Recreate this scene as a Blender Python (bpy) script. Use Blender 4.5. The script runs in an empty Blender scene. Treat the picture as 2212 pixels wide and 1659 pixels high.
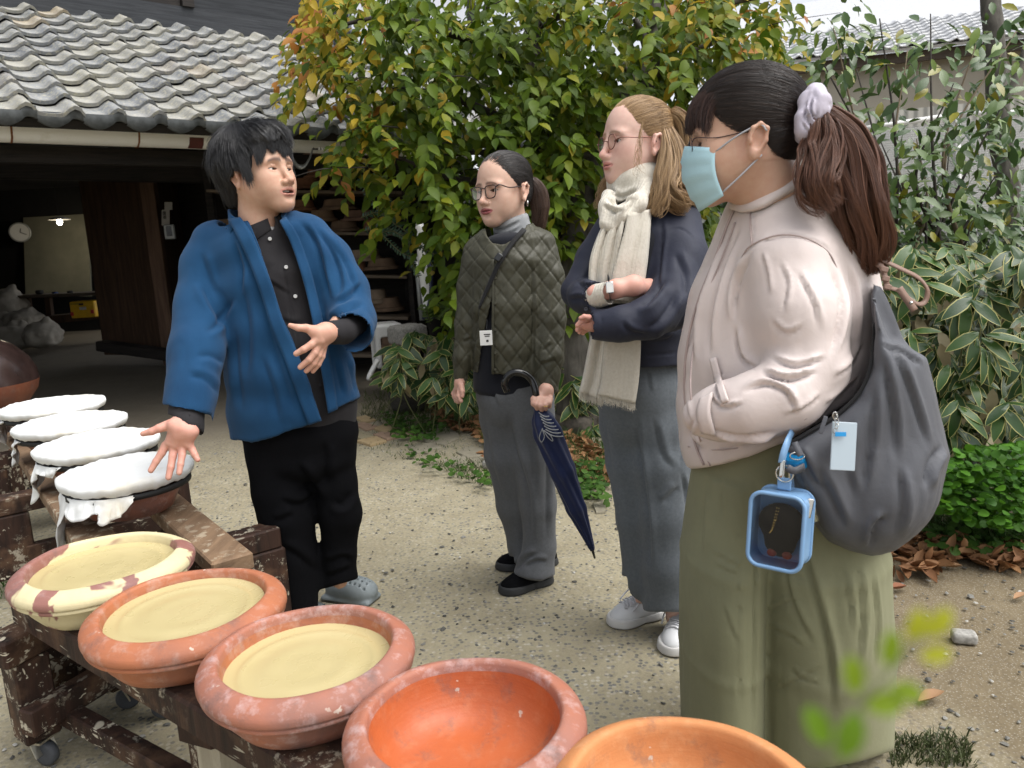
import bpy, math, random
import numpy as np
from mathutils import Matrix, Vector
S = bpy.context.scene
R_ = math.radians
# camera
F, CX, CY = 1661.0, 1106.0, 829.5
CAM_POS = np.array([0, 0, 1.28])
PITCH, ROLL = R_(10.5), R_(3.0)
_f = np.array([0, math.cos(PITCH), -math.sin(PITCH)])
_r0 = np.array([1.0, 0, 0]); _u0 = np.cross(_r0, _f)
_r = _r0*math.cos(ROLL)-_u0*math.sin(ROLL)
_u = _u0*math.cos(ROLL)+_r0*math.sin(ROLL)
MCAM = np.stack([_r, _u, -_f], axis=1)
cam = bpy.data.objects.new('camera', bpy.data.cameras.new('camera'))
S.collection.objects.link(cam); S.camera = cam
m4 = Matrix([list(MCAM[i])+[CAM_POS[i]] for i in range(3)]+[[0, 0, 0, 1]])
cam.matrix_world = m4
cam.data.sensor_fit = 'HORIZONTAL'; cam.data.sensor_width = 36.0
cam.data.lens = 36.0*F/2212.0
cam.data.clip_start = 0.02; cam.data.clip_end = 400
cam.data.dof.use_dof = True; cam.data.dof.focus_distance = 2.3; cam.data.dof.aperture_fstop = 7.5
# sky, sun, exposure
SUN_EL, SUN_AZ = R_(62), R_(115)
w = bpy.data.worlds.new('World'); S.world = w; w.use_nodes = True
_nt = w.node_tree; _bg = _nt.nodes['Background']
_sky = _nt.nodes.new('ShaderNodeTexSky'); _sky.sky_type = 'NISHITA'; _sky.sun_disc = False
_sky.sun_elevation = SUN_EL; _sky.sun_rotation = SUN_AZ
_sky.dust_density = 3.0; _sky.air_density = 1.0; _sky.ozone_density = 1.0
_bw = _nt.nodes.new('ShaderNodeRGBToBW'); _mx = _nt.nodes.new('ShaderNodeMix'); _mx.data_type = 'RGBA'   # cloud: the sky's colour mostly greyed out
_mx.inputs[0].default_value = 0.82
_nt.links.new(_sky.outputs[0], _bw.inputs[0]); _nt.links.new(_sky.outputs[0], _mx.inputs[6]); _nt.links.new(_bw.outputs[0], _mx.inputs[7])
_nt.links.new(_mx.outputs[2], _bg.inputs[0])
_bg.inputs[1].default_value = 0.15
sun = bpy.data.objects.new('sun', bpy.data.lights.new('sun', 'SUN')); S.collection.objects.link(sun)
sun.data.energy = 1.2; sun.data.angle = R_(60); sun.data.color = (1.0, 0.97, 0.92)
_sd = Vector((math.sin(SUN_AZ)*math.cos(SUN_EL), math.cos(SUN_AZ)*math.cos(SUN_EL), math.sin(SUN_EL)))
sun.rotation_euler = _sd.to_track_quat('Z', 'Y').to_euler()
S.view_settings.view_transform = 'Standard'; S.view_settings.look = 'None'
S.view_settings.gamma = 1.0; S.view_settings.use_curve_mapping = False
S.view_settings.exposure = 1.08
S.render.engine = 'CYCLES'
S.cycles.use_denoising = True
try: S.cycles.denoiser = 'OPENIMAGEDENOISE'; S.cycles.denoising_input_passes = 'RGB_ALBEDO_NORMAL'
except Exception: pass
S.cycles.max_bounces = 5; S.cycles.diffuse_bounces = 2; S.cycles.glossy_bounces = 2
S.cycles.transmission_bounces = 4; S.cycles.transparent_max_bounces = 6
S.cycles.caustics_reflective = False; S.cycles.caustics_refractive = False
S.cycles.sample_clamp_indirect = 4.0
RNG = np.random.default_rng(7); random.seed(7)
# frame helpers
def ray(px, py): return _f+_r*(px-CX)/F-_u*(py-CY)/F
def W(px, py, d): return CAM_POS+ray(px, py)*d
def onz(px, py, z=0.0):
 v = ray(px, py); return CAM_POS+v*((z-CAM_POS[2])/v[2])
def C(px, py, d): return np.array([(px-CX)/F*d, -(py-CY)/F*d, -d])
def c2w(P): return CAM_POS+np.asarray(P) @ MCAM.T
def w2c(P): return (np.asarray(P)-CAM_POS) @ MCAM
def proj(p):
 q = w2c(np.asarray(p)); return CX-F*q[0]/q[2], CY+F*q[1]/q[2], -q[2]
def unit(v): v = np.asarray(v, float); return v/np.linalg.norm(v)
def rotx(a): c, s = math.cos(a), math.sin(a); return np.array([[1, 0, 0], [0, c, -s], [0, s, c]])
def roty(a): c, s = math.cos(a), math.sin(a); return np.array([[c, 0, s], [0, 1, 0], [-s, 0, c]])
def rotz(a): c, s = math.cos(a), math.sin(a); return np.array([[c, -s, 0], [s, c, 0], [0, 0, 1]])
# signed distance modelling
def smin(a, b, k):
 if k <= 0: return np.minimum(a, b)
 h = np.maximum(k-np.abs(a-b), 0)/k
 return np.minimum(a, b)-h*h*k*0.25
class SDF:
 def __init__(s): s.ops = []
 def _add(s, fn, lo, hi, k, op): s.ops.append((fn, np.array(lo)-2.2*k-.008, np.array(hi)+2.2*k+.008, k, op)); return s
 def cone(s, a, b, ra, rb=None, k=.01, op='u'):
  a = np.array(a, float); b = np.array(b, float); rb = ra if rb is None else rb
  ba = b-a; L2 = float(ba @ ba)+1e-12; r = max(ra, rb)
  def fn(x, y, z):
   px, py, pz = x-a[0], y-a[1], z-a[2]
   t = np.clip((px*ba[0]+py*ba[1]+pz*ba[2])/L2, 0, 1)
   return np.sqrt((px-t*ba[0])**2+(py-t*ba[1])**2+(pz-t*ba[2])**2)-(ra+(rb-ra)*t)
  return s._add(fn, np.minimum(a, b)-r, np.maximum(a, b)+r, k, op)
 def chain(s, pts, rs, k=.01, op='u', kin=None):
  for i in range(len(pts)-1): s.cone(pts[i], pts[i+1], rs[i], rs[i+1], k if i == 0 else (kin if kin is not None else k), op)
  return s
 def ell(s, c, r, R=None, k=.01, op='u'):
  c = np.array(c, float); r = np.array(r, float)*np.ones(3); R = np.eye(3) if R is None else np.array(R)
  ext = np.sqrt(((R*r)**2).sum(1))
  def fn(x, y, z):
   px, py, pz = x-c[0], y-c[1], z-c[2]
   q = [(R[0, i]*px+R[1, i]*py+R[2, i]*pz)/r[i] for i in range(3)]
   k0 = np.sqrt(q[0]**2+q[1]**2+q[2]**2)
   k1 = np.sqrt((q[0]/r[0])**2+(q[1]/r[1])**2+(q[2]/r[2])**2)+1e-9
   return k0*(k0-1)/k1
  return s._add(fn, c-ext, c+ext, k, op)
 def econe(s, a, b, ra, rb, ax, k=.02, op='u', cap=.5):
  """tapered tube of elliptic section; ra, rb = (radius along ax, radius across)"""
  a = np.array(a, float); b = np.array(b, float); ba = b-a; L = np.linalg.norm(ba); zz = ba/L
  xx = np.array(ax, float); xx = unit(xx-zz*(xx @ zz)); yy = np.cross(zz, xx); rm = max(max(ra), max(rb))
  def fn(x, y, z):
   px, py, pz = x-a[0], y-a[1], z-a[2]
   t = px*zz[0]+py*zz[1]+pz*zz[2]; u = np.clip(t/L, 0, 1)
   r1 = ra[0]+(rb[0]-ra[0])*u; r2 = ra[1]+(rb[1]-ra[1])*u; rr = np.minimum(r1, r2)
   e = (t-u*L)/(rr*cap*2)
   X = (px*xx[0]+py*xx[1]+pz*xx[2])/r1; Y = (px*yy[0]+py*yy[1]+pz*yy[2])/r2
   k0 = np.sqrt(X*X+Y*Y+e*e); k1 = np.sqrt((X/r1)**2+(Y/r2)**2+(e/(rr*cap*2))**2)+1e-9
   return k0*(k0-1)/k1
  return s._add(fn, np.minimum(a, b)-rm*1.05, np.maximum(a, b)+rm*1.05, k, op)
 def box(s, c, half, R=None, rd=.005, k=.01, op='u'):
  c = np.array(c, float); hf = np.array(half, float)-rd; R = np.eye(3) if R is None else np.array(R)
  ext = np.abs(R) @ (hf+rd)
  def fn(x, y, z):
   px, py, pz = x-c[0], y-c[1], z-c[2]
   q = [np.abs(R[0, i]*px+R[1, i]*py+R[2, i]*pz)-hf[i] for i in range(3)]
   o = np.sqrt(np.maximum(q[0], 0)**2+np.maximum(q[1], 0)**2+np.maximum(q[2], 0)**2)
   return o+np.minimum(np.maximum(np.maximum(q[0], q[1]), q[2]), 0)-rd
  return s._add(fn, c-ext, c+ext, k, op)
 def half(s, p, n, lo, hi, k=.004):
  """cut away everything on the +n side of a plane, inside the box lo..hi"""
  p = np.array(p, float); n = unit(n)
  def fn(x, y, z): return -((x-p[0])*n[0]+(y-p[1])*n[1]+(z-p[2])*n[2])
  return s._add(fn, lo, hi, k, 's')
 def func(s, fn, lo, hi, k=.01, op='u'): return s._add(fn, lo, hi, k, op)
 def at(s, P):
  P = np.asarray(P, float); D = np.full(len(P), 1.0)
  for fn, lo, hi, k, op in s.ops:
   d = fn(P[:, 0], P[:, 1], P[:, 2])
   D = smin(D, d, k) if op == 'u' else -smin(-D, d, k)
  return D
 def grad(s, P, e=.001):
  g = np.stack([s.at(P+np.eye(3)[i]*e)-s.at(P-np.eye(3)[i]*e) for i in range(3)], 1)
  return g/(np.linalg.norm(g, axis=1, keepdims=True)+1e-9)
 def project(s, P, off=0.0, it=4):
  P = np.array(P, float)
  for _ in range(it): P = P-s.grad(P)*(s.at(P)-off)[:, None]
  return P
 def mesh(s, h, lo=None, hi=None, crop=None):
  if lo is None:
   lo = np.min([o[1] for o in s.ops if o[4] == 'u'], axis=0)-h; hi = np.max([o[2] for o in s.ops if o[4] == 'u'], axis=0)+h
  lo = np.array(lo, float); hi = np.array(hi, float)
  n = np.ceil((hi-lo)/h).astype(int)+1
  ax = [(lo[i]+h*np.arange(n[i])).astype(np.float32) for i in range(3)]
  D = np.full(n, 1.0, np.float32)
  for fn, l, u, k, op in s.ops:
   i0 = np.clip(np.floor((l-lo)/h).astype(int), 0, n); i1 = np.clip(np.ceil((u-lo)/h).astype(int)+1, 0, n)
   if np.any(i1 <= i0): continue
   sl = tuple(slice(i0[i], i1[i]) for i in range(3))
   d = fn(ax[0][sl[0]][:, None, None], ax[1][sl[1]][None, :, None], ax[2][sl[2]][None, None, :])
   D[sl] = smin(D[sl], d, k) if op == 'u' else -smin(-D[sl], d, k)
  return surface_nets(D, lo, h)
def surface_nets(D, lo, h):
 s = D < 0; nx, ny, nz = D.shape
 cor = [(i, j, k) for i in (0, 1) for j in (0, 1) for k in (0, 1)]
 cnt = sum(s[i:nx-1+i, j:ny-1+j, k:nz-1+k].astype(np.int8) for i, j, k in cor)
 act = (cnt > 0) & (cnt < 8); idx = np.argwhere(act)
 vid = np.full(act.shape, -1, np.int64); vid[act] = np.arange(len(idx))
 pos = np.zeros((len(idx), 3)); num = np.zeros(len(idx))
 for a in cor:
  for d in range(3):
   if a[d]: continue
   b = list(a); b[d] = 1
   da = D[idx[:, 0]+a[0], idx[:, 1]+a[1], idx[:, 2]+a[2]].astype(float)
   db = D[idx[:, 0]+b[0], idx[:, 1]+b[1], idx[:, 2]+b[2]].astype(float)
   m = (da < 0) != (db < 0); t = np.where(m, da/np.where(m, da-db, 1), 0)
   pos += m[:, None]*(np.array(a)+t[:, None]*(np.array(b)-np.array(a))); num += m
 V = lo+h*(idx+pos/num[:, None])
 Q = []
 for d in range(3):
  e1, e2 = (d+1) % 3, (d+2) % 3
  A = [slice(None)]*3; B = [slice(None)]*3; A[d] = slice(0, -1); B[d] = slice(1, None)
  s0, s1 = s[tuple(A)], s[tuple(B)]
  ed = np.argwhere(s0 != s1)
  ok = (ed[:, e1] > 0) & (ed[:, e2] > 0) & (ed[:, e1] < D.shape[e1]-1) & (ed[:, e2] < D.shape[e2]-1); ed = ed[ok]
  ins = s0[ed[:, 0], ed[:, 1], ed[:, 2]]
  def cell(o1, o2):
   c = ed.copy(); c[:, e1] += o1; c[:, e2] += o2; return vid[c[:, 0], c[:, 1], c[:, 2]]
  q = np.stack([cell(-1, -1), cell(0, -1), cell(0, 0), cell(-1, 0)], 1)
  q[~ins] = q[~ins][:, ::-1]; Q.append(q)
 return V, np.concatenate(Q)
def vnormals(V, Q):
 n = np.cross(V[Q[:, 2]]-V[Q[:, 0]], V[Q[:, 3]]-V[Q[:, 1]]) if Q.shape[1] == 4 else np.cross(V[Q[:, 1]]-V[Q[:, 0]], V[Q[:, 2]]-V[Q[:, 0]])
 N = np.zeros_like(V)
 for i in range(Q.shape[1]): np.add.at(N, Q[:, i], n)
 return N/(np.linalg.norm(N, axis=1, keepdims=True)+1e-12)
def smooth_mesh(V, Q, it=1, lam=.5):
 E = np.concatenate([Q[:, [0, 1]], Q[:, [1, 2]], Q[:, [2, 3]], Q[:, [3, 0]]])
 for _ in range(it):
  A = np.zeros_like(V); c = np.zeros(len(V))
  np.add.at(A, E[:, 0], V[E[:, 1]]); np.add.at(A, E[:, 1], V[E[:, 0]]); np.add.at(c, E[:, 0], 1); np.add.at(c, E[:, 1], 1)
  V = V+lam*(A/np.maximum(c, 1)[:, None]-V)
 return V
_perm = np.random.default_rng(3).random((32, 32, 32))*2-1
def vnoise(P, scale=1.0, seed=0):
 P = np.asarray(P, float)*scale+seed*7.31
 i = np.floor(P).astype(int); f = P-i; f = f*f*(3-2*f); o = 0
 for a in (0, 1):
  for b in (0, 1):
   for c in (0, 1):
    wt = (f[:, 0] if a else 1-f[:, 0])*(f[:, 1] if b else 1-f[:, 1])*(f[:, 2] if c else 1-f[:, 2])
    o = o+wt*_perm[(i[:, 0]+a) & 31, (i[:, 1]+b) & 31, (i[:, 2]+c) & 31]
 return o
# objects
COL = S.collection
def link(name, data, parent=None, loc=None):
 o = bpy.data.objects.new(name, data); COL.objects.link(o)
 if parent is not None: o.parent = parent
 if loc is not None: o.location = loc
 return o
def mesh_np(name, V, Q, mats=None, smooth=True, col=None, matidx=None, attrs=None):
 V = np.asarray(V, np.float32); me = bpy.data.meshes.new(name)
 me.vertices.add(len(V)); me.vertices.foreach_set('co', V.ravel())
 if isinstance(Q, np.ndarray):
  k = Q.shape[1]; me.loops.add(Q.size); me.loops.foreach_set('vertex_index', Q.astype(np.int32).ravel())
  me.polygons.add(len(Q)); me.polygons.foreach_set('loop_start', np.arange(0, Q.size, k, dtype=np.int32))
  try: me.polygons.foreach_set('loop_total', np.full(len(Q), k, np.int32))
  except Exception: pass
 else:
  ls = np.array([len(q) for q in Q], np.int32); fl = np.concatenate([np.asarray(q, np.int32) for q in Q])
  me.loops.add(len(fl)); me.loops.foreach_set('vertex_index', fl); me.polygons.add(len(Q))
  me.polygons.foreach_set('loop_start', np.concatenate([[0], np.cumsum(ls)[:-1]]).astype(np.int32))
  try: me.polygons.foreach_set('loop_total', ls)
  except Exception: pass
 if col is not None:
  c = np.asarray(col, np.float32)
  if c.shape[1] == 3: c = np.concatenate([c, np.ones((len(c), 1), np.float32)], 1)
  a = me.color_attributes.new('Col', 'FLOAT_COLOR', 'POINT'); a.data.foreach_set('color', c.ravel())
 for k_, v_ in (attrs or {}).items():
  a = me.attributes.new(k_, 'FLOAT', 'POINT'); a.data.foreach_set('value', np.asarray(v_, np.float32))
 for m in (mats if isinstance(mats, (list, tuple)) else [mats] if mats else []): me.materials.append(m)
 if matidx is not None: me.polygons.foreach_set('material_index', np.asarray(matidx, np.int32))
 me.polygons.foreach_set('use_smooth', np.full(len(me.polygons), smooth))
 me.update(calc_edges=True); me.validate(); return me
def tag(o, label=None, cat=None, group=None, kind=None):
 if label: o['label'] = label
 if cat: o['category'] = cat
 if group: o['group'] = group
 if kind: o['kind'] = kind
 return o
def empty(name, loc, **kw):
 o = link(name, None, loc=Vector(loc)); o.empty_display_size = .1; return tag(o, **kw)
def origin(parent): return np.array(parent.location) if parent is not None else np.zeros(3)
def put(name, V, Q, mats, parent=None, **kw):
 """mesh object from world points, stored relative to its parent's location"""
 t = kw.pop('tags', {}); base = kw.pop('base', None)
 og = np.zeros(3); p = parent
 while p is not None: og = og+np.array(p.location); p = p.parent
 b = np.zeros(3) if base is None else np.array(base)-og
 o = link(name, mesh_np(name, np.asarray(V)-og-b, Q, mats, **kw), parent, Vector(b)); return tag(o, **t)
class MB:
 """collects boxes, tubes and sheets for one mesh"""
 def __init__(s): s.V = []; s.Q = []; s.n = 0; s.M = []
 def add(s, V, Q, m=0):
  V = np.asarray(V, float); s.V.append(V); s.Q += [[i+s.n for i in q] for q in Q]; s.M += [m]*len(Q); s.n += len(V); return s
 def hexa(s, c8, m=0, bev=0.0):
  return s.add(c8, [(3, 2, 1, 0), (4, 5, 6, 7), (0, 1, 5, 4), (1, 2, 6, 5), (2, 3, 7, 6), (3, 0, 4, 7)], m)
 def box(s, c, half, R=None, m=0, bev=0.0):
  R = np.eye(3) if R is None else np.asarray(R); c = np.asarray(c, float); hx, hy, hz = half
  if bev <= 0:
   P = [(-hx, -hy, -hz), (hx, -hy, -hz), (hx, hy, -hz), (-hx, hy, -hz), (-hx, -hy, hz), (hx, -hy, hz), (hx, hy, hz), (-hx, hy, hz)]
   return s.hexa(c+np.array(P) @ R.T, m)
  b = min(bev, hx*.9, hy*.9, hz*.9); P = []; lay = [(-hz, b), (-hz+b, 0), (hz-b, 0), (hz, b)]
  for z, i in lay:
   X, Y = hx-i, hy-i
   for (sx, sy) in ((1, 1), (-1, 1), (-1, -1), (1, -1)):
    a, c_ = (sx*X, sy*(Y-b if i == 0 else Y)), (sx*(X-b if i == 0 else X), sy*Y)
    if i > 0: a = (sx*X, sy*(Y-b)); c_ = (sx*(X-b), sy*Y)
    for q in ((a, c_) if sx*sy > 0 else (c_, a)): P.append((q[0], q[1], z))
  Q = [tuple(range(7, -1, -1)), tuple(range(24, 32))]
  for l in range(3):
   for i in range(8): j = (i+1) % 8; Q.append((l*8+i, l*8+j, l*8+8+j, l*8+8+i))
  return s.add(c+np.array(P) @ R.T, Q, m)
 def beam(s, a, b, w, h, up=(0, 0, 1), m=0, bev=.004):
  a = np.asarray(a, float); b = np.asarray(b, float); y = unit(b-a); x = unit(np.cross(y, up)); z = np.cross(x, y)
  return s.box((a+b)/2, (w/2, np.linalg.norm(b-a)/2, h/2), np.stack([x, y, z], 1), m, bev)
 def tube(s, pts, rs, n=8, m=0, caps=True, ref=(0.31, 0.17, 0.93), flat=1.0):
  pts = np.asarray(pts, float); rs = np.ones(len(pts))*rs if np.isscalar(rs) else np.asarray(rs)
  t = np.gradient(pts, axis=0); V = []; x = None
  for i in range(len(pts)):
   d = unit(t[i]+1e-12); x = np.cross(d, ref) if x is None else x-d*(x @ d)
   x = unit(x+1e-9); y = np.cross(d, x)
   for k in range(n):
    a = 2*math.pi*k/n; V.append(pts[i]+rs[i]*(math.cos(a)*x+flat*math.sin(a)*y))
  Q = [(i*n+k, i*n+(k+1) % n, (i+1)*n+(k+1) % n, (i+1)*n+k) for i in range(len(pts)-1) for k in range(n)]
  if caps: Q += [tuple(range(n-1, -1, -1)), tuple(range((len(pts)-1)*n, len(pts)*n))]
  return s.add(V, Q, m)
 def lathe(s, c, prof, n=40, R=None, m=0, ang=2*math.pi, cap=False):
  """prof: (radius, height) pairs around the z axis"""
  R = np.eye(3) if R is None else np.asarray(R); V = []
  for r, z in prof:
   for k in range(n):
    a = ang*k/n; V.append((r*math.cos(a), r*math.sin(a), z))
  Q = [(i*n+k, i*n+(k+1) % n, (i+1)*n+(k+1) % n, (i+1)*n+k) for i in range(len(prof)-1) for k in range(n)]
  if cap: Q += [tuple(range(n-1, -1, -1)), tuple(range((len(prof)-1)*n, len(prof)*n))]
  return s.add(np.asarray(c)+np.array(V) @ R.T, Q, m)
 def sheet(s, G, m=0, flip=False):
  G = np.asarray(G, float); a, b = G.shape[:2]
  Q = [(i*b+j, i*b+j+1, (i+1)*b+j+1, (i+1)*b+j) for i in range(a-1) for j in range(b-1)]
  return s.add(G.reshape(-1, 3), [q[::-1] for q in Q] if flip else Q, m)
 def arr(s): return np.concatenate(s.V), s.Q, s.M
 def put(s, name, mats, parent=None, smooth=False, **kw):
  V, Q, M = s.arr(); mm = mats if isinstance(mats, (list, tuple)) else [mats]
  return put(name, V, Q, list(mm), parent, smooth=smooth, matidx=M if len(mm) > 1 else None, **kw)
def copy_tree(o, parent=None):
 c = o.copy(); COL.objects.link(c); c.parent = parent
 for ch in o.children: copy_tree(ch, c)
 return c
def catmull(P, n=8):
 P = np.asarray(P, float); Q = np.vstack([2*P[0]-P[1], P, 2*P[-1]-P[-2]]); out = []
 for i in range(1, len(Q)-2):
  for t in np.linspace(0, 1, n, endpoint=False):
   out.append(.5*((2*Q[i])+(-Q[i-1]+Q[i+1])*t+(2*Q[i-1]-5*Q[i]+4*Q[i+1]-Q[i+2])*t*t+(-Q[i-1]+3*Q[i]-3*Q[i+1]+Q[i+2])*t**3))
 out.append(P[-1]); return np.array(out)
# materials
class NT:
 def __init__(s, name):
  s.mat = bpy.data.materials.new(name); s.mat.use_nodes = True; s.t = s.mat.node_tree
  s.b = s.t.nodes['Principled BSDF']; s.out = s.t.nodes['Material Output']
 def n(s, typ, **kw):
  nd = s.t.nodes.new('ShaderNode'+typ)
  for k, v in kw.items():
   if hasattr(nd, k) and k not in nd.inputs: setattr(nd, k, v)
   else: s.set(nd, k, v)
  return nd
 def set(s, nd, k, v):
  i = nd.inputs[k]
  if hasattr(v, 'is_output'): s.t.links.new(v, i)
  else: i.default_value = v
 def link(s, a, b): s.t.links.new(a, b)
 def coords(s, kind='Object', scale=None, rot=None):
  tc = s.n('TexCoord').outputs[kind]
  if scale is None and rot is None: return tc
  mp = s.n('Mapping'); s.link(tc, mp.inputs[0])
  if scale is not None: mp.inputs['Scale'].default_value = scale if hasattr(scale, '__len__') else (scale,)*3
  if rot is not None: mp.inputs['Rotation'].default_value = rot
  return mp.outputs[0]
 def noise(s, co, scale, detail=4, rough=.55, dist=0.0):
  nd = s.n('TexNoise'); s.link(co, nd.inputs['Vector']); nd.inputs['Scale'].default_value = scale
  nd.inputs['Detail'].default_value = detail; nd.inputs['Roughness'].default_value = rough; nd.inputs['Distortion'].default_value = dist
  return nd.outputs['Fac']
 def vor(s, co, scale, feature='F1', out='Distance', rnd=1.0):
  nd = s.n('TexVoronoi'); nd.feature = feature; s.link(co, nd.inputs['Vector']); nd.inputs['Scale'].default_value = scale
  nd.inputs['Randomness'].default_value = rnd; return nd.outputs[out]
 def ramp(s, fac, stops, interp='LINEAR'):
  nd = s.n('ValToRGB'); s.link(fac, nd.inputs[0]); cr = nd.color_ramp; cr.interpolation = interp
  while len(cr.elements) < len(stops): cr.elements.new(.5)
  for e, (p, c) in zip(cr.elements, stops):
   e.position = p; e.color = (c, c, c, 1) if np.isscalar(c) else tuple(c)+(1,)
  return nd.outputs[0]
 def mix(s, fac, a, b, typ='MIX'):
  nd = s.n('Mix'); nd.data_type = 'RGBA'; nd.blend_type = typ
  for sock, v in ((nd.inputs[0], fac), (nd.inputs[6], a), (nd.inputs[7], b)):
   if hasattr(v, 'is_output'): s.link(v, sock)
   else: sock.default_value = v if np.isscalar(v) else tuple(v)+(1,)
  return nd.outputs[2]
 def math(s, op, a, b=None, clamp=False):
  nd = s.n('Math'); nd.operation = op; nd.use_clamp = clamp
  for i, v in enumerate((a, b)):
   if v is None: continue
   if hasattr(v, 'is_output'): s.link(v, nd.inputs[i])
   else: nd.inputs[i].default_value = v
  return nd.outputs[0]
 def bump(s, h, strength=.3, dist=.01, prev=None):
  nd = s.n('Bump'); s.link(h, nd.inputs['Height']); nd.inputs['Strength'].default_value = strength; nd.inputs['Distance'].default_value = dist
  if prev is not None: s.link(prev, nd.inputs['Normal'])
  return nd.outputs[0]
 def attr(s, name, out='Color'):
  nd = s.n('Attribute'); nd.attribute_name = name; return nd.outputs[out]
 def objrand(s): return s.n('ObjectInfo').outputs['Random']
 def done(s, color=None, rough=.6, normal=None, spec=.5, metal=0.0, **kw):
  for k, v in (('Base Color', color), ('Roughness', rough), ('Normal', normal), ('Specular IOR Level', spec), ('Metallic', metal)):
   if v is None: continue
   if hasattr(v, 'is_output'): s.link(v, s.b.inputs[k])
   else: s.b.inputs[k].default_value = v if np.isscalar(v) else tuple(v)+(1,)
  for k, v in kw.items():
   k = k.replace('_', ' ')
   if hasattr(v, 'is_output'): s.link(v, s.b.inputs[k])
   else: s.b.inputs[k].default_value = v
  return s.mat
def srgb(h):
 if isinstance(h, str): h = [int(h[i:i+2], 16) for i in (0, 2, 4)]
 return tuple((c/255/12.92 if c/255 <= .04045 else ((c/255+.055)/1.055)**2.4) for c in h)
def plain(name, col, rough=.6, metal=0.0, var=.12, scale=20, bump=0.0, spec=.5):
 m = NT(name); co = m.coords(); nz = m.noise(co, scale)
 c = m.mix(m.ramp(nz, [(.3, 0), (.7, 1)]), tuple(x*(1-var) for x in col), tuple(min(1, x*(1+var)) for x in col))
 return m.done(c, rough, m.bump(nz, bump, .004) if bump else None, spec, metal)
# figures
def poly_sd(px, py, poly):
 poly = np.asarray(poly, float); d = np.full(np.broadcast(px, py).shape, 1e9); sg = np.ones_like(d, dtype=bool)
 n = len(poly)
 for i in range(n):
  a, b = poly[i], poly[i-1]; ex, ey = b-a; wx, wy = px-a[0], py-a[1]
  t = np.clip((wx*ex+wy*ey)/(ex*ex+ey*ey+1e-9), 0, 1)
  d = np.minimum(d, (wx-ex*t)**2+(wy-ey*t)**2)
  c1 = py >= a[1]; c2 = py < b[1]; c3 = ex*wy > ey*wx
  sg = np.where((c1 & c2 & c3) | (~c1 & ~c2 & ~c3), ~sg, sg)
 return np.where(sg, 1, -1)*np.sqrt(d)
def grid_px(x, y, z):
 qx, qy, qz = x-CAM_POS[0], y-CAM_POS[1], z-CAM_POS[2]
 d = qx*_f[0]+qy*_f[1]+qz*_f[2]
 return CX+F*(qx*_r[0]+qy*_r[1]+qz*_r[2])/d, CY-F*(qx*_u[0]+qy*_u[1]+qz*_u[2])/d, d
class Fig:
 def __init__(s, Y0): s.Y0 = Y0
 def P(s, px, py, w=0.0):
  v = ray(px, py); return CAM_POS+v*((s.Y0-w)/v[1])
 def m(s, px, py, w=0.0): return (s.Y0-w)/ray(px, py)[1]/F
 def chain(s, sdf, pts, k=.02, kin=None, op='u'):
  """pts: (px, py, w, radius in frame units)"""
  sdf.chain([s.P(*p[:3]) for p in pts], [p[3]*s.m(*p[:3]) for p in pts], k=k, kin=kin, op=op)
 def echain(s, sdf, pts, ax=(1, 0, 0), k=.03, op='u', cap=.35):
  """pts: (px, py, w, half width in frame units, half depth in metres)"""
  for a, b in zip(pts[:-1], pts[1:]):
   sdf.econe(s.P(*a[:3]), s.P(*b[:3]), (a[3]*s.m(*a[:3]), a[4]), (b[3]*s.m(*b[:3]), b[4]), ax, k=k, op=op, cap=cap)
 def slab(s, sdf, poly, w0, w1, k=.01, op='u', rd=0.0):
  """outline in frame units swept from depth offset w0 to w1 (towards the viewer)"""
  poly = np.asarray(poly, float); y0, y1 = s.Y0-w1, s.Y0-w0
  c = np.array([s.P(p[0], p[1], q) for p in poly for q in (w0, w1)]); lo, hi = c.min(0)-.01, c.max(0)+.01
  lo[1], hi[1] = y0-.005, y1+.005
  def fn(x, y, z):
   px, py, d = grid_px(x, y, z); D = poly_sd(px, py, poly)*d/F+rd; e = np.abs(y-(y0+y1)/2)-(y1-y0)/2+rd
   return np.where((D > 0) & (e > 0), np.sqrt(np.maximum(D, 0)**2+np.maximum(e, 0)**2), np.maximum(D, e))-rd
  sdf.func(fn, lo, hi, k, op)
def seg_dist(px, py, line):
 """distance to a polyline, side sign and 0..1 position along it"""
 line = np.asarray(line, float); L = np.concatenate([[0], np.cumsum(np.linalg.norm(np.diff(line, axis=0), axis=1))])
 best = np.full(len(px), 1e9); sd = np.zeros(len(px)); tt = np.zeros(len(px))
 for i in range(len(line)-1):
  a, b = line[i], line[i+1]; e = b-a; wx, wy = px-a[0], py-a[1]; l2 = e @ e+1e-9
  t = np.clip((wx*e[0]+wy*e[1])/l2, 0, 1); d = np.hypot(wx-e[0]*t, wy-e[1]*t); m = d < best
  best = np.where(m, d, best); sd = np.where(m, np.sign(wx*e[1]-wy*e[0]), sd); tt = np.where(m, (L[i]+t*np.sqrt(l2))/L[-1], tt)
 return best, sd, tt
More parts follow.
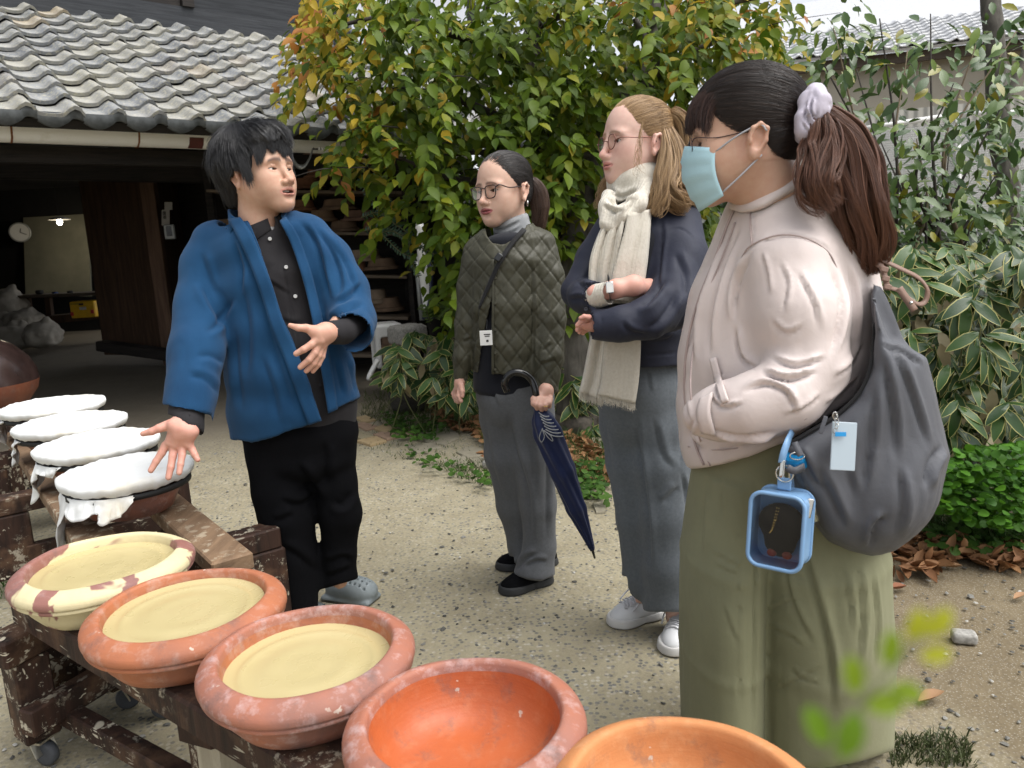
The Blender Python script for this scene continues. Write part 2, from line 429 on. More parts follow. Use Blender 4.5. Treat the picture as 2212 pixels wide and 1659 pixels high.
def creases(V, N, lst):
 """folds traced in frame units: (polyline, width, depth in m, ridge side -1/0/1)"""
 px, py, d = grid_px(V[:, 0], V[:, 1], V[:, 2]); vd = unit3(V-CAM_POS); front = np.clip(-(N*vd).sum(1)*2.5, 0, 1)
 D = np.zeros(len(V))
 for item in lst:
  line, wd, am = item[:3]; side = item[3] if len(item) > 3 else 1
  l = catmull(line, 5) if len(line) > 2 else np.asarray(line, float)
  b = (px > l[:, 0].min()-4*wd) & (px < l[:, 0].max()+4*wd) & (py > l[:, 1].min()-4*wd) & (py < l[:, 1].max()+4*wd)
  if not b.any(): continue
  ds, sg, t = seg_dist(px[b], py[b], l); s = ds*sg
  tp = np.clip(np.minimum(t, 1-t)/.28, 0, 1); tp = tp*tp*(3-2*tp)
  prof = -np.exp(-(ds/(wd*.8))**1.25)
  if side: prof = prof+.8*np.exp(-(np.abs(s-side*1.5*wd)/(1.2*wd))**1.6)
  D[b] += am*prof*tp
 return D*front
def unit3(A): return A/(np.linalg.norm(A, axis=1, keepdims=True)+1e-12)
def garment(name, sdf, h, mats, parent, folds=(), nz=None, smooth=1, lam=.5, col=None, fn=None, **kw):
 V, Q = sdf.mesh(h); V = smooth_mesh(V, Q, smooth, lam) if smooth else V
 N = vnormals(V, Q); D = np.zeros(len(V))
 for am, sc, sd in (nz or []):
  n = vnoise(V*np.array(sc), 1.0, sd); D += am*(2*np.abs(n)-1)*.45+am*.3*n
 if folds: D += creases(V, N, folds)
 if fn is not None: D += fn(V, N)
 V = V+N*D[:, None]
 return put(name, V, Q, mats, parent, col=col(V) if col else None, **kw)
def hand_sdf(fig, fingers, palm, k=.006, kp=.012):
 """fingers: lists of (px, py, w, r) from knuckle to tip; palm: list of chains"""
 s = SDF()
 for c in palm: fig.chain(s, c, k=kp)
 for f_ in fingers: fig.chain(s, f_, k=k, kin=.003)
 return s
def join_meshes(parts):
 V, Q, C_ = [], [], []; n = 0
 for v, q, c in parts: V.append(v); Q.append(q+n); C_.append(c); n += len(v)
 return np.concatenate(V), np.concatenate(Q), np.concatenate(C_)
def hand_cols(V, skin, red=.35):
 n = vnoise(V, 45, 2)*.5+.5
 return np.array(skin)*(1-(red*(.25+.4*n))[:, None]*np.array([.05, .32, .30]))
HB = np.array([[1, 0, 0], [0, 0, -1], [0, 1, 0]], float)
def head_frame(fig, ctr, yaw, pitch, roll, sc, hp, pivot=(0, 0, 0)):
 """head placed so that its canonical point pivot lands on frame point ctr=(px, py, w)"""
 Rm = HB @ rotz(R_(roll)) @ roty(R_(yaw)) @ rotx(R_(pitch)); c = fig.P(*ctr)-sc*(Rm @ np.array(pivot, float))
 return (lambda X: np.asarray(X) @ (Rm.T*sc)+c), (lambda Wp: (np.asarray(Wp)-c) @ Rm/sc)
def glasses(T, parent, shape, mats, r=.0011, lens=True, name='glasses'):
 """shape: half outline of one lens in head x, y; temple arms run back to the ears"""
 rim, glass = mats; mb = MB(); lenses = []
 for x in (-1, 1):
  pts = []
  for (a, b) in shape: pts.append((x*a, b, .0965-.10*max(0, a-.03)))
  pts = catmull(np.array(pts+[pts[0]]), 4); mb.tube(pts, r, 6, caps=False)
  c = pts.mean(0); n = len(pts)-1; lenses.append((np.vstack([pts[:-1], c]), [(i, (i+1) % n, n) for i in range(n)]))
  o = pts[np.argmax(pts[:, 0]*x)]; top = np.array([o[0], o[1]+.006, o[2]])
  mb.tube(catmull([o, (x*.066, top[1], .086), (x*.074, .004, .05), (x*.0785, .006, .00), (x*.0785, -.004, -.018)], 5), r*1.1, 6)
 ins = [p for p in shape if p[0] < .02]; yb = np.mean([p[1] for p in ins]) if ins else .004
 mb.tube(catmull([(-shape_in(shape), yb+.004, .0965), (0, yb+.007, .0995), (shape_in(shape), yb+.004, .0965)], 4), r, 6, caps=False)
 V, Q, M = mb.arr(); o = put(name, T(V), Q, rim, parent, smooth=True)
 if lens: [put('lens', T(v_), q_, glass, o) for v_, q_ in lenses]
 return o
def shape_in(shape): return min(p[0] for p in shape)
def glass_mat(name, col=(1, 1, 1), rough=.02, alpha=.28):
 m = NT(name); tr = m.n('BsdfTransparent'); tr.inputs[0].default_value = tuple(col)+(1,); gl = m.n('BsdfGlossy'); gl.inputs['Roughness'].default_value = rough
 fr = m.n('Fresnel'); fr.inputs[0].default_value = 1.45; mx = m.n('MixShader')
 m.link(m.math('MULTIPLY', fr.outputs[0], alpha), mx.inputs[0]); m.link(tr.outputs[0], mx.inputs[1]); m.link(gl.outputs[0], mx.inputs[2]); m.link(mx.outputs[0], m.out.inputs[0]); return m.mat
M_LENS = glass_mat('spectacle_lens', (.95, .93, .92))
def cloth(name, col, rough=.85, var=.10, weave=0, wscale=900, bump=.15, wear=None, sheen=.2, nscale=9, wr=.16):
 m = NT(name); co = m.coords('Object'); n = m.noise(co, nscale, 6, .6); n2 = m.noise(co, 160, 2)
 c = m.mix(m.ramp(n, [(.25, 0), (.75, 1)]), tuple(x*(1-var) for x in col), tuple(min(1, x*(1+var)) for x in col))
 if wear is not None: c = m.mix(m.math('MULTIPLY', m.ramp(m.noise(co, 3.1, 5), [(.45, 0), (.75, 1)]), .6), c, wear)
 nr = None
 if weave:
  wv = m.n('TexWave'); wv.wave_type = 'BANDS'; wv.bands_direction = 'DIAGONAL'; m.link(co, wv.inputs[0]); wv.inputs['Scale'].default_value = wscale; wv.inputs['Distortion'].default_value = 1.2; wv.inputs['Detail Scale'].default_value = 6
  c = m.mix(m.math('MULTIPLY', wv.outputs[1], .35*weave), c, tuple(x*.55 for x in col)); nr = m.bump(wv.outputs[1], .35*weave, .003)
 nr = m.bump(m.noise(co, 26, 5, .62, 1.2), wr, .006, nr); nr = m.bump(n2, bump, .002, nr)
 return m.done(c, rough, nr, .25 if max(col) > .01 else .08, Sheen_Weight=sheen*.5, Sheen_Roughness=.5)
def trace(sdf, pts, off=0.0, d0=None, d1=None):
 """world points where the rays through frame points first meet the solid (sphere tracing), lifted by off towards the viewer"""
 pts = np.asarray(pts, float); v = _f+np.outer((pts[:, 0]-CX)/F, _r)-np.outer((pts[:, 1]-CY)/F, _u); ln = np.linalg.norm(v, axis=1)
 t = np.full(len(pts), .9 if d0 is None else d0)
 for _ in range(90):
  d = sdf.at(CAM_POS+v*t[:, None]); t = t+np.clip(d, -.02, .05)/ln*.8
 if d1 is not None: t = np.minimum(t, d1)
 return CAM_POS+v*(t-off/ln)[:, None]
def band(name, sdf, left, right, mat, parent, off=.005, n=6, m=4, thick=.004, d0=None, bulge=0.0, col=None, smooth=True, fixw=None):
 """strip of cloth on the visible surface between two outlines given in frame units"""
 A, B = catmull(left, n), catmull(right, n)
 k = max(len(A), len(B)); ia = np.linspace(0, len(A)-1, k); ib = np.linspace(0, len(B)-1, k)
 A = np.stack([np.interp(ia, range(len(A)), A[:, j]) for j in (0, 1)], 1); B = np.stack([np.interp(ib, range(len(B)), B[:, j]) for j in (0, 1)], 1)
 G = []; s_ = np.linspace(0, 1, m+1)
 for u in s_: G.append(trace(sdf, A*(1-u)+B*u, off+bulge*math.sin(math.pi*u), d0))
 G = np.array(G)
 if fixw is not None:
  for i in range(G.shape[0]):
   for j in range(1, G.shape[1]):
    dy = G[i, j, 1]-G[i, j-1, 1]
    if abs(dy) > fixw: q = G[i, j]-CAM_POS; G[i, j] = CAM_POS+q*((G[i, j-1, 1]+fixw*np.sign(dy))/G[i, j, 1])
 mb = MB(); mb.sheet(G); o = mb.put(name, mat, parent, smooth=smooth)
 if thick: md = o.modifiers.new('thickness', 'SOLIDIFY'); md.thickness = thick; md.offset = 0
 return o
def ribbon(name, pts, widths, mat, parent, normal=None, thick=.002, n=6, tags=None):
 """flat strap through world points"""
 P = catmull(pts, n); w_ = np.interp(np.linspace(0, 1, len(P)), np.linspace(0, 1, len(widths)) if not np.isscalar(widths) else [0, 1], widths if not np.isscalar(widths) else [widths]*2)
 t = np.gradient(P, axis=0); nr = np.asarray(normal if normal is not None else (0, -1, 0), float); G = [[], []]
 for i in range(len(P)):
  x = unit(np.cross(unit(t[i]), nr if nr.ndim == 1 else nr[i])); G[0].append(P[i]-x*w_[i]/2); G[1].append(P[i]+x*w_[i]/2)
 o = MB().sheet(np.array(G)).put(name, mat, parent, smooth=True, tags=tags or {})
 md = o.modifiers.new('thickness', 'SOLIDIFY'); md.thickness = thick; md.offset = 0; return o
# ground
def ground_mat():
 m = NT('yard_ground'); co = m.coords('Object'); big = m.noise(co, .7, 5, .6); mid = m.noise(co, 4.0, 6, .65); fine = m.noise(co, 60, 4, .7)
 v = m.n('TexVoronoi'); m.link(co, v.inputs['Vector']); v.inputs['Scale'].default_value = 62; v2 = m.n('TexVoronoi'); m.link(co, v2.inputs['Vector']); v2.inputs['Scale'].default_value = 140
 stone = m.mix(v.outputs['Color'], (.11, .115, .12), (.30, .27, .21)); rgb = m.n('RGBToBW'); m.link(v.outputs['Color'], rgb.inputs[0])
 stone = m.ramp(rgb.outputs[0], [(.22, (.075, .082, .092)), (.42, (.15, .15, .145)), (.6, (.25, .22, .165)), (.8, (.42, .39, .32))])
 cem = m.mix(m.ramp(mid, [(.3, 0), (.7, 1)]), (.28, .242, .158), (.40, .36, .248)); cem = m.mix(m.math('MULTIPLY', fine, .5), cem, (.16, .14, .095))
 inst = m.ramp(v.outputs['Distance'], [(.30, 1), (.48, 0)]); worn = m.ramp(m.math('ADD', m.math('MULTIPLY', big, .6), m.math('MULTIPLY', mid, .4)), [(.40, 0), (.60, 1)])
 c = m.mix(m.math('MULTIPLY', inst, m.math('ADD', m.math('MULTIPLY', worn, .6), .32)), cem, stone); c = m.mix(m.math('MULTIPLY', m.ramp(v2.outputs['Distance'], [(.15, 1), (.4, 0)]), .22), c, (.42, .38, .30))
 sx = m.n('SeparateXYZ'); m.link(m.coords('Object'), sx.inputs[0]); ed = m.math('ADD', m.math('ADD', sx.outputs[0], m.math('MULTIPLY', sx.outputs[1], .10)), m.math('MULTIPLY', mid, .9))
 soil = m.mix(mid, (.085, .062, .036), (.21, .165, .10)); soil = m.mix(m.math('MULTIPLY', m.ramp(v2.outputs['Distance'], [(.18, 1), (.36, 0)]), .5), soil, (.40, .37, .31))
 c = m.mix(m.ramp(ed, [(.55, 0), (.75, 1)]) if False else m.math('MULTIPLY', m.ramp(m.math('MULTIPLY', ed, .5), [(.74, 0), (.90, 1)]), .9), c, soil)
 back = m.math('SUBTRACT', m.math('MULTIPLY', sx.outputs[1], .77), m.math('MULTIPLY', sx.outputs[0], .64)); fl = m.mix(mid, (.135, .115, .085), (.20, .175, .135))
 c = m.mix(m.ramp(m.math('MULTIPLY', m.math('ADD', back, m.math('MULTIPLY', mid, .5)), .1), [(.52, 0), (.62, 1)]), c, fl)
 bm = m.bump(fine, .35, .006, m.bump(v.outputs['Distance'], .35, .006)); return m.done(c, .88, m.bump(mid, .4, .03, bm), .25)
M_GROUND = ground_mat()
def build_ground():
 xs = np.concatenate([[-80, -30, -12], np.arange(-6, 5.01, .16), [9, 30, 80]]); ys = np.concatenate([[-40, -8], np.arange(0, 9.01, .16), [14, 30, 120]])
 X, Y = np.meshgrid(xs, ys, indexing='ij'); Z = .006*vnoise(np.stack([X.ravel()*1.4, Y.ravel()*1.4, 0*X.ravel()], 1), 1, 3).reshape(X.shape)-.004
 o = MB().sheet(np.stack([X, Y, Z], 2)).put('ground', M_GROUND, smooth=True); tag(o, kind='structure')
 rng = np.random.default_rng(5); n = 3800; mb = []; P = np.stack([rng.uniform(-2.4, 2.4, n), 1.4+3.6*rng.random(n)**1.4], 1); r = rng.uniform(.003, .0085, n)*np.where(rng.random(n) < .05, 1.8, 1)
 base = np.array([(1, 0, 0), (.5, .87, 0), (-.5, .87, 0), (-1, 0, 0), (-.5, -.87, 0), (.5, -.87, 0), (.5, .2, .7), (-.25, .45, .75), (-.3, -.4, .7)]); tri = np.array([(0, 1, 6), (1, 2, 7), (1, 7, 6), (2, 3, 7), (3, 4, 8), (3, 8, 7), (4, 5, 8), (5, 0, 6), (5, 6, 8), (6, 7, 8)])
 a = rng.uniform(0, 6.28, n); sx, sy, sz = rng.uniform(.7, 1.4, n), rng.uniform(.6, 1, n), rng.uniform(.3, .8, n)
 V = base[None]*np.stack([sx, sy, sz], 1)[:, None]*r[:, None, None]*(1+.2*rng.normal(size=(n, 9, 1))); c, s = np.cos(a)[:, None], np.sin(a)[:, None]
 V = np.stack([V[:, :, 0]*c-V[:, :, 1]*s+P[:, :1], V[:, :, 0]*s+V[:, :, 1]*c+P[:, 1:], V[:, :, 2]-.001], 2); g = rng.choice([.07, .11, .17, .26, .42], n, p=[.25, .25, .2, .2, .1]); C_ = np.stack([g, g*.97, g*.88], 1)
 o = put('gravel', V.reshape(-1, 3), (tri[None]+9*np.arange(n)[:, None, None]).reshape(-1, 3), M_STONE, smooth=False, col=np.repeat(C_, 9, 0)); tag(o, 'small loose stones and chips scattered over the yard', 'gravel', kind='stuff')
def vcol_mat(name, rough=.85, spec=.3, nscale=40, amt=.35, bump=.3):
 m = NT(name); co = m.coords('Object'); n = m.noise(co, nscale, 4); a = m.attr('Col'); return m.done(m.mix(m.math('MULTIPLY', n, amt), a, m.mix(.5, a, (.02, .02, .015))), rough, m.bump(n, bump, .004), spec)
M_STONE = vcol_mat('loose_stone')
build_ground()
def build_paving():
 pv = empty('paving', onz(830, 930)); tag(pv, 'small patch of worn tan brick paving beside the planters', 'paving', kind='structure'); del pv['category']; base = np.array(pv.location); rng = np.random.default_rng(9)
 quads = [[(767, 905), (790, 900), (812, 909), (786, 915)], [(765, 918), (786, 914), (818, 924), (790, 931)], [(766, 932), (808, 944), (780, 950), (765, 945)], [(808, 928), (832, 918), (862, 931), (832, 938)], [(806, 941), (832, 934), (868, 944), (836, 952)], [(832, 912), (845, 910), (860, 918), (846, 922)], [(770, 955), (812, 945), (835, 955), (800, 964)], [(866, 936), (884, 930), (898, 938), (878, 945)], [(782, 889), (794, 885), (806, 893), (794, 898)]]
 flags = [[(905, 935), (940, 925), (985, 930), (992, 945), (960, 962), (918, 955)], [(985, 978), (1015, 965), (1045, 972), (1050, 985), (1010, 990)], [(975, 990), (1005, 985), (1012, 1003), (985, 1012), (968, 1002)], [(1015, 992), (1048, 988), (1056, 1004), (1030, 1010)], [(880, 965), (930, 958), (955, 968), (900, 980)], [(1060, 990), (1075, 985), (1080, 1000)], [(1280, 1090), (1308, 1085), (1308, 1108), (1288, 1110)]]
 for k, q in enumerate(quads+flags):
  br = k < len(quads); z = .012 if br else .008; P = np.array([onz(x, y) for x, y in q]); c = P.mean(0); T_ = np.vstack([c+(P-c)*.97+np.array([0, 0, z]), c+(P-c)*1.02+np.array([0, 0, -.02])]); n = len(q)
  rim = c+(P-c)*1.01+np.array([0, 0, z-.006]); V = np.vstack([T_[:n], rim, T_[n:]]); V[:, 2] += rng.uniform(-.002, .002)
  o = put('brick' if br else 'flagstone', V, [tuple(range(n))[::-1]]+[(i, n+i, n+(i+1) % n, (i+1) % n)[::-1] for i in range(n)]+[(n+i, 2*n+i, 2*n+(i+1) % n, n+(i+1) % n)[::-1] for i in range(n)], [M_PAVER[k % 3] if br else M_FLAG], pv, smooth=False)
def paver(name, c):
 m = NT(name); co = m.coords('Object'); n = m.noise(co, 30, 5); return m.done(m.mix(n, tuple(x*.7 for x in c), tuple(x*1.2 for x in c)), .85, m.bump(n, .4, .01), .2)
M_PAVER = [paver('tan_brick', (.40, .30, .17)), paver('pink_brick', (.34, .235, .165)), paver('grey_tan_brick', (.30, .26, .17))]; M_FLAG = paver('grey_flagstone', (.27, .245, .185))
build_paving()
# workshop
def wood_mat(name, dark, light, scale=(2, 2, 30), rough=.75, splat=0.0, spc=(.62, .58, .48), bump=.4, wear=None, sscale=14):
 m = NT(name); co = m.coords('Object'); mp = m.n('Mapping'); m.link(co, mp.inputs[0]); mp.inputs['Scale'].default_value = scale; n = m.noise(mp.outputs[0], 1.6, 6, .65, .6); f = m.noise(co, 9, 5)
 c = m.mix(m.ramp(n, [(.3, 0), (.7, 1)]), dark, light)
 if wear is not None: c = m.mix(m.ramp(f, [(.52, 0), (.66, 1)]), c, wear)
 if splat:
  v = m.vor(m.mix(.15, co, m.n('TexNoise').outputs['Color'], 'ADD'), sscale); g = m.noise(co, 3.2, 3); k = m.math('MULTIPLY', m.ramp(v, [(.16, 1), (.22, 0)]), m.ramp(g, [(.42, 0), (.50, 1)])); d = m.math('MULTIPLY', m.ramp(m.noise(co, 22, 6, .75), [(.55, 0), (.60, 1)]), m.ramp(m.noise(co, 2.1, 3), [(.42, 0), (.55, 1)])); c = m.mix(m.math('MULTIPLY', m.math('MAXIMUM', k, d), splat), c, spc)
 return m.done(c, rough, m.bump(n, bump, .006), .3)
M_OLDWOOD = wood_mat('aged_black_wood', (.010, .009, .009), (.032, .026, .022)); M_BROWNWOOD = wood_mat('brown_old_wood', (.035, .020, .013), (.095, .055, .034), (14, 14, 1.2)); M_BLUEWOOD = wood_mat('charred_boards', (.020, .022, .026), (.050, .054, .060), (1.5, 1.5, 30))
M_GREYPLASTER = plain('pale_plaster', (.52, .54, .60), .9, var=.05, scale=6); M_DARKIN = plain('near_black_wall', (.010, .010, .010), .95, var=.3, scale=3); M_BOARD = plain('grey_olive_board', (.22, .215, .16), .9, var=.15, scale=3)  # M_DARKIN: near-black, slightly mottled tone for inner walls, ceiling and upper floor
def tile_mat(name, cols, rough=(.35, .6), lich=.5):
 m = NT(name); co = m.coords('Object'); r = m.objrand(); ad = m.n('VectorMath'); ad.operation = 'ADD'; m.link(co, ad.inputs[0]); cb = m.n('CombineXYZ'); m.link(m.math('MULTIPLY', r, 40.0), cb.inputs[0]); m.link(m.math('MULTIPLY', r, 17.0), cb.inputs[1]); m.link(cb.outputs[0], ad.inputs[1]); p = ad.outputs[0]
 base = m.ramp(r, cols); n1 = m.noise(p, 11, 5, .65); n2 = m.noise(p, 45, 4, .7); c = m.mix(m.ramp(n1, [(.3, 0), (.75, 1)]), base, m.mix(.45, base, (.38, .39, .40))); c = m.mix(m.math('MULTIPLY', m.ramp(n2, [(.50, 0), (.62, 1)]), lich), c, (.46, .43, .30)); c = m.mix(m.math('MULTIPLY', m.ramp(m.noise(p, 26, 3), [(.6, 0), (.72, 1)]), .5), c, (.10, .105, .11))
 return m.done(c, m.ramp(n1, [(.3, rough[0]), (.8, rough[1])]), m.bump(n2, .25, .004), .5)
M_TILE = tile_mat('smoked_roof_tile', [(.0, (.085, .092, .105)), (.25, (.15, .158, .165)), (.5, (.20, .20, .195)), (.7, (.24, .23, .19)), (.9, (.12, .13, .15)), (1.0, (.27, .21, .13))]); M_TILE_W = tile_mat('silver_roof_tile', [(0, (.48, .49, .51)), (.5, (.56, .57, .59)), (1, (.62, .62, .62))], (.3, .5), .08)
M_PVC = NT('weathered_white_pvc'); _c = M_PVC.coords(); M_PVC = M_PVC.done(M_PVC.mix(M_PVC.ramp(M_PVC.noise(_c, 5, 6, .7), [(.55, 0), (.85, 1)]), (.86, .86, .84), (.66, .63, .54)), .4)
M_RUST = plain('rust', (.20, .08, .03), .9, var=.4, scale=60); M_PATCH = plain('brown_patch', (.10, .025, .02), .6); M_STEEL = plain('grey_steel', (.28, .29, .28), .45, metal=.5)
GZ = 2.12; G0, G1 = onz(0, 284, GZ), onz(990, 326, GZ); GD = unit(G1-G0); GN = np.array([-GD[1], GD[0], 0]); SL = R_(28); SV = GN*math.cos(SL)+np.array([0, 0, math.sin(SL)]); SN = np.cross(GD, SV); E0 = onz(0, 247, 2.17); E0 = E0-GD*((E0-G0) @ GD)
def on_plane(px, py, p, n):
 v = ray(px, py); return CAM_POS+v*(((p-CAM_POS) @ n)/(v @ n))
def tile_mesh(name, w=.25, L=.25, hump=.046, th=.024, nx=9, mat=None):
 V = []; a = w*.62
 for y in (0, L):
  for k in range(2):
   for i in range(nx+1):
    x = w*i/nx*1.03; z = -.014*math.sin(math.pi*min(1, x/a)) if x < a else hump*math.sin(math.pi*min(1, (x-a)/(w*1.03-a)))**.8
    z += .036*(1-y/L); V.append((x, y, z-th*k))
 n = nx+1; Q = []
 for i in range(nx):
  Q.append((i, i+1, 2*n+i+1, 2*n+i)); Q.append((n+i, n+i+1, i+1, i))
 Q += [(nx, n+nx, 3*n+nx, 2*n+nx), (0, 2*n, 3*n, n)]
 return mesh_np(name, V, Q, [mat or M_TILE], smooth=True)
def flat_edges(o_me):
 try:
  for p in o_me.polygons: p.use_smooth = p.normal.z > .4
 except Exception: pass
def frame4(x, y, z, o): return Matrix([[x[i], y[i], z[i], o[i]] for i in range(3)]+[[0, 0, 0, 1]])
def build_workshop():
 wb = onz(500, 780); ws = empty('workshop', wb, label='old dark timber workshop with grey tiled lean-to roof and white gutter', cat='building'); T0 = Matrix.Translation(-Vector(wb)); rng = np.random.default_rng(3)
 a, b = -1.6, 5.6; Ltop = 2.75; dk = lambda s, t, h: E0+GD*s+SV*t+SN*h
 roof = MB().hexa([dk(a, 0, -.07), dk(b, 0, -.07), dk(b, Ltop, -.07), dk(a, Ltop, -.07), dk(a, 0, -.012), dk(b, 0, -.012), dk(b, Ltop, -.012), dk(a, Ltop, -.012)]).put('roof', M_OLDWOOD, ws)
 tm = tile_mesh('tile'); flat_edges(tm); ex = .222; n_row = 12; nc = int((b-a)/.25)
 for r in range(n_row):
  for c in range(nc):
   o = link('tile', tm, roof); p = dk(a+c*.25+rng.normal(0, .004), r*ex-.03+rng.normal(0, .005), .012+rng.normal(0, .002)); R = Matrix.Rotation(rng.normal(0, .012), 4, 'Z') @ Matrix.Rotation(rng.normal(0, .01), 4, 'X'); o.matrix_local = T0 @ frame4(GD, SV, SN, p) @ R
 mb = MB(); P = []
 for i in range(13):
  x = .25*i/12; z = -.020-.035*math.sin(math.pi*min(1, x/.17)) if x < .17 else -.010+.012*math.sin(math.pi*(x-.17)/.08); P.append((x, z))
 em = [(x, -.012, .03 if x < .17 else .06) for x, z in P]+[(x, -.012, z-.004) for x, z in P]+[(x, .02, z-.004) for x, z in P]; n = 13
 eme = mesh_np('eave_tile', em, [(i, n+i, n+i+1, i+1) for i in range(12)]+[(n+i, 2*n+i, 2*n+i+1, n+i+1) for i in range(12)], [M_TILE_D])
 for c in range(nc): o = link('eave_tile', eme, roof); o.matrix_local = T0 @ frame4(GD, GN, np.array([0, 0, 1.0]), dk(a+c*.25, -.035, .012))
 t0 = Ltop-.05; up = np.array([0, 0, 1.0]); wp = lambda s, h, o_=0.0: dk(s, t0, 0)+up*h+GN*o_; cor = 3.72
 MB().hexa([wp(a, -.05, -.06), wp(cor+.3, -.05, -.06), wp(cor+.3, -.05, .1), wp(a, -.05, .1), wp(a, .07, -.06), wp(cor+.3, .07, -.06), wp(cor+.3, .07, .1), wp(a, .07, .1)]).put('sill_beam', M_BLUEWOOD, ws); MB().hexa([wp(a, .075, -.02), wp(cor, .075, -.02), wp(cor, .075, .1), wp(a, .075, .1), wp(a, .19, -.02), wp(cor, .19, -.02), wp(cor, .19, .1), wp(a, .19, .1)]).put('flashing_board', M_BLUEWOOD, ws)
 for k in range(5):
  h0 = .20+k*.20; MB().hexa([wp(2.05, h0, .02), wp(cor, h0, .02), wp(cor, h0, .08), wp(2.05, h0, .08), wp(2.05, h0+.192, .0), wp(cor, h0+.192, .0), wp(cor, h0+.192, .08), wp(2.05, h0+.192, .08)]).put('board', M_BLUEWOOD, ws)
 MB().hexa([wp(1.93, .19, -.05), wp(2.04, .19, -.05), wp(2.04, .19, .08), wp(1.93, .19, .08), wp(1.93, 1.3, -.05), wp(2.04, 1.3, -.05), wp(2.04, 1.3, .08), wp(1.93, 1.3, .08)]).put('post', M_OLDWOOD, ws)
 wn = MB().hexa([wp(a, .19, -.01), wp(1.92, .19, -.01), wp(1.92, .19, .05), wp(a, .19, .05), wp(a, .27, -.01), wp(1.92, .27, -.01), wp(1.92, .27, .05), wp(a, .27, .05)]).put('window', M_OLDWOOD, ws); MB().add([wp(a, .27, .03), wp(1.92, .27, .03), wp(1.92, 1.3, .03), wp(a, 1.3, .03)], [(0, 1, 2, 3)]).put('pane', M_DARKGLASS, wn)
 for s in (.2, 1.05): MB().hexa([wp(s, .27, -.005), wp(s+.04, .27, -.005), wp(s+.04, .27, .028), wp(s, .27, .028), wp(s, 1.3, -.005), wp(s+.04, 1.3, -.005), wp(s+.04, 1.3, .028), wp(s, 1.3, .028)]).put('mullion', M_OLDWOOD, wn)
 MB().hexa([wp(cor, .0, -.05), wp(cor+1.6, .0, -.05), wp(cor+1.6, .0, .1), wp(cor, .0, .1), wp(cor, 1.6, -.05), wp(cor+1.6, 1.6, -.05), wp(cor+1.6, 1.6, .1), wp(cor, 1.6, .1)]).put('plaster_wall', M_GREYPLASTER, ws)
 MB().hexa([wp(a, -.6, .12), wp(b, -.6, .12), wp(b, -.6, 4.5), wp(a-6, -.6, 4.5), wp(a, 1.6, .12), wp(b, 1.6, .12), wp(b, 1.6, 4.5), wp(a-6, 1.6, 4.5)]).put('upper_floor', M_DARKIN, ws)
 g = MB(); ga, gb = G0-GD*1.7-GN*.07, G1+GD*.05-GN*.07; prof = [(x*1.15, z*1.3) for x, z in [(-.075, .045), (-.080, .03), (-.074, -.005), (-.055, -.038), (-.02, -.056), (.02, -.056), (.055, -.038), (.074, -.005), (.080, .03), (.070, .03), (.064, -.003), (.045, -.030), (0, -.046), (-.045, -.030), (-.066, -.003), (-.070, .045)]]
 g.sheet(np.array([[q-GN*x*-1+np.array([0, 0, z]) for q in (ga, (ga+gb)/2, gb)] for x, z in prof+[prof[0]]])); gut = g.put('gutter', M_PVC, ws, smooth=True)
 for px in (8, 293): s = (onz(px, 300, GZ-.02)-G0) @ GD; c = G0+GD*s-GN*.07; MB().sheet(np.array([[c+GD*d+GN*x*1.04+np.array([0, 0, z*1.04-.001]) for d in (-.006, .006)] for x, z in prof[:9]])).put('joint_band', M_RUST, gut, smooth=True)
 c = G0+GD*((onz(400, 305, GZ)-G0) @ GD)-GN*.07; MB().sheet(np.array([[c+GD*d+GN*x*1.02+np.array([0, 0, z*1.02]) for d in (-.05, .05)] for x, z in prof[2:5]])).put('patch', M_PATCH, gut, smooth=True)
 hk = [W(622, 325, 6.0), W(632, 345, 5.95), W(645, 360, 5.92), W(658, 358, 5.92), W(667, 345, 5.93), W(672, 333, 5.95), W(676, 320, 5.97)]; ribbon('gutter_hook', hk, .035, M_STEEL, gut, normal=GD, thick=.006)
 MB().tube(catmull([W(676, 322, 5.95), W(700, 322, 5.95), W(740, 318, 6.0), W(790, 308, 6.1)], 5), .006, 5).put('wire', M_OLDWOOD, gut, smooth=True)
 for x in (690, 697, 703, 709): MB().box(W(x, 321, 5.94), (.008, .012, .014), bev=.003).put('insulator', M_WHITEP, gut)
 MB().tube(catmull([W(905, 480, 6.5), W(912, 560, 6.5), W(921, 645, 6.5), W(930, 682, 6.5), W(950, 694, 6.4)], 5), .037, 12).put('downpipe', M_PVC, ws, smooth=True); MB().tube([W(898, 555, 6.7), W(912, 692, 6.7)], .022, 8).put('conduit', M_STEEL, ws, smooth=True); MB().tube(catmull([W(924, 562, 6.42), W(931, 590, 6.4), W(930, 640, 6.4), W(922, 672, 6.4), W(914, 690, 6.4)], 5), .016, 8).put('hose', M_NAVYHOSE, ws, smooth=True)
 MB().hexa([q+np.array([0, 0, z]) for z in (-.16, -.05) for q in (G0-GD*1.7+GN*.22, G1+GD*.3+GN*.22, G1+GD*.3+GN*.30, G0-GD*1.7+GN*.30)]).put('fascia', M_OLDWOOD, ws)
 def wall(nm, p, q, z0, z1, th, mt): d = unit(q-p); n_ = np.array([-d[1], d[0], 0])*th; MB().hexa([p+[0, 0, z0], q+[0, 0, z0], q+n_+[0, 0, z0], p+n_+[0, 0, z0], p+[0, 0, z1], q+[0, 0, z1], q+n_+[0, 0, z1], p+n_+[0, 0, z1]]).put(nm, mt, ws)
 fl = lambda p: np.array([p[0], p[1], 0.0])
 pst = fl(onz(372, 786)); bk = 15.0; sh = fl(W(660, 800, 8.75)); ctr = fl(W(905, 800, 8.75)); right = fl(W(1010, 800, 7.4))
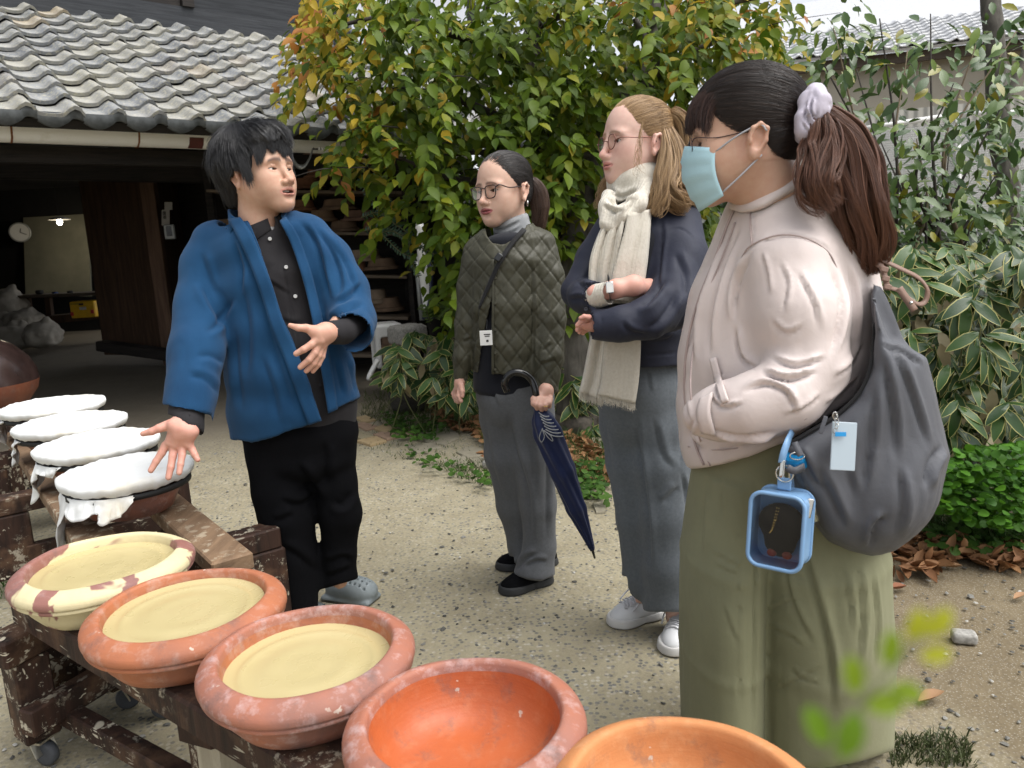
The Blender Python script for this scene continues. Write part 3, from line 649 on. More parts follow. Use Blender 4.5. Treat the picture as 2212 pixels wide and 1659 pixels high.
 wall('back_wall', fl(W(-900, 600, bk)), fl(W(420, 700, bk)), -.02, 3.2, .1, M_DARKIN); wall('wall', fl(W(420, 700, 10.2)), sh+GD*1.2, -.02, 2.9, .1, M_OLDWOOD); wall('wall', sh-GD*.2, ctr+GD*.3, -.02, 2.7, .1, M_OLDWOOD); wall('end_wall', ctr+GD*.3, right+GD*.1, -.02, 2.35, .08, M_OLDWOOD)
 wall('partition', pst+np.array([.05, .1, 0]), fl(W(420, 700, 10.2)), -.02, 2.9, .1, M_BROWNWOOD)
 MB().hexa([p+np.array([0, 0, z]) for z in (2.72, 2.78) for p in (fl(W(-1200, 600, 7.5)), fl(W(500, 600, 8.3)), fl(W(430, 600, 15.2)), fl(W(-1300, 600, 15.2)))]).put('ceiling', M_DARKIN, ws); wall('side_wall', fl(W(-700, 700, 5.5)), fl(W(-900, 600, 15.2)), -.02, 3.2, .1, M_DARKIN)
 MB().beam(pst, pst+[0, 0, 2.72], .20, .16, up=(1, .2, 0), bev=.008).put('door_post', M_POSTWOOD, ws); q = fl(W(225, 750, 10.0)); MB().hexa([p_+np.array([0, 0, z]) for z in (.10, 2.3) for p_ in (q, pst-GD*.05+GN*.15, pst-GD*.05+GN*.20, q+GN*.05)]).put('sliding_door', M_BROWNWOOD, ws)
 MB().beam(W(218, 746, 9.3), W(378, 768, 8.9), .16, .12, bev=.01).put('threshold', M_OLDWOOD, ws); MB().beam(W(-80, 360, 9.5), W(112, 362, 9.5), .12, .16, bev=.01).put('tie_beam', M_BROWNGREY, ws); MB().beam(W(238, 318, 6.6), W(282, 320, 6.6), .1, .26, bev=.01).put('beam_end', M_OLDWOOD, ws); MB().beam(W(-400, 345, 7.6), W(640, 370, 8.6), .16, .3, bev=.01).put('header_beam', M_OLDWOOD, ws)
 return ws, pst
M_POSTWOOD = wood_mat('reddish_post', (.08, .045, .03), (.19, .115, .075), (14, 14, 1.2)); M_CLAYBED = plain('clay_bedding', (.30, .20, .09), .95, var=.3, scale=12, bump=.3); M_TILE_D = plain('dark_drip_tile', (.075, .082, .085), .55, var=.35, scale=25, bump=.3); M_DARKGLASS = plain('old_window_glass', (.012, .014, .016), .08, var=.4, scale=2); M_WHITEP = plain('white_plastic', (.66, .66, .64), .4, var=.05, scale=4); M_NAVYHOSE = plain('navy_hose', (.010, .016, .045), .4); M_BROWNGREY = wood_mat('grey_board', (.055, .042, .032), (.10, .080, .062), (3, 3, 20))
WORKSHOP, PST = build_workshop()
def wdisc(c, n, prof, k=28): z = unit(n); x = unit(np.cross((0, 0, 1), z)); return MB().lathe(c, prof, k, np.stack([x, np.cross(z, x), z], 1))
def build_interior():
 up = np.array([0, 0, 1.0]); to = lambda p: unit(np.array([CAM_POS[0]-p[0], CAM_POS[1]-p[1], 0]))
 p = [W(55, 640, 14.6), W(196, 640, 14.6), W(190, 462, 14.6), W(50, 470, 14.6)]; n_ = np.array([0, .05, 0]); tag(MB().hexa(p[:4]+[q+n_ for q in p]).put('wall_panel', M_BOARD), 'grey olive board behind the hanging lamp in the dark workshop', 'panel')
 c = W(43, 502, 14.45); ck = empty('wall_clock', c, label='round white wall clock in the dark workshop', cat='clock'); r = 21*14.45/F; wdisc(c, to(c), [(0, 0), (r, 0), (r, .05), (r*.9, .055), (r*.88, .03), (0, .03)]).put('clock_case', M_STEEL, ck); wdisc(c+to(c)*.032, to(c), [(0, 0), (r*.87, 0)]).put('clock_face', M_WHITEP, ck)
 x = unit(np.cross(up, to(c))); hf = c+to(c)*.04
 for a, l in ((2.0, .6), (.3, .4)): MB().beam(hf, hf+(x*math.sin(a)+up*math.cos(a))*r*l, .012, .006, up=to(c), bev=0).put('clock_hand', M_INK2, ck)
 c = W(128, 474, 13.6); lp = empty('pendant_lamp', c+up*.0, label='hanging workshop lamp with wide white shade and lit bulb', cat='lamp'); r = 22*13.6/F
 MB().lathe(c, [(.03, .05), (r*.7, .03), (r, 0), (r*.98, -.008), (r*.68, .018), (.03, .04)], 28).put('lamp_shade', M_WHITEP, lp, smooth=True); MB().lathe(c+np.array([0, 0, -.045]), [(0, -.055), (.03, -.045), (.048, -.012), (.045, .02), (.025, .05), (0, .052)], 16).put('bulb', M_BULB, lp, smooth=True); MB().tube([c, c+up*1.0], .006, 6).put('flex', M_INK2, lp)
 l = bpy.data.objects.new('bulb_light', bpy.data.lights.new('bulb_light', 'POINT')); COL.objects.link(l); l.data.energy = 4.5; l.data.shadow_soft_size = .06; l.data.color = (1, .86, .62); l.location = (0, 0, -.13); l.parent = lp
 bn = empty('work_bench', W(150, 700, 12.6), label='low dark work bench inside the workshop', cat='bench'); MB().beam(W(40, 640, 12.4), W(238, 632, 12.4), .55, .05).put('bench_top', M_BROWNGREY, bn); MB().beam(W(105, 690, 12.5), W(235, 678, 12.5), .4, .12).put('bench_shelf', M_BROWNWOOD, bn)
 for x, y in ((62, 690), (108, 700), (225, 690)): b_ = W(x, y, 12.5); MB().beam(np.array([b_[0], b_[1], 0]), W(x-4, 640, 12.5), .09, .09, up=(1, 0, 0)).put('leg', M_BROWNWOOD, bn)
 c = W(188, 667, 12.3); cr = empty('crate', c-np.array([0, 0, .16]), label='yellow plastic crate with red marks under the work bench', cat='crate'); MB().box(c, (.19, .15, .13), rotz(.05), bev=.012).put('crate_body', M_YELLOW, cr)
 for dx, dz, w_, h_, mt in ((-.16, -.06, .024, .03, M_REDP), (.16, -.04, .024, .03, M_REDP), (0, .085, .034, .016, M_INK2), (.02, .02, .05, .022, M_GREYP), (-.1, .095, .06, .010, M_OLIVEP)): MB().box(c+np.array([dx, -.156, dz]), (w_, .004, h_)).put('marking' if mt != M_INK2 else 'hand_hole', mt, cr)
 for i, (x, y, r) in enumerate(((86, 628, .06), (120, 630, .05), (152, 627, .045))): b_ = W(x, y+8, 12.3); tag(MB().lathe(b_, [(0, 0), (r*.8, 0), (r, r*.6), (r*.9, r*1.1), (r*.6, r*1.2), (0, r*1.15)], 16).put('small_pot', M_INK2 if i != 1 else M_GLAZEBLUE, smooth=True, base=b_), ('small dark pot at the clock end of the work bench', 'small blue pot in the middle of the work bench', 'small dark pot at the door end of the work bench')[i], 'pot')
 for i, (x, y, w_, h_, d, lab) in enumerate(((18, 655, .34, .34, 12.2, 'topmost bulging sack of clay on the heap'), (52, 690, .40, .22, 12.0, 'sack lying across the middle of the clay heap'), (5, 695, .3, .25, 12.1, 'sack of clay at the picture edge below the topmost sack'), (36, 726, .42, .28, 11.7, 'bottom sack of the clay heap nearest the picture edge'), (92, 722, .36, .28, 11.5, 'pale sack slumped beside the bench at the end of the heap'))):
  c = W(x, y, d); s = SDF(); s.ell(c, (w_*.75, .26, h_*.75)); s.box(c-np.array([0, 0, h_*.25]), (w_*.6, .22, h_*.38), rd=.08, k=.1); s.cone(c+np.array([w_*.2, 0, h_*.4]), c+np.array([w_*.3, 0, h_*.75]), .09, .04, k=.1)
  o = garment('clay_sack', s, .028, M_SACK, None, nz=[(.05, (6, 6, 9), i), (.02, (15, 15, 20), i+3)], base=c-np.array([0, 0, h_*.6])); tag(o, lab, 'sack', 'sacks of clay heaped in the workshop')
 for nm, x, y, w_, h_, mt, lab, cat in (('paper_note', 364, 445, .045, .045, M_PAPERD, 'small blank paper note at the top of the door post', 'paper'), ('paper_notice', 358, 470, .045, .09, M_PAPERD, 'tall printed paper notice on the door post above the intercom', 'notice')):
  c = W(x, y, 8.95); o = MB().box(c, (w_, .004, h_), MCAM @ rotx(R_(90)) @ rotz(0), bev=0).put(nm, mt, base=c); tag(o, lab, cat)
  if 'printed' in lab:
   for k in range(6): MB().box(c+np.array([-.02+.012*(k % 3), -.006, .05-.05*(k//3)-.0]), (.003, .0015, .022)).put('lettering', M_INK2, o)
 c = W(367, 501, 8.9); ic = empty('intercom', c-np.array([0, 0, .09]), label='grey intercom panel with dark camera window on the door post', cat='intercom'); MB().box(c, (.062, .02, .085), bev=.008).put('intercom_case', M_STEEL, ic); MB().box(c+np.array([0, -.022, .01]), (.03, .003, .055), bev=.002).put('camera_window', M_DARKGLASS, ic)
def emis(name, c, s): m = NT(name); m.b.inputs['Emission Color'].default_value = tuple(c)+(1,); m.b.inputs['Emission Strength'].default_value = s; return m.done((.8, .8, .8), .4)
M_BULB = emis('lit_bulb', (1, .93, .8), 6.0); M_INK2 = plain('matt_black', (.012, .012, .012), .7); M_YELLOW = plain('yellow_plastic', (.62, .36, .01), .5); M_REDP = plain('red_mark', (.45, .03, .03), .6); M_GREYP = plain('grey_mark', (.45, .45, .42), .6); M_OLIVEP = plain('olive_mark', (.25, .18, .01), .6); M_GLAZEBLUE = plain('blue_glaze', (.03, .05, .14), .2); M_SACK = plain('woven_sack', (.30, .275, .235), .9, var=.2, scale=7, bump=.2); M_PAPERD = plain('aged_paper', (.42, .40, .37), .8, var=.08, scale=8)
build_interior()
# shelf of upturned drying bowls
M_DRYCLAY = [plain('dry_clay_%d' % i, c, .85, var=.25, scale=9, bump=.2) for i, c in enumerate(((.24, .115, .065), (.20, .13, .085), (.28, .21, .15), (.17, .10, .07)))]
M_SHELFWOOD = wood_mat('pale_shelf_plank', (.10, .075, .055), (.22, .175, .13), (2, 2, 18))
def build_shelf():
 D = 8.1; sp = empty('bowl_shelf', W(750, 800, D), label='tall plank shelf rack stacked with upturned drying bowls', cat='shelf'); zz = lambda y: W(760, y, D)[2]; lines = []
 for y0, y1, xa, xb in ((352, 352, 450, 880), (412, 416, 470, 880), (499, 502, 480, 885), (588, 592, 640, 888), (672, 678, 640, 890), (750, 760, 640, 900)):
  MB().beam(W(xa, y0+4, D), W(xb, y1+4, D), .62, .030, bev=.004).put('plank', M_SHELFWOOD, sp)
 for x in (470, 640, 880):
  b_ = W(x, 560, D+.28); MB().beam(np.array([b_[0], b_[1], 0]), np.array([b_[0], b_[1], 2.55]), .08, .08, up=(1, 0, 0)).put('upright', M_OLDWOOD, sp)
 for x in (640, 884): b_ = W(x, 560, D-.28); MB().beam(np.array([b_[0], b_[1], 0]), np.array([b_[0], b_[1], 2.4]), .05, .05, up=(1, 0, 0)).put('upright', M_OLDWOOD, sp) if x > 700 else None
 me = {}
 L = [(699, 386, 85, 24), (668, 410, 76, 24), (747, 411, 74, 22), (817, 410, 60, 22), (655, 456, 62, 23), (734, 455, 89, 24), (698, 479, 64, 24), (780, 478, 89, 23), (746, 501, 76, 24), (813, 500, 66, 24), (790, 564, 80, 25), (780, 586, 30, 20), (826, 582, 76, 24), (815, 655, 54, 30), (837, 671, 76, 29), (690, 350, 90, 22), (790, 350, 84, 22), (500, 500, 80, 26), (590, 500, 86, 24), (780, 745, 90, 26), (850, 748, 70, 24)]
 nm = ['highest', 'second', 'third', 'fourth']
 where = ['in front of the gutter hook at the top of the shelf', 'on the top plank close behind the talking man', 'in the middle of the upper plank of the shelf', 'at the far end of the upper plank of the shelf', 'just beside the talking man on the second plank', 'topmost in the middle of the second plank', 'at mid height of the pile beside the man', 'at mid height of the pile on the second plank below the creeper', 'lying directly on the second plank below the pile', 'lying on the second plank at its far end', 'upper one of the pair on the third plank', 'small edge of bowl showing behind the sleeve on the third plank', 'lower one of the pair on the third plank', 'pale upper one on the lowest plank', 'lower one on the lowest plank by the downpipe', 'on the hidden top plank', 'on the hidden top plank end', 'behind the man at neck height', 'behind the man at shoulder height', 'under the lowest plank near the white stool', 'under the lowest plank at its far end']
 for i, (x, y, w_, h_) in enumerate(L):
  r = w_*D/F/2; h = h_*D/F; c = W(x, y, D-.05+.05*(i % 3)); pr = [(r*.62, h), (r*.70, h*.98), (r*.78, h*.5), (r*.83, h*.32), (r*.97, h*.26), (r, h*.14), (r*.985, .02*h), (r*.9, 0), (r*.75, h*.2), (r*.6, h*.9)]
  o = MB().lathe(c, pr, 24).add(c+np.array([(r*.62*math.cos(a), r*.62*math.sin(a), h) for a in np.linspace(0, 2*math.pi, 24, endpoint=False)]), [tuple(range(24))]).put('drying_bowl', M_DRYCLAY[[0, 0, 3, 3, 0, 1, 1, 3, 1, 0, 2, 0, 1, 2, 1, 3, 3, 1, 0, 3, 1][i]], smooth=True, base=c); tag(o, 'upturned clay bowl '+where[i], 'bowl', 'upturned bowls drying on the shelf');
  md = o.modifiers.new('e', 'EDGE_SPLIT'); md.split_angle = R_(50)
build_shelf()
# rolling racks and clay bowls
M_RACK = wood_mat('splattered_rack_wood', (.012, .007, .005), (.055, .026, .017), (16, 16, 2), .7, .85, (.60, .55, .43), .5, (.10, .055, .032), 16); M_RACK2 = wood_mat('bare_plank', (.12, .075, .045), (.27, .175, .105), (16, 2, 16), .75, .5, (.6, .55, .42)); M_RACKW = wood_mat('slip_coated_wood', (.30, .26, .19), (.48, .43, .33), (16, 16, 2), .8, .4, (.04, .02, .015))
M_CASTER = plain('zinc_steel', (.42, .40, .34), .35, metal=.8); M_WHEEL = plain('grey_rubber_wheel', (.06, .065, .075), .6)
def terracotta(name, base, dark, pale, slip=0.0, wet=.5, slipc=(.62, .52, .26), pamt=.6):
 m = NT(name); co = m.coords('Object'); n = m.noise(co, 6, 6, .65); f = m.noise(co, 28, 5, .7); g = m.noise(co, 3, 4, .6); mp = m.n('Mapping'); m.link(co, mp.inputs[0]); mp.inputs['Scale'].default_value = (3, 3, 90); rg = m.noise(mp.outputs[0], 2.5, 3)
 c = m.mix(m.ramp(n, [(.3, 0), (.7, 1)]), base, dark); c = m.mix(m.math('MULTIPLY', m.ramp(f, [(.5, 0), (.68, 1)]), pamt), c, pale); c = m.mix(m.math('MULTIPLY', m.ramp(g, [(.55, 0), (.75, 1)]), .5), c, (.09, .075, .075)); c = m.mix(m.math('MULTIPLY', rg, .25), c, tuple(x*.5 for x in base)); c = m.mix(m.math('MULTIPLY', m.ramp(m.noise(co, 38, 3, .5), [(.70, 0), (.72, 1)]), m.math('MULTIPLY', m.ramp(m.noise(co, 7, 2), [(.52, 0), (.60, 1)]), .7)), c, (.62, .57, .49)); c = m.mix(m.math('MULTIPLY', m.ramp(m.noise(co, 13, 6, .8), [(.55, 0), (.72, 1)]), .55), c, (.10, .085, .085))
 if slip: k = m.ramp(m.noise(co, 5.0, 4, .55, .8), [(.5-slip*.17, 0), (.52-slip*.17, 1)]); c = m.mix(k, c, m.mix(f, tuple(x*.85 for x in slipc), (.72, .64, .40)))
 return m.done(c, m.ramp(n, [(.3, wet), (.8, min(.95, wet+.3))]), m.bump(f, .35, .004, m.bump(rg, .12, .004)), .35)
M_TC = terracotta('terracotta', (.47, .165, .072), (.36, .135, .08), (.52, .33, .26)); M_TC2 = terracotta('rosy_terracotta', (.44, .155, .085), (.29, .15, .125), (.52, .36, .34), pamt=.85); M_TCSPLAT = terracotta('slip_splashed_terracotta', (.30, .13, .10), (.30, .15, .135), (.46, .30, .28), .10, slipc=(.66, .56, .33)); M_TCIN = terracotta('wet_orange_clay', (.52, .13, .040), (.42, .11, .045), (.56, .23, .12), 0, .30, pamt=.35); M_PEACH = terracotta('dry_peach_clay', (.58, .25, .095), (.52, .21, .08), (.62, .33, .16), 0, .6, pamt=.5)
def slip_mat():
 m = NT('clay_slip'); co = m.coords('Object'); n = m.noise(co, 5, 4, .5); f = m.noise(co, 18, 3, .5); wv = m.n('TexWave'); wv.wave_type = 'RINGS'; wv.rings_direction = 'Z'; m.link(co, wv.inputs[0]); wv.inputs['Scale'].default_value = 7; wv.inputs['Distortion'].default_value = 5; wv.inputs['Detail'].default_value = 3
 c = m.mix(m.ramp(n, [(.2, 0), (.85, 1)]), (.45, .375, .180), (.52, .44, .235)); return m.done(c, m.ramp(f, [(.3, .22), (.7, .42)]), m.bump(f, .05, .003), .5)
M_SLIP = slip_mat()
def bowl(name, c, R, mats, label, slip=None, depth=.112, tilt=None, group=None):
 """wide clay bowl with a rolled rim; c = centre of the rim's top"""
 k = R/.213; rng = np.random.default_rng(int(abs(c[0])*1000)); f1, f2 = rng.uniform(0, 6, 2); b = empty(name, c-np.array([0, 0, depth]), label=label, cat='bowl', group=group)
 outer = [(.0, -depth), (.150, -depth), (.158, -depth+.004), (.178, -.082), (.184, -.064), (.189, -.056), (.190, -.051), (.2085, -.0485), (.2105, -.046), (.2100, -.0405), (.2085, -.0385), (.2130, -.0365), (.2145, -.033), (.2140, -.024), (.2105, -.0165), (.198, -.0075), (.184, -.0010), (.1765, -.0002), (.1725, -.002), (.170, -.007), (.168, -.018)]
 inner = [(.168, -.018), (.166, -.032), (.163, -.045), (.150, -.072), (.128, -.090), (.09, -.098), (0, -.100)]
 def shp(prof, n=72):
  mb = MB(); mb.lathe(c, [(r*k, z*(depth/.112)) for r, z in prof], n); V, Q, M = mb.arr(); a = np.arctan2(V[:, 1]-c[1], V[:, 0]-c[0]); w_ = .0022*np.sin(2*a+f1)+.0012*np.sin(5*a+f2); V[:, 2] += w_; V[:, :2] += (V[:, :2]-c[:2])*(.006*np.sin(3*a+1))[:, None]; return V, Q
 V, Q = shp(outer); o = put('bowl_body', V, Q, mats[0], b, smooth=True); md = o.modifiers.new('e', 'EDGE_SPLIT'); md.split_angle = R_(48); V, Q = shp(inner); put('bowl_inside', V, Q, mats[1], b, smooth=True)
 if slip is not None:
  n = 72; G = []
  for i, r in enumerate(np.linspace(0, 1, 26)):
   G.append([(c[0]+k*.1665*r*math.cos(a)*(1 if r < 1 else 1.005), c[1]+k*.1665*r*math.sin(a), c[2]-slip+.0015*math.sin(r*17)*r+.0016*math.exp(-((r-.80)/.03)**2)-.002*math.exp(-((r-.86)/.02)**2)+.006*max(0, r-.9)/.1) for a in np.linspace(0, 2*math.pi, n+1)])
  G = np.array(G); P = G.reshape(-1, 3); P[:, 2] += .0007*vnoise(P, 14, 2); MB().sheet(P.reshape(G.shape), flip=True).put('slip', M_SLIP, b, smooth=True)
 return b
ZR = .56
BC = [onz(222, 1205, ZR), onz(400, 1298, ZR), onz(662, 1395, ZR), onz(1002, 1537, ZR), onz(1484, 1716, ZR)]
bowl('clay_bowl', BC[0], .209, (M_TCSPLAT, M_TCSPLAT), 'wide clay bowl splashed with cream slip on its rim, first in the row', .030); bowl('clay_bowl', BC[1], .205, (M_TC, M_TC), 'orange terracotta bowl full of yellow slip, between the splashed bowl and a deeper one', .026); bowl('clay_bowl', BC[2], .197, (M_TC2, M_TC), 'terracotta bowl with chalky rim holding yellow slip well below its edge', .040); bowl('clay_bowl', BC[3], .190, (M_TC2, M_TCIN), 'empty red clay bowl with shiny orange inside and dusty pink rim'); bowl('clay_bowl', BC[4], .192, (M_PEACH, M_PEACH), 'pale peach clay bowl cut off by the bottom of the picture')
def caster(parent, p, yaw=.3):
 """swivel caster: plate, fork, wheel on the ground below p"""
 R = rotz(yaw); w_ = empty('caster', p); w_.parent = parent; w_.location = Vector(p-np.array(parent.location)); h = p[2]
 MB().box(p+np.array([0, 0, -.003]), (.038, .032, .003), R).put('plate', M_CASTER, w_)
 for s in (-1, 1): MB().beam(p+R @ np.array([0, s*.017, -.004]), np.array([p[0], p[1], .034])+R @ np.array([.016, s*.017, 0]), .004, .03, up=R @ np.array([0, 1, 0]), bev=.001).put('fork', M_CASTER, w_)
 ax = R @ np.array([0, 1.0, 0]); MB().lathe(np.array([p[0], p[1], .0345])+R @ np.array([.016, 0, 0]), [(0, -.012), (.012, -.013), (.026, -.012), (.033, -.010), (.0345, 0), (.033, .010), (.026, .012), (.012, .013), (0, .012)], 20, np.stack([np.cross(ax, (0, 0, 1)), (0, 0, 1), ax], 1)).put('wheel', M_WHEEL, w_, smooth=True)
def build_racks():
 RD = unit(np.array([BC[3][0]-BC[0][0], BC[3][1]-BC[0][1], 0])); RN = np.array([RD[1], -RD[0], 0]); RN = -RN if RN[0] > 0 else RN; zt = ZR-.114; b0 = np.array([BC[0][0], BC[0][1], 0])
 rk = empty('rolling_rack', b0+RD*.5, label='dark splattered timber rack on casters carrying the open clay bowls', cat='rack'); L = 2.6
 for off, nm in ((.085, 'rail'), (-.105, 'rail')): p = b0+RN*off+np.array([0, 0, zt-.035]); MB().beam(p-RD*.24, p+RD*L, .11, .07, bev=.006).put(nm, M_RACK, rk)
 zl = zt-.062
 def frame(e0, e1, k0, bare=False):
  u = unit(e1-e0); MB().beam(e0-u*.075+[0, 0, zl-.036], e1+u*.07+[0, 0, zl-.036], .095, .072, bev=.006).put('cross_bar', M_RACK, rk)
  for k, e in enumerate((e0, e1)):
   MB().beam(e+[0, 0, zl-.074], e+[0, 0, .085], .085, .085, up=RD, bev=.005).put('leg', M_RACK if k or not bare else M_RACKW, rk); MB().beam(e-RD*.070+[0, 0, zl-.076], e-RD*.070+[0, 0, .082], .050, .08, up=RD, bev=.005).put('leg_board', M_RACK, rk); caster(rk, e+[0, 0, .083], .6 if k else -.3)
  MB().beam(e0-u*.05+RD*.07+[0, 0, .17], e1+u*.05+RD*.07+[0, 0, .17], .05, .07, bev=.004).put('stretcher', M_RACK, rk)
 f0, f1 = onz(95, 1648), onz(268, 1532); frame(f0, f1, 0); q0 = onz(420, 1572, zl-.03)*[1, 1, 0]; q0 = q0+unit(f1-f0)*.07; frame(q0, q0+(f1-f0)*1.15, 1, True); frame(q0+RD*.95, q0+RD*.95+(f1-f0)*1.15, 1)
 MB().beam(f0+RD*.02+unit(f1-f0)*.06+[0, 0, .125], q0+RD*.95+unit(f1-f0)*.06+[0, 0, .125], .045, .05, bev=.004).put('long_rail', M_RACK, rk); e = onz(345, 1550); MB().beam(e+[0, 0, zl], e+[0, 0, .085], .085, .085, up=RD, bev=.005).put('leg', M_RACK, rk); caster(rk, e+[0, 0, .083], .2)
 zc = .62; CC = [onz(113, 871, zc), onz(152, 908, zc), onz(210, 951, zc), onz(273, 1010, zc)]; rad = [.232, .222, .218, .204]; cd = unit(np.array([CC[3][0]-CC[0][0], CC[3][1]-CC[0][1], 0])); cn = np.array([-cd[1], cd[0], 0]); k2 = empty('rolling_rack', (np.array([CC[1][0], CC[1][1], 0])+np.array([CC[2][0], CC[2][1], 0]))/2, label='dark timber rack carrying the four cloth covered bowls', cat='rack'); z2 = zc-.16; a0 = np.array([CC[0][0], CC[0][1], 0]); Lc = np.linalg.norm(CC[3][:2]-CC[0][:2])
 for off in (.12, -.14): MB().beam(a0-cd*.3+cn*off+[0, 0, z2-.025], a0+cd*(Lc+.62)+cn*off+[0, 0, z2-.025-.0], .115, .05, bev=.005).put('rail', M_RACK2, k2)
 for s in (-.05, Lc*.5, Lc+.30):
  c = a0+cd*s; MB().beam(c+cn*.36+[0, 0, z2-.086], c-cn*.36+[0, 0, z2-.086], .09, .068, bev=.005).put('cross_bar', M_RACK, k2)
  for q in (.30, -.30): MB().beam(c+cn*q+[0, 0, z2-.122], c+cn*q+[0, 0, .085], .14, .09, up=cd, bev=.006).put('leg', M_RACK, k2); caster(k2, c+cn*q+[0, 0, .083], .4)
  MB().beam(c+cn*.26+cd*.03+[0, 0, .17], c-cn*.26+cd*.03+[0, 0, .17], .05, .07, bev=.004).put('stretcher', M_RACK, k2)
 labs = ['farthest of the four cloth covered bowls, stained at one end', 'second cloth covered bowl from the workshop with a tan stain', 'third cloth covered bowl with a grubby yellowed rim', 'nearest cloth covered bowl, black cord tied below its rim, under the open hand']
 for i, c in enumerate(CC): covered(c, rad[i], labs[i], i, cd, cn)
 k3 = empty('rolling_rack', onz(-20, 1130), label='dark timber rack at the picture edge under the glazed jar', cat='rack'); p = np.array(k3.location)
 j = onz(-60, 905, .42)
 MB().beam(np.array([j[0]-.5, j[1]+.25, .395]), np.array([j[0]+.52, j[1]-.25, .395]), .16, .06, bev=.005).put('rail', M_RACK, k3); MB().beam(np.array([j[0]-.2, j[1]+.4, .33]), np.array([j[0]+.35, j[1]-.42, .33]), .09, .068, bev=.005).put('cross_bar', M_RACK, k3)
 for (x, y) in ((30, 1100), (-60, 1150), (66, 1075)): q = onz(x, y); MB().beam(q+[0, 0, .30], q+[0, 0, .085], .12, .09, up=(1, 0, 0), bev=.006).put('leg', M_RACK, k3); caster(k3, q+[0, 0, .083], .5)
 jb = empty('glazed_jar', np.array([j[0], j[1], .425]), label='large brown jar with dark glazed top at the picture edge', cat='jar'); r = .37
 MB().lathe(np.array([j[0], j[1], .425]), [(0, 0), (r*.62, 0), (r*.80, .06), (r*.96, .14), (r, .20)], 48).put('jar_body', M_JARRED, jb, smooth=True); MB().lathe(np.array([j[0], j[1], .425]), [(r, .20), (r*.985, .26), (r*.90, .33), (r*.70, .41), (r*.50, .45), (r*.42, .46), (0, .46)], 48).put('glazed_top', M_GLAZE, jb, smooth=True)
def covered(c, r, label, i, cd, cn):
 b = empty('covered_bowl', c-np.array([0, 0, .145]), label=label, cat='bowl', group='cloth covered bowls'); rng = np.random.default_rng(60+i); dp = .14
 MB().lathe(c, [(0, -dp), (r*.62, -dp), (r*.74, -.09), (r*.86, -.055), (r*.9, -.045)], 48).put('bowl_body', M_JARRED if i != 3 else M_TC2, b, smooth=True)
 n, G = 72, []
 for q, z in ((0, .003), (.5, .002), (.85, .002), (.95, -.001), (1.0, -.007), (1.003, -.018), (.975, -.032), (.93, -.040)): G.append([(c[0]+r*q*math.cos(a)*(1+.003*math.sin(7*a+i)*(q > .9)), c[1]+r*q*math.sin(a)*(1+.003*math.sin(9*a)*(q > .9)), c[2]+z+(.002*math.sin(11*a+2*i)+.002*math.sin(29*a))*(q > .88)*(z < 0)+.002*math.sin(3*a+i)) for a in np.linspace(0, 2*math.pi, n+1)])
 cl = MB().sheet(np.array(G), flip=True).put('cloth', M_CLOTHW, b, smooth=True); MB().lathe(c+np.array([0, 0, -.052]), [(r*.905, -.010), (r*.935, -.010), (r*.935, .008), (r*.905, .008)], 48).put('cord', M_INK2, b, smooth=True)
 a0, a1, pk, wd, ln, sh = ((178, 232, 200, 12, .11, .03), (180, 236, 202, 12, .10, .03), (184, 262, 206, 14, .11, .035), (186, 300, 207, 13, .17, .045))[i]; G = []; aa = np.linspace(a0, a1, 60)
 for u in np.linspace(0, 1, 11):
  row = []
  for ad in aa:
   e = min(1, (ad-a0)/8, (a1-ad)/8); n1 = vnoise(np.array([[ad*.11, u*1.2, i]]), 1, 2)[0]; n2 = vnoise(np.array([[ad*.3, u*2, i]]), 1, 4)[0]; l_ = (sh*(1+.7*n1)+ln*math.exp(-((ad-pk)/wd)**2))*max(.1, e); a = R_(ad+4*n2*u); rr = r*.93+(.026*n1+.012*n2)*(.2+u)+.02*u; row.append((c[0]+rr*math.cos(a), c[1]+rr*math.sin(a), c[2]-.046-l_*u+.008*n2*u))
  G.append(row)
 o = MB().sheet(np.array(G)).put('cloth_tail', M_CLOTHW, b, smooth=True); md = o.modifiers.new('t', 'SOLIDIFY'); md.thickness = .0025
def cloth_white():
 m = NT('cover_cloth'); co = m.coords('Object'); n = m.noise(co, 3.2, 5, .6); f = m.noise(co, 300, 2); c = m.mix(m.ramp(n, [(.55, 0), (.72, 1)]), (.76, .77, .76), (.62, .56, .43)); return m.done(c, .9, m.bump(m.noise(co, 16, 4), .25, .012, m.bump(f, .2, .001)), .2)
M_CLOTHW = cloth_white(); M_JARRED = terracotta('brown_jar_clay', (.24, .075, .038), (.17, .06, .035), (.30, .16, .11), 0, .35, pamt=.3); M_GLAZE = plain('dark_jar_glaze', (.030, .018, .016), .22, var=.5, scale=5)
build_racks()
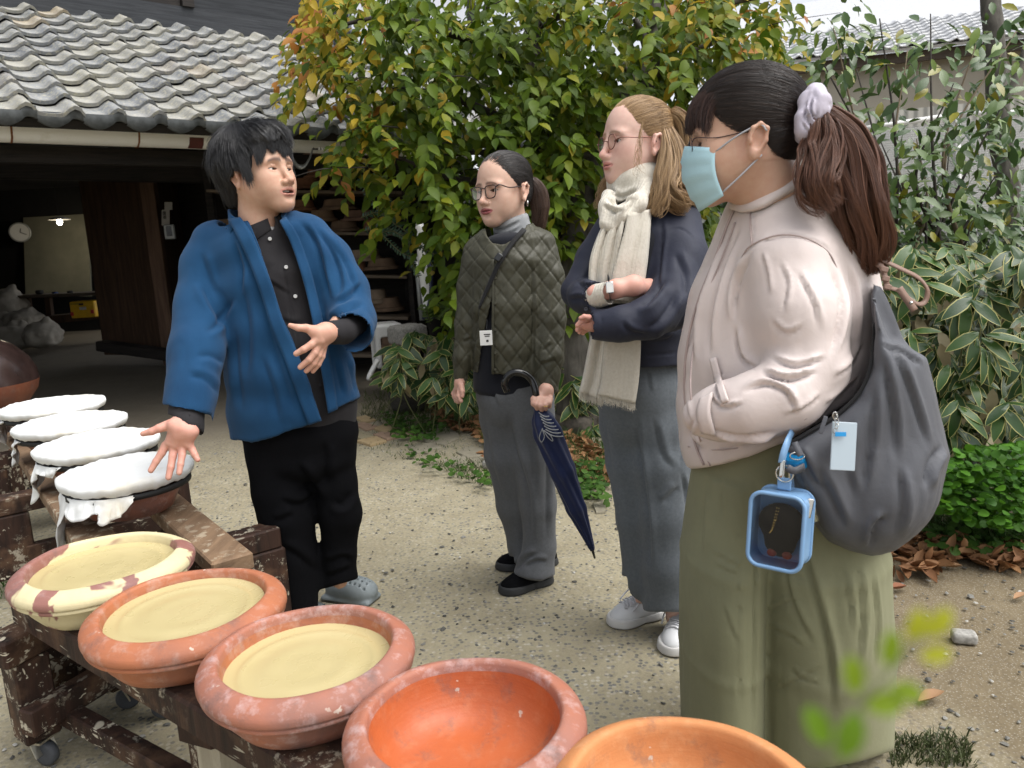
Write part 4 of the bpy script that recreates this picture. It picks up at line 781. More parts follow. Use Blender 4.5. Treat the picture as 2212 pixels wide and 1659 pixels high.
# plants
def leaf_shape(kind):
 """leaf along +y (base at 0, tip at 1), faces as quads/tris; returns verts, faces, material index"""
 V, Q, M = [], [], []
 if kind == 'ovate': rows = [(.0, .02, .0), (.16, .17, .02), (.40, .265, .03), (.66, .205, .01), (.86, .085, -.04), (1.0, .004, -.09)]; fold = .14
 elif kind == 'privet': rows = [(.0, .02, 0), (.2, .15, .015), (.5, .21, .02), (.78, .13, -.01), (1.0, .004, -.06)]; fold = .08
 elif kind == 'bamboo': rows = [(.0, .015, 0), (.10, .105, .01), (.35, .17, .02), (.65, .155, .0), (.88, .075, -.05), (1.0, .004, -.09)]; fold = .04
 elif kind == 'dry': rows = [(.0, .02, .05), (.25, .17, -.02), (.5, .22, -.04), (.75, .16, -.01), (1.0, .01, .08)]; fold = .55
 elif kind == 'round': rows = [(.0, .05, 0), (.3, .42, .02), (.65, .46, .03), (.9, .28, 0), (1.0, .08, -.03)]; fold = .06
 for (y, w_, z) in rows:
  if kind == 'bamboo':
   for x in (-1, -.84, 0, .84, 1): V.append((x*w_, y+(.0 if abs(x) < .9 else .012), z+abs(x)*w_*fold*2))
  else:
   for x in (-1, 0, 1): V.append((x*w_, y, z+abs(x)*w_*fold*2))
 k = 5 if kind == 'bamboo' else 3
 for i in range(len(rows)-1):
  for j in range(k-1): Q.append((i*k+j, i*k+j+1, (i+1)*k+j+1, (i+1)*k+j)); M.append(1 if kind == 'bamboo' and j in (0, 3) else 0)
 return np.array(V), np.array(Q), np.array(M)
def leaf_mat(name, rough=.38, trans=.3, use_attr=True, col=None, veins=0.0, spec=.4):
 m = NT(name); co = m.coords('Object'); n = m.noise(co, 30, 4, .6); a = m.attr('Col') if use_attr else None
 base = a if use_attr else col; c = m.mix(m.math('MULTIPLY', n, .45), base, m.mix(.6, base, (.02, .03, .008)) if use_attr else tuple(x*.55 for x in col)); m.done(c, rough, m.bump(n, .15, .004), spec)
 tr = m.n('BsdfTranslucent'); m.link(c, tr.inputs[0]); mx = m.n('MixShader'); mx.inputs[0].default_value = trans; m.link(m.b.outputs[0], mx.inputs[1]); m.link(tr.outputs[0], mx.inputs[2]); m.link(mx.outputs[0], m.out.inputs[0]); return m.mat
M_LEAF = leaf_mat('tree_leaf', .5, .35, spec=.25); M_LEAFG = leaf_mat('glossy_leaf', .25, .15); M_CREAM = leaf_mat('cream_margin', .45, .2, False, (.40, .38, .13)); M_BAMBOO = leaf_mat('bamboo_grass_leaf', .32, .15); M_DRY = leaf_mat('dry_leaf', .7, .1)
M_BARK = wood_mat('grey_bark', (.045, .040, .034), (.15, .14, .12), (9, 9, 2), .9, 0, bump=.8); M_BARKD = wood_mat('dark_bark', (.020, .017, .014), (.06, .052, .044), (9, 9, 2), .9, 0, bump=.8); M_STEM = plain('green_stem', (.10, .11, .04), .7)
def basis(d, n):
 d = unit3(d); x = unit3(np.cross(d, n)); return np.stack([x, d, np.cross(x, d)], 2)
def foliage(name, parent, kind, P, D, N, size, cols, mat, top=300, leafname='leaf', variants=10, rng=None, stuff_name=None):
 """leaves at world points P pointing along D with normals N: the nearest `top` are objects, the rest one mesh"""
 V0, Q0, M0 = leaf_shape(kind); B = basis(D, N); n = len(P); depth = (P-CAM_POS) @ _f; pr = np.stack(grid_px(P[:, 0], P[:, 1], P[:, 2])[:2], 1); vis = (pr[:, 0] > -30) & (pr[:, 0] < 2240) & (pr[:, 1] > -30) & (pr[:, 1] < 1690)
 rank = np.argsort(np.where(vis, depth/size, 1e6)); near = rank[:top] if top else np.array([], int); far = np.setdiff1d(np.arange(n), near); og = np.zeros(3); p = parent
 while p is not None: og = og+np.array(p.location); p = p.parent
 mats = [mat, M_CREAM] if kind == 'bamboo' else [mat]
 if len(far):
  V = np.einsum('nij,kj->nki', B[far], V0)*size[far][:, None, None]+P[far][:, None]; Q = (Q0[None]+len(V0)*np.arange(len(far))[:, None, None]).reshape(-1, 4)
  o = put(stuff_name or name, V.reshape(-1, 3), Q, mats, parent, col=np.repeat(cols[far], len(V0), 0), matidx=np.tile(M0, len(far)) if kind == 'bamboo' else None); o['kind'] = 'stuff'
 if len(near):
  km = np.argsort(cols[near].sum(1)); grp = np.array_split(near[km], variants)
  for g in grp:
   if not len(g): continue
   me = mesh_np(leafname, V0, Q0, mats, col=np.tile(np.median(cols[g], 0), (len(V0), 1)), matidx=M0 if kind == 'bamboo' else None)
   for i in g: o = link(leafname, me, parent); o.matrix_local = Matrix([list(B[i][r]*size[i])+[P[i][r]-og[r]] for r in range(3)]+[[0, 0, 0, 1]])
def in_poly(rng, poly, n):
 poly = np.array(poly, float); lo, hi = poly.min(0), poly.max(0); out = []
 while sum(len(o) for o in out) < n:
  q = rng.uniform(lo, hi, (n, 2)); out.append(q[poly_sd(q[:, 0], q[:, 1], poly) < 0])
 return np.concatenate(out)[:n]
def rays_w(q, d): v = _f+np.outer((q[:, 0]-CX)/F, _r)-np.outer((q[:, 1]-CY)/F, _u); return CAM_POS+v*d[:, None]
def limb(pts, r, mat, parent, name='limb', n=9):
 P = catmull(pts, 6); rr = np.interp(np.linspace(0, 1, len(P)), np.linspace(0, 1, len(r)), r); P = P+np.stack([.3*rr*vnoise(P, 6, s) for s in (1, 2, 3)], 1); return MB().tube(P, rr, n).put(name, mat, parent, smooth=True)
def build_tree():
 rng = np.random.default_rng(77); b = W(1236, 745, 5.1); b[2] = 0; tr = empty('garden_tree', b, label='broad multi-stemmed garden tree with green leaves turning yellow at the edges', cat='tree')
 limb([b, W(1238, 620, 5.1), W(1250, 500, 5.1), W(1278, 370, 5.1), W(1335, 255, 5.15), W(1400, 150, 5.2), W(1430, 0, 5.3), W(1450, -200, 5.5)], [.13, .11, .10, .095, .09, .085, .07, .05], M_BARK, tr, 'trunk', 12)
 limb([b+[.02, .05, 0], W(1205, 600, 5.2), W(1180, 430, 5.2), W(1160, 250, 5.2), W(1155, 0, 5.2), W(1150, -200, 5.2)], [.10, .085, .07, .06, .05, .03], M_BARKD, tr, 'trunk', 10)
 for pts, r in (([(1390, 190, 5.2), (1400, 120, 5.15), (1370, 40, 5.1)], [.05, .04, .02]), ([(1400, 215, 5.2), (1380, 190, 5.1), (1360, 160, 5.0), (1340, 130, 4.95)], [.035, .025, .018, .008]), ([(1165, 300, 5.2), (1050, 240, 5.0), (940, 200, 4.9), (800, 190, 4.8)], [.04, .03, .02, .008]), ([(1180, 420, 5.2), (1080, 400, 5.1), (960, 380, 5.0), (860, 340, 4.9)], [.04, .03, .02, .008]), ([(1158, 150, 5.2), (1000, 80, 5.1), (850, 40, 5), (700, 60, 4.9)], [.04, .03, .02, .008]), ([(1290, 340, 5.1), (1220, 330, 5.0), (1170, 355, 4.95), (1130, 350, 4.9)], [.04, .03, .02, .01]), ([(1430, 60, 5.3), (1520, 20, 5.2), (1650, -10, 5.1)], [.05, .03, .015]), ([(1380, 180, 5.2), (1480, 120, 5.0), (1600, 70, 4.9)], [.04, .025, .01]), ([(1160, 60, 5.2), (1250, 10, 5.1), (1320, -60, 5)], [.03, .02, .01]), ([(1170, 340, 5.2), (1010, 330, 5.3), (900, 350, 5.3), (820, 330, 5.2)], [.03, .02, .015, .006])): limb([W(*p) for p in pts], r, M_BARK if pts[0][0] > 1200 else M_BARKD, tr, 'limb', 7)
 for k in range(46):
  q = in_poly(rng, [(640, 20), (1000, -40), (1700, -40), (1640, 110), (1300, 320), (1000, 460), (760, 360)], 1)[0]; d = rng.uniform(4.4, 5.6); p = W(q[0], q[1], d); e = p+np.array([rng.normal(0, .22), rng.normal(0, .12), rng.normal(-.02, .12)]); MB().tube(catmull([p, (p+e)/2+[0, 0, .03], e], 3), [.004]*7 if False else np.linspace(.005, .0015, 7), 4).put('twig', M_BARKD, tr, smooth=True)
 reg = [(dict(poly=[(640, -60), (1000, -60), (1180, -60), (1190, 480), (1120, 640), (1030, 640), (980, 500), (915, 405), (850, 335), (770, 290), (710, 215), (670, 150), (648, 90)], n=2900, d=(4.4, 5.9), c=0)), dict(poly=[(1150, -60), (1700, -60), (1690, 60), (1620, 110), (1560, 130), (1480, 150), (1420, 180), (1330, 230), (1300, 300), (1240, 420), (1180, 470)], n=2100, d=(4.3, 5.9), c=1), dict(poly=[(1180, 230), (1320, 230), (1300, 330), (1290, 430), (1240, 560), (1190, 620), (1130, 560)], n=700, d=(4.9, 6.1), c=2), dict(poly=[(960, 460), (1230, 420), (1250, 700), (1170, 690), (1000, 660)], n=900, d=(5.0, 6.2), c=2), dict(poly=[(1420, 190), (1560, 130), (1560, 430), (1500, 600), (1480, 480)], n=420, d=(5.0, 6.0), c=2), dict(poly=[(700, 290), (760, 330), (900, 430), (1000, 470), (1000, 560), (900, 470), (790, 400), (735, 370)], n=110, d=(4.9, 5.6), c=3)]
 P, D, N, S_, C_ = [], [], [], [], []
 for r in reg:
  K = 11; ns = int(r['n']*1.9)//K; q = in_poly(rng, r['poly'], ns); d = rng.uniform(*r['d'], ns); c0 = rays_w(q, d)
  az = rng.uniform(0, 2*math.pi, ns); tw = np.stack([np.cos(az)*.8, np.sin(az)*.55-.35, -.25+rng.normal(0, .25, ns)], 1); tw = unit3(tw); sd = unit3(np.cross(tw, (0, 0, 1)))
  for j in range(K):
   sg = 1 if j % 2 else -1; p = c0+tw*(.028*j+rng.normal(0, .008, ns))[:, None]+np.array([0, 0, -.0016*j*j])+rng.normal(0, .012, (ns, 3)); P.append(p); D.append(tw*.55+sd*sg*(.7+rng.normal(0, .15, ns))[:, None]+np.stack([rng.normal(0, .15, ns), rng.normal(0, .15, ns), -.55+rng.normal(0, .3, ns)], 1)); N.append(np.stack([rng.normal(0, .35, ns), -.55+rng.normal(0, .3, ns), .75+rng.normal(0, .25, ns)], 1)); S_.append(rng.uniform(.072, .122, ns))
   t = rng.random(ns); pl = grid_px(p[:, 0], p[:, 1], p[:, 2]); edge = np.clip(1-(pl[0]-650)/240, 0, 1)*np.clip(1.15-pl[1]/520, 0, 1) if r['c'] in (0, 3) else np.clip((150-pl[1])/260, 0, 1)*.45+np.clip((pl[0]-1380)/500, 0, 1)*.5 if r['c'] == 1 else 0*t
   yel = t < .022+.62*edge+(.08 if r['c'] == 3 else 0)*1; org = rng.random(ns) < (.03+.28*edge); g = rng.random((ns, 1)); col = np.array([.050, .098, .006])*(1-g)+np.array([.15, .22, .014])*g; col[yel] = (np.array([.30, .27, .025])*(1-g)+np.array([.52, .36, .03])*g)[yel]; o_ = org & yel; col[o_] = (np.array([.50, .22, .04])*(1-g)+np.array([.42, .16, .045])*g)[o_]; mid = (rng.random(ns) < .16+.4*edge) & ~yel; col[mid] = (np.array([.16, .21, .012])*(1-g)+np.array([.26, .27, .018])*g)[mid]; C_.append(col)
 foliage('crown', tr, 'ovate', np.concatenate(P), np.concatenate(D), np.concatenate(N), np.concatenate(S_), np.concatenate(C_), M_LEAF, 300)
 sp = empty('sprig_shrub', W(960, 640, 5.9)*np.array([1, 1, 0]), label='small leaved blue green sprigs hanging in front of the bowl shelf', cat='shrub'); P, D, N, S_, C_ = [], [], [], [], []
 for pts in ([(770, 370), (800, 430), (850, 480), (900, 520), (940, 580)], [(780, 470), (820, 460), (860, 490)], [(785, 500), (830, 490), (870, 510)], [(820, 500), (860, 540), (900, 560)], [(830, 420), (845, 450), (860, 490)], [(880, 500), (890, 560), (905, 600)], [(900, 530), (950, 560), (960, 620)], [(815, 505), (850, 500), (890, 525)]):
  c = catmull([W(x, y, 5.6) for x, y in pts], 8); MB().tube(c, .004, 4).put('stem', M_STEM, sp, smooth=True)
  for i in range(1, len(c)-1):
   t = unit(c[i+1]-c[i-1]); s = np.cross(t, (0, -1, 0))
   for sg in (-1, 1): P.append(c[i]); D.append(t*.5+sg*s+rng.normal(0, .12, 3)); N.append(np.array([0, -.8, .5])+rng.normal(0, .2, 3)); S_.append(rng.uniform(.026, .038)); C_.append(np.array([.045, .095, .055])*rng.uniform(.7, 1.6))
 foliage('foliage', sp, 'privet', np.array(P), np.array(D), np.array(N), np.array(S_), np.array(C_), M_LEAFG, 0)
build_tree()
def build_shrub():
 rng = np.random.default_rng(78); b = W(1960, 760, 3.9)*np.array([1, 1, 0]); sh = empty('evergreen_shrub', b, label='loose evergreen shrub with glossy dark leaves behind the masked woman', cat='shrub')
 tips = [(1800, 60), (1850, 150), (1900, 40), (1960, 110), (2010, 30), (2060, 180), (2110, 90), (2180, 200), (1900, 300), (1980, 300), (2050, 330), (2150, 380), (1820, 250), (1880, 420), (2100, 480), (2200, 60), (1770, 120), (2000, 420)]; P, D, N, S_, C_ = [], [], [], [], []
 for i, (x, y) in enumerate(tips):
  d = 3.5+.7*rng.random(); r0 = W(1900+rng.uniform(-60, 220), 620, 3.8); m_ = W((x+1960)/2+rng.uniform(-40, 40), (y+620)/2, 3.75); e = W(x, y, d); c = catmull([r0, m_, e], 10); MB().tube(c, np.linspace(.011, .003, len(c)), 5).put('branch', M_BARKD if i % 3 else M_STEMB, sh, smooth=True)
 polys = [([(1760, 60), (1850, 20), (1830, 230), (1900, 430), (1920, 560), (1870, 520), (1800, 330), (1755, 200)], 300), ([(1900, 200), (2060, 240), (2170, 190), (2212, 240), (2230, 420), (2130, 560), (1960, 600), (1890, 560), (1880, 420), (1960, 330)], 820), ([(2060, 60), (2230, -20), (2230, 300), (2120, 260), (2050, 180)], 170), ([(1780, 40), (2060, 60), (2040, 180), (1800, 190)], 120), ([(1890, 430), (2230, 420), (2230, 590), (1900, 600)], 520)]
 for poly, n in polys:
  q = in_poly(rng, poly, n//4); d = rng.uniform(3.3, 4.5, n//4); c0 = rays_w(q, d)
  for j in range(4): k = len(q); off = rng.normal(0, .05, (k, 3)); P.append(c0+off); o_ = unit3(off); D.append(np.stack([o_[:, 0]*.8, o_[:, 1]*.6-.2, -.45+rng.normal(0, .45, k)], 1)); N.append(np.stack([rng.normal(0, .5, k), -.5+rng.normal(0, .4, k), .8+0*d], 1)); S_.append(rng.uniform(.055, .095, k)); g = rng.random((k, 1)); cl = np.array([.040, .085, .026])*(1-g)+np.array([.115, .185, .050])*g; ye = rng.random(k) < .07; cl[ye] = np.array([.26, .24, .03]); br = rng.random(k) < .12; cl[br] = np.array([.18, .26, .05]); C_.append(cl)
 foliage('crown', sh, 'privet', np.concatenate(P), np.concatenate(D), np.concatenate(N), np.concatenate(S_)*1.05, np.concatenate(C_), M_LEAFG, 300)
M_STEMB = plain('brown_stem', (.12, .09, .05), .8); build_shrub()
def bamboo(name, label, base, polys, depth, n, size, top, seed, pale=.12):
 rng = np.random.default_rng(seed); b = np.array(base)*np.array([1, 1, 0]); bm = empty(name, b, label=label, cat='bamboo grass'); P, D, N, S_, C_ = [], [], [], [], []
 for poly, frac in polys:
  k = int(n*frac/5); q = in_poly(rng, poly, k); d = rng.uniform(*depth, k); c0 = rays_w(q, d)
  for j in range(5):
   a = R_(-70+35*j)+rng.normal(0, .3, k); P.append(c0+rng.normal(0, .012, (k, 3))); D.append(np.stack([np.sin(a)*.9, -.35+rng.normal(0, .25, k), -.30-.55*np.cos(a)+rng.normal(0, .3, k)], 1)); N.append(np.stack([rng.normal(0, .35, k), -.65+rng.normal(0, .25, k), .75+0*a], 1)); S_.append(rng.uniform(*size, k)); g = rng.random((k, 1)); cl = np.array([.018, .052, .014])*(1-g)+np.array([.062, .130, .026])*g; C_.append(cl)
  for i in range(0, k, 3): MB().tube(catmull([np.array([c0[i][0]+rng.normal(0, .1), c0[i][1]+.12, 0]), c0[i]*[1, 1, .55]+[0, .06, 0], c0[i]], 4), .0035, 4).put('stem', M_STEM, bm, smooth=True) if i < 120 else None
 foliage('foliage', bm, 'bamboo', np.concatenate(P), np.concatenate(D), np.concatenate(N), np.concatenate(S_), np.concatenate(C_), M_BAMBOO, top)
 k = int(n*pale); q = in_poly(rng, polys[0][0], k); d = rng.uniform(*depth, k)+.1; p = rays_w(q, d); D = np.stack([rng.normal(0, .3, k), rng.normal(0, .3, k), -1+0*d], 1); N = np.stack([rng.normal(0, .5, k), -1+0*d, rng.normal(0, .3, k)], 1); g = rng.random((k, 1)); foliage('withered_leaves', bm, 'privet', p, D, N, rng.uniform(size[0]*.8, size[1]*.9, k), np.array([.30, .24, .13])*(1-g)+np.array([.50, .44, .29])*g, M_DRY, 0)
 return bm
bamboo('bamboo_grass', 'cream edged bamboo grass spilling over the bank beside the shoulder bag', W(2100, 1050, 3.3), [([(1880, 560), (1960, 520), (2100, 560), (2260, 520), (2260, 1010), (2150, 960), (2050, 960), (2020, 850), (1960, 720), (1900, 640)], 1.0)], (2.9, 3.9), 1500, (.095, .155), 300, 5, .16)
bamboo('bamboo_grass', 'cream edged bamboo grass in front of the planters and log between two women', W(950, 850, 6), [([(835, 740), (900, 700), (1000, 730), (1040, 800), (1030, 890), (960, 860), (880, 830), (820, 810)], .62), ([(1205, 780), (1300, 770), (1320, 900), (1280, 935), (1215, 880)], .38)], (5.0, 5.8), 460, (.11, .18), 300, 6, .10)
def build_lowgrowth():
 rng = np.random.default_rng(80); P, D, N, S_, C_ = [], [], [], [], []
 q = in_poly(rng, [(2020, 1010), (2100, 960), (2260, 960), (2260, 1140), (2150, 1140), (2040, 1110), (1995, 1070)], 1500); d = rng.uniform(2.75, 3.2, 1500); p = rays_w(q, d); p[:, 2] = np.clip(p[:, 2], .02, .6); k = len(p); o = None
 gc = empty('ground_cover', p.mean(0)*[1, 1, 0], label='bright green lobed ground cover below the bamboo grass', cat='ground cover', kind='stuff'); g = rng.random((k, 1)); foliage('foliage', gc, 'round', p, np.stack([rng.normal(0, .8, k), -.6+rng.normal(0, .4, k), rng.normal(0, .4, k)], 1), np.stack([rng.normal(0, .3, k), -.4+0*d, .9+0*d], 1), rng.uniform(.022, .042, k), np.array([.035, .12, .010])*(1-g)+np.array([.10, .26, .02])*g, M_LEAF, 0)
 V, Q, Cc = [], [], []
 def blades(poly, n, h, col):
  q = in_poly(rng, poly, n); p = np.array([onz(x, y) for x, y in q]); a = rng.uniform(0, 6.28, n); ln = rng.uniform(.4, 1, n)*h
  for i in range(n):
   s = np.array([math.cos(a[i]), math.sin(a[i]), 0]); l = np.array([rng.normal(0, .6), rng.normal(0, .6), 0])*ln[i]; b0 = len(V); V.extend([p[i]-s*.0022, p[i]+s*.0022, p[i]+l*.4+s*.0016+[0, 0, ln[i]*.6], p[i]+l*.4-s*.0016+[0, 0, ln[i]*.6], p[i]+l+[0, 0, ln[i]*.9]]); Q.extend([(b0, b0+1, b0+2, b0+3), (b0+3, b0+2, b0+4)]); c = np.array(col)*rng.uniform(.6, 1.5); Cc.extend([c]*5)
 blades([(1960, 1120), (2230, 1120), (2230, 1200), (2000, 1175)], 900, .10, (.06, .11, .025)); blades([(790, 850), (1010, 860), (1050, 930), (900, 945), (780, 900)], 1600, .09, (.075, .10, .03)); blades([(1200, 930), (1310, 960), (1310, 1060), (1215, 1040)], 900, .10, (.06, .12, .03)); blades([(1470, 960), (1510, 1010), (1500, 1110), (1470, 1080)], 400, .1, (.06, .11, .03)); blades([(0, 1240), (60, 1230), (60, 1290), (0, 1300)], 160, .05, (.06, .13, .03)); blades([(1925, 1595), (2090, 1590), (2110, 1659), (1925, 1659)], 500, .035, (.07, .085, .035)); blades([(940, 1000), (1060, 1000), (1080, 1060), (980, 1030)], 300, .05, (.07, .11, .03)); blades([(100, 1430), (140, 1430), (130, 1480), (100, 1470)], 100, .04, (.04, .09, .02)); blades([(780, 930), (1000, 950), (1050, 1020), (800, 985)], 260, .03, (.07, .10, .03)); blades([(1060, 880), (1110, 900), (1080, 1000), (1040, 960)], 700, .16, (.09, .12, .03))
 tag(put('grass', np.array(V), Q, M_LEAF, col=np.array(Cc), smooth=False), 'sparse weeds and grass along the edge of the yard', 'grass', kind='stuff')
 k = 700; q = np.concatenate([in_poly(rng, [(820, 890), (960, 900), (950, 950), (850, 945)], 260), in_poly(rng, [(1210, 1000), (1310, 990), (1310, 1080), (1220, 1070)], 240), in_poly(rng, [(870, 960), (1070, 1020), (1060, 1050), (900, 1000)], 100), in_poly(rng, [(1980, 1120), (2220, 1110), (2220, 1190), (2010, 1180)], 260)]); k = len(q); p = np.array([onz(x, y, rng.uniform(.01, .07)) for x, y in q]); g = rng.random((k, 1)); foliage('weeds', None, 'round', p, np.stack([rng.normal(0, 1, k), rng.normal(-.3, .6, k), rng.normal(0, .3, k)], 1), np.stack([rng.normal(0, .3, k), -.3+0*g[:, 0], 1+0*g[:, 0]], 1), rng.uniform(.02, .045, k), np.array([.03, .085, .012])*(1-g)+np.array([.09, .18, .03])*g, M_LEAF, 0, stuff_name='weeds'); w_ = bpy.data.objects['weeds']; tag(w_, 'small broad leaved weeds at the edge of the yard', 'weeds', kind='stuff')
 q = np.concatenate([in_poly(rng, [(1880, 1150), (1960, 1140), (2080, 1165), (2230, 1185), (2230, 1225), (2080, 1215), (1900, 1190)], 240), in_poly(rng, [(1900, 1180), (2060, 1210), (2000, 1240), (1910, 1230)], 50), in_poly(rng, [(1210, 930), (1310, 960), (1310, 1050), (1215, 1000)], 240), in_poly(rng, [(900, 870), (1040, 860), (1060, 950), (960, 920)], 180), in_poly(rng, [(1478, 1000), (1510, 1020), (1500, 1120), (1475, 1090)], 60), in_poly(rng, [(1040, 900), (1080, 920), (1060, 1000)], 60)]); k = len(q); p = np.array([onz(x, y, rng.uniform(.004, .035)) for x, y in q]); g = rng.random((k, 1)); foliage('leaf_litter', None, 'dry', p, np.stack([rng.normal(0, 1, k), rng.normal(0, 1, k), rng.normal(0, .25, k)], 1), np.stack([rng.normal(0, .5, k), rng.normal(-.2, .5, k), 1+0*g[:, 0]], 1), rng.uniform(.05, .095, k), np.array([.20, .085, .035])*(1-g)+np.array([.42, .22, .10])*g, M_DRY, 0, stuff_name='leaf_litter'); tag(bpy.data.objects['leaf_litter'], 'drift of curled brown dead leaves along the bank', 'leaf litter', kind='stuff')
 V0, Q0, M0 = leaf_shape('dry'); spots = [(1958, 1268, .075, 'dark red dead leaf lying nearest the drift beside the sage trousers'), (2010, 1250, .05, 'small dead leaf between the drift and the bare soil'), (1984, 1518, .085, 'long pale brown dead leaf on the gravel beyond the sage trousers'), (1450, 1160, .05, 'little brown leaf on the ground behind the grey trousers'), (60, 1168, .05, 'orange dead leaf on the concrete beside the covered bowls rack'), (2190, 1295, .06, 'tan dead leaf on the bare soil at the picture edge'), (2040, 1225, .06, 'brown dead leaf just below the drift under the bag')]
 for i, (x, y, sz, lab) in enumerate(spots): p = onz(x, y, .006); a = rng.uniform(0, 6.28); c = np.array([.26, .10, .05]) if i in (0, 1) else np.array([.40, .23, .12]); me = mesh_np('fallen_leaf', V0*sz @ (rotz(a) @ rotx(.1)).T, Q0, [M_DRY], col=np.tile(c, (len(V0), 1))); o = link('fallen_leaf', me, None, p); tag(o, lab, 'leaf', 'single fallen leaves on the yard')
build_lowgrowth()
# planters, stool, log, stones
def build_planters():
 rng = np.random.default_rng(81)
 st = empty('step_stool', W(830, 800, 6.9)*[1, 1, 0]+np.array([0, 0, 0]), label='white plastic step stool beside the shelf of bowls', cat='stool'); s = SDF(); A = lambda x, y, w_=0.0: W(x, y, 6.9-w_); ctr = A(836, 745); hw, hh = .125, .20; R = rotz(.35)
 s.box(ctr+np.array([0, 0, 0]), (hw, .14, hh), R=R, rd=.03); s.box(ctr+np.array([0, 0, -.06]), (hw*.62, .3, hh*.72), R=R, rd=.02, k=.01, op='s'); s.box(ctr+np.array([0, 0, -.06]), (.4, .09, hh*.72), R=R, rd=.02, k=.01, op='s'); s.half(ctr+np.array([0, 0, -hh+.01]), (0, 0, -1), ctr-.5, ctr+.5); garment('stool_shell', s, .008, M_WHITEP, st); MB().box(ctr+np.array([0, .02, -hh-.02]), (.10, .09, .03), R, bev=.01).put('stool_foot', M_INK2, st)
 b = W(880, 722, 6.6); tag(garment('stone_block', stone_sdf(b, (.14, .13, .085), 1), .015, M_GRANITE, None, nz=[(.008, (30, 30, 30), 2)], base=b-np.array([0, 0, .085])), 'pale rough granite block on the stack beside the white stool', 'stone')
 b = W(872, 757, 6.6); tag(garment('brick_block', stone_sdf(b, (.13, .12, .055), 2), .015, M_PAVER[1], None, nz=[(.006, (30, 30, 30), 2)], base=b-np.array([0, 0, .055])), 'brown brick under the granite block', 'brick'); b = W(868, 790, 6.6); tag(garment('stone_block', stone_sdf(b, (.14, .13, .08), 3), .015, M_GRANITE2, None, nz=[(.010, (25, 25, 25), 4)], base=b-np.array([0, 0, .08])), 'dull stone at the bottom of the stack by the stool', 'stone')
 c = W(882, 860, 6.1); c[2] = 0; tag(MB().lathe(c, [(0, .0), (.12, 0), (.14, .04), (.155, .14), (.165, .26), (.15, .26), (.14, .2), (0, .2)], 28).put('stone_basin', M_GRANITE3, smooth=True, base=c), 'dark mossy stone basin at the foot of the bamboo grass', 'basin')
 c = W(948, 722, 6.3); pt = empty('plant_pot', c, label='black plastic plant pot with ferns beside the downpipe', cat='plant pot'); MB().lathe(c, [(0, 0), (.075, 0), (.095, .13), (.105, .13), (.108, .15), (.098, .15), (.09, .125), (0, .12)], 24).put('pot', M_INK2, pt, smooth=True); P = [];
 k = 260; a = rng.uniform(0, 6.28, k); r = rng.uniform(0, .11, k); p = c+np.stack([np.cos(a)*r, np.sin(a)*r, .13+rng.uniform(0, .10, k)], 1); g = rng.random((k, 1)); foliage('foliage', pt, 'round', p, np.stack([np.cos(a), np.sin(a), rng.normal(.3, .4, k)], 1), np.stack([rng.normal(0, .4, k), -.5+0*a, .8+0*a], 1), rng.uniform(.02, .04, k), np.array([.05, .10, .015])*(1-g)+np.array([.13, .2, .03])*g, M_LEAF, 0)
 for j, (x0, y0, x1, y1) in enumerate(((945, 690, 1000, 672), (960, 700, 1010, 730), (930, 700, 905, 668), (900, 800, 870, 840), (870, 780, 830, 770))): fern(pt if j < 3 else None, [W(x0, y0, 6.1), W((x0+x1)/2, min(y0, y1)-6, 6.0), W(x1, y1, 5.9)], .05, j)
 b = W(958, 775, 6.4); tag(garment('stone_block', stone_sdf(np.array([b[0], b[1], .27]), (.17, .16, .27), 7), .02, M_GRANITE2, None, nz=[(.02, (9, 9, 9), 4)], base=np.array([b[0], b[1], 0])), 'rough stone carrying the black plant pot', 'stone')
 lg = [W(1205, 742, 5.5), W(1262, 742, 5.5), W(1330, 745, 5.6)]; tag(MB().tube(catmull(lg, 5), [.068, .066, .068, .065, .067, .066, .068, .067, .066, .068, .066], 14).put('log', M_LOG, smooth=True), 'weathered grey log lying behind the two women', 'log')
 tag(MB().tube(catmull([W(816, 778, 6.6), W(800, 808, 6.55), W(797, 818, 6.5)], 4), .022, 10).put('drain_pipe', M_PVC, smooth=True), 'short white drain pipe leaning beside the stool', 'pipe')
 for i, (x, y, r) in enumerate(((978, 862, .05), (995, 868, .04), (2082, 1382, .035), (1295, 1008, .04), (1060, 1006, .05), (1500, 990, .12), (1240, 930, .16), (1290, 925, .14))):
  b = onz(x, y); tag(garment('stone', stone_sdf(b+np.array([0, 0, r*.3]), (r, r*.7, r*.5), 20+i), r/6, M_GRANITE if i < 5 else M_GRANITE2, None, base=b), ['small grey stone beside the dead leaves near the basin', 'rounded pale stone next to a smaller grey one near the basin', 'pale angular stone on the bare soil to the side of the bag', 'whitish stone among weeds behind the umbrella', 'flat stone at the edge of the paving by the grey trousers', 'dark boulder showing between two women', 'long edging stone under the log', 'edging stone beside the long one under the log'][i], 'stone')
def stone_sdf(c, h, seed): s = SDF(); s.box(c, h, R=rotz(seed*.7) @ rotx(.05*((seed % 3)-1)), rd=min(h)*.5); return s
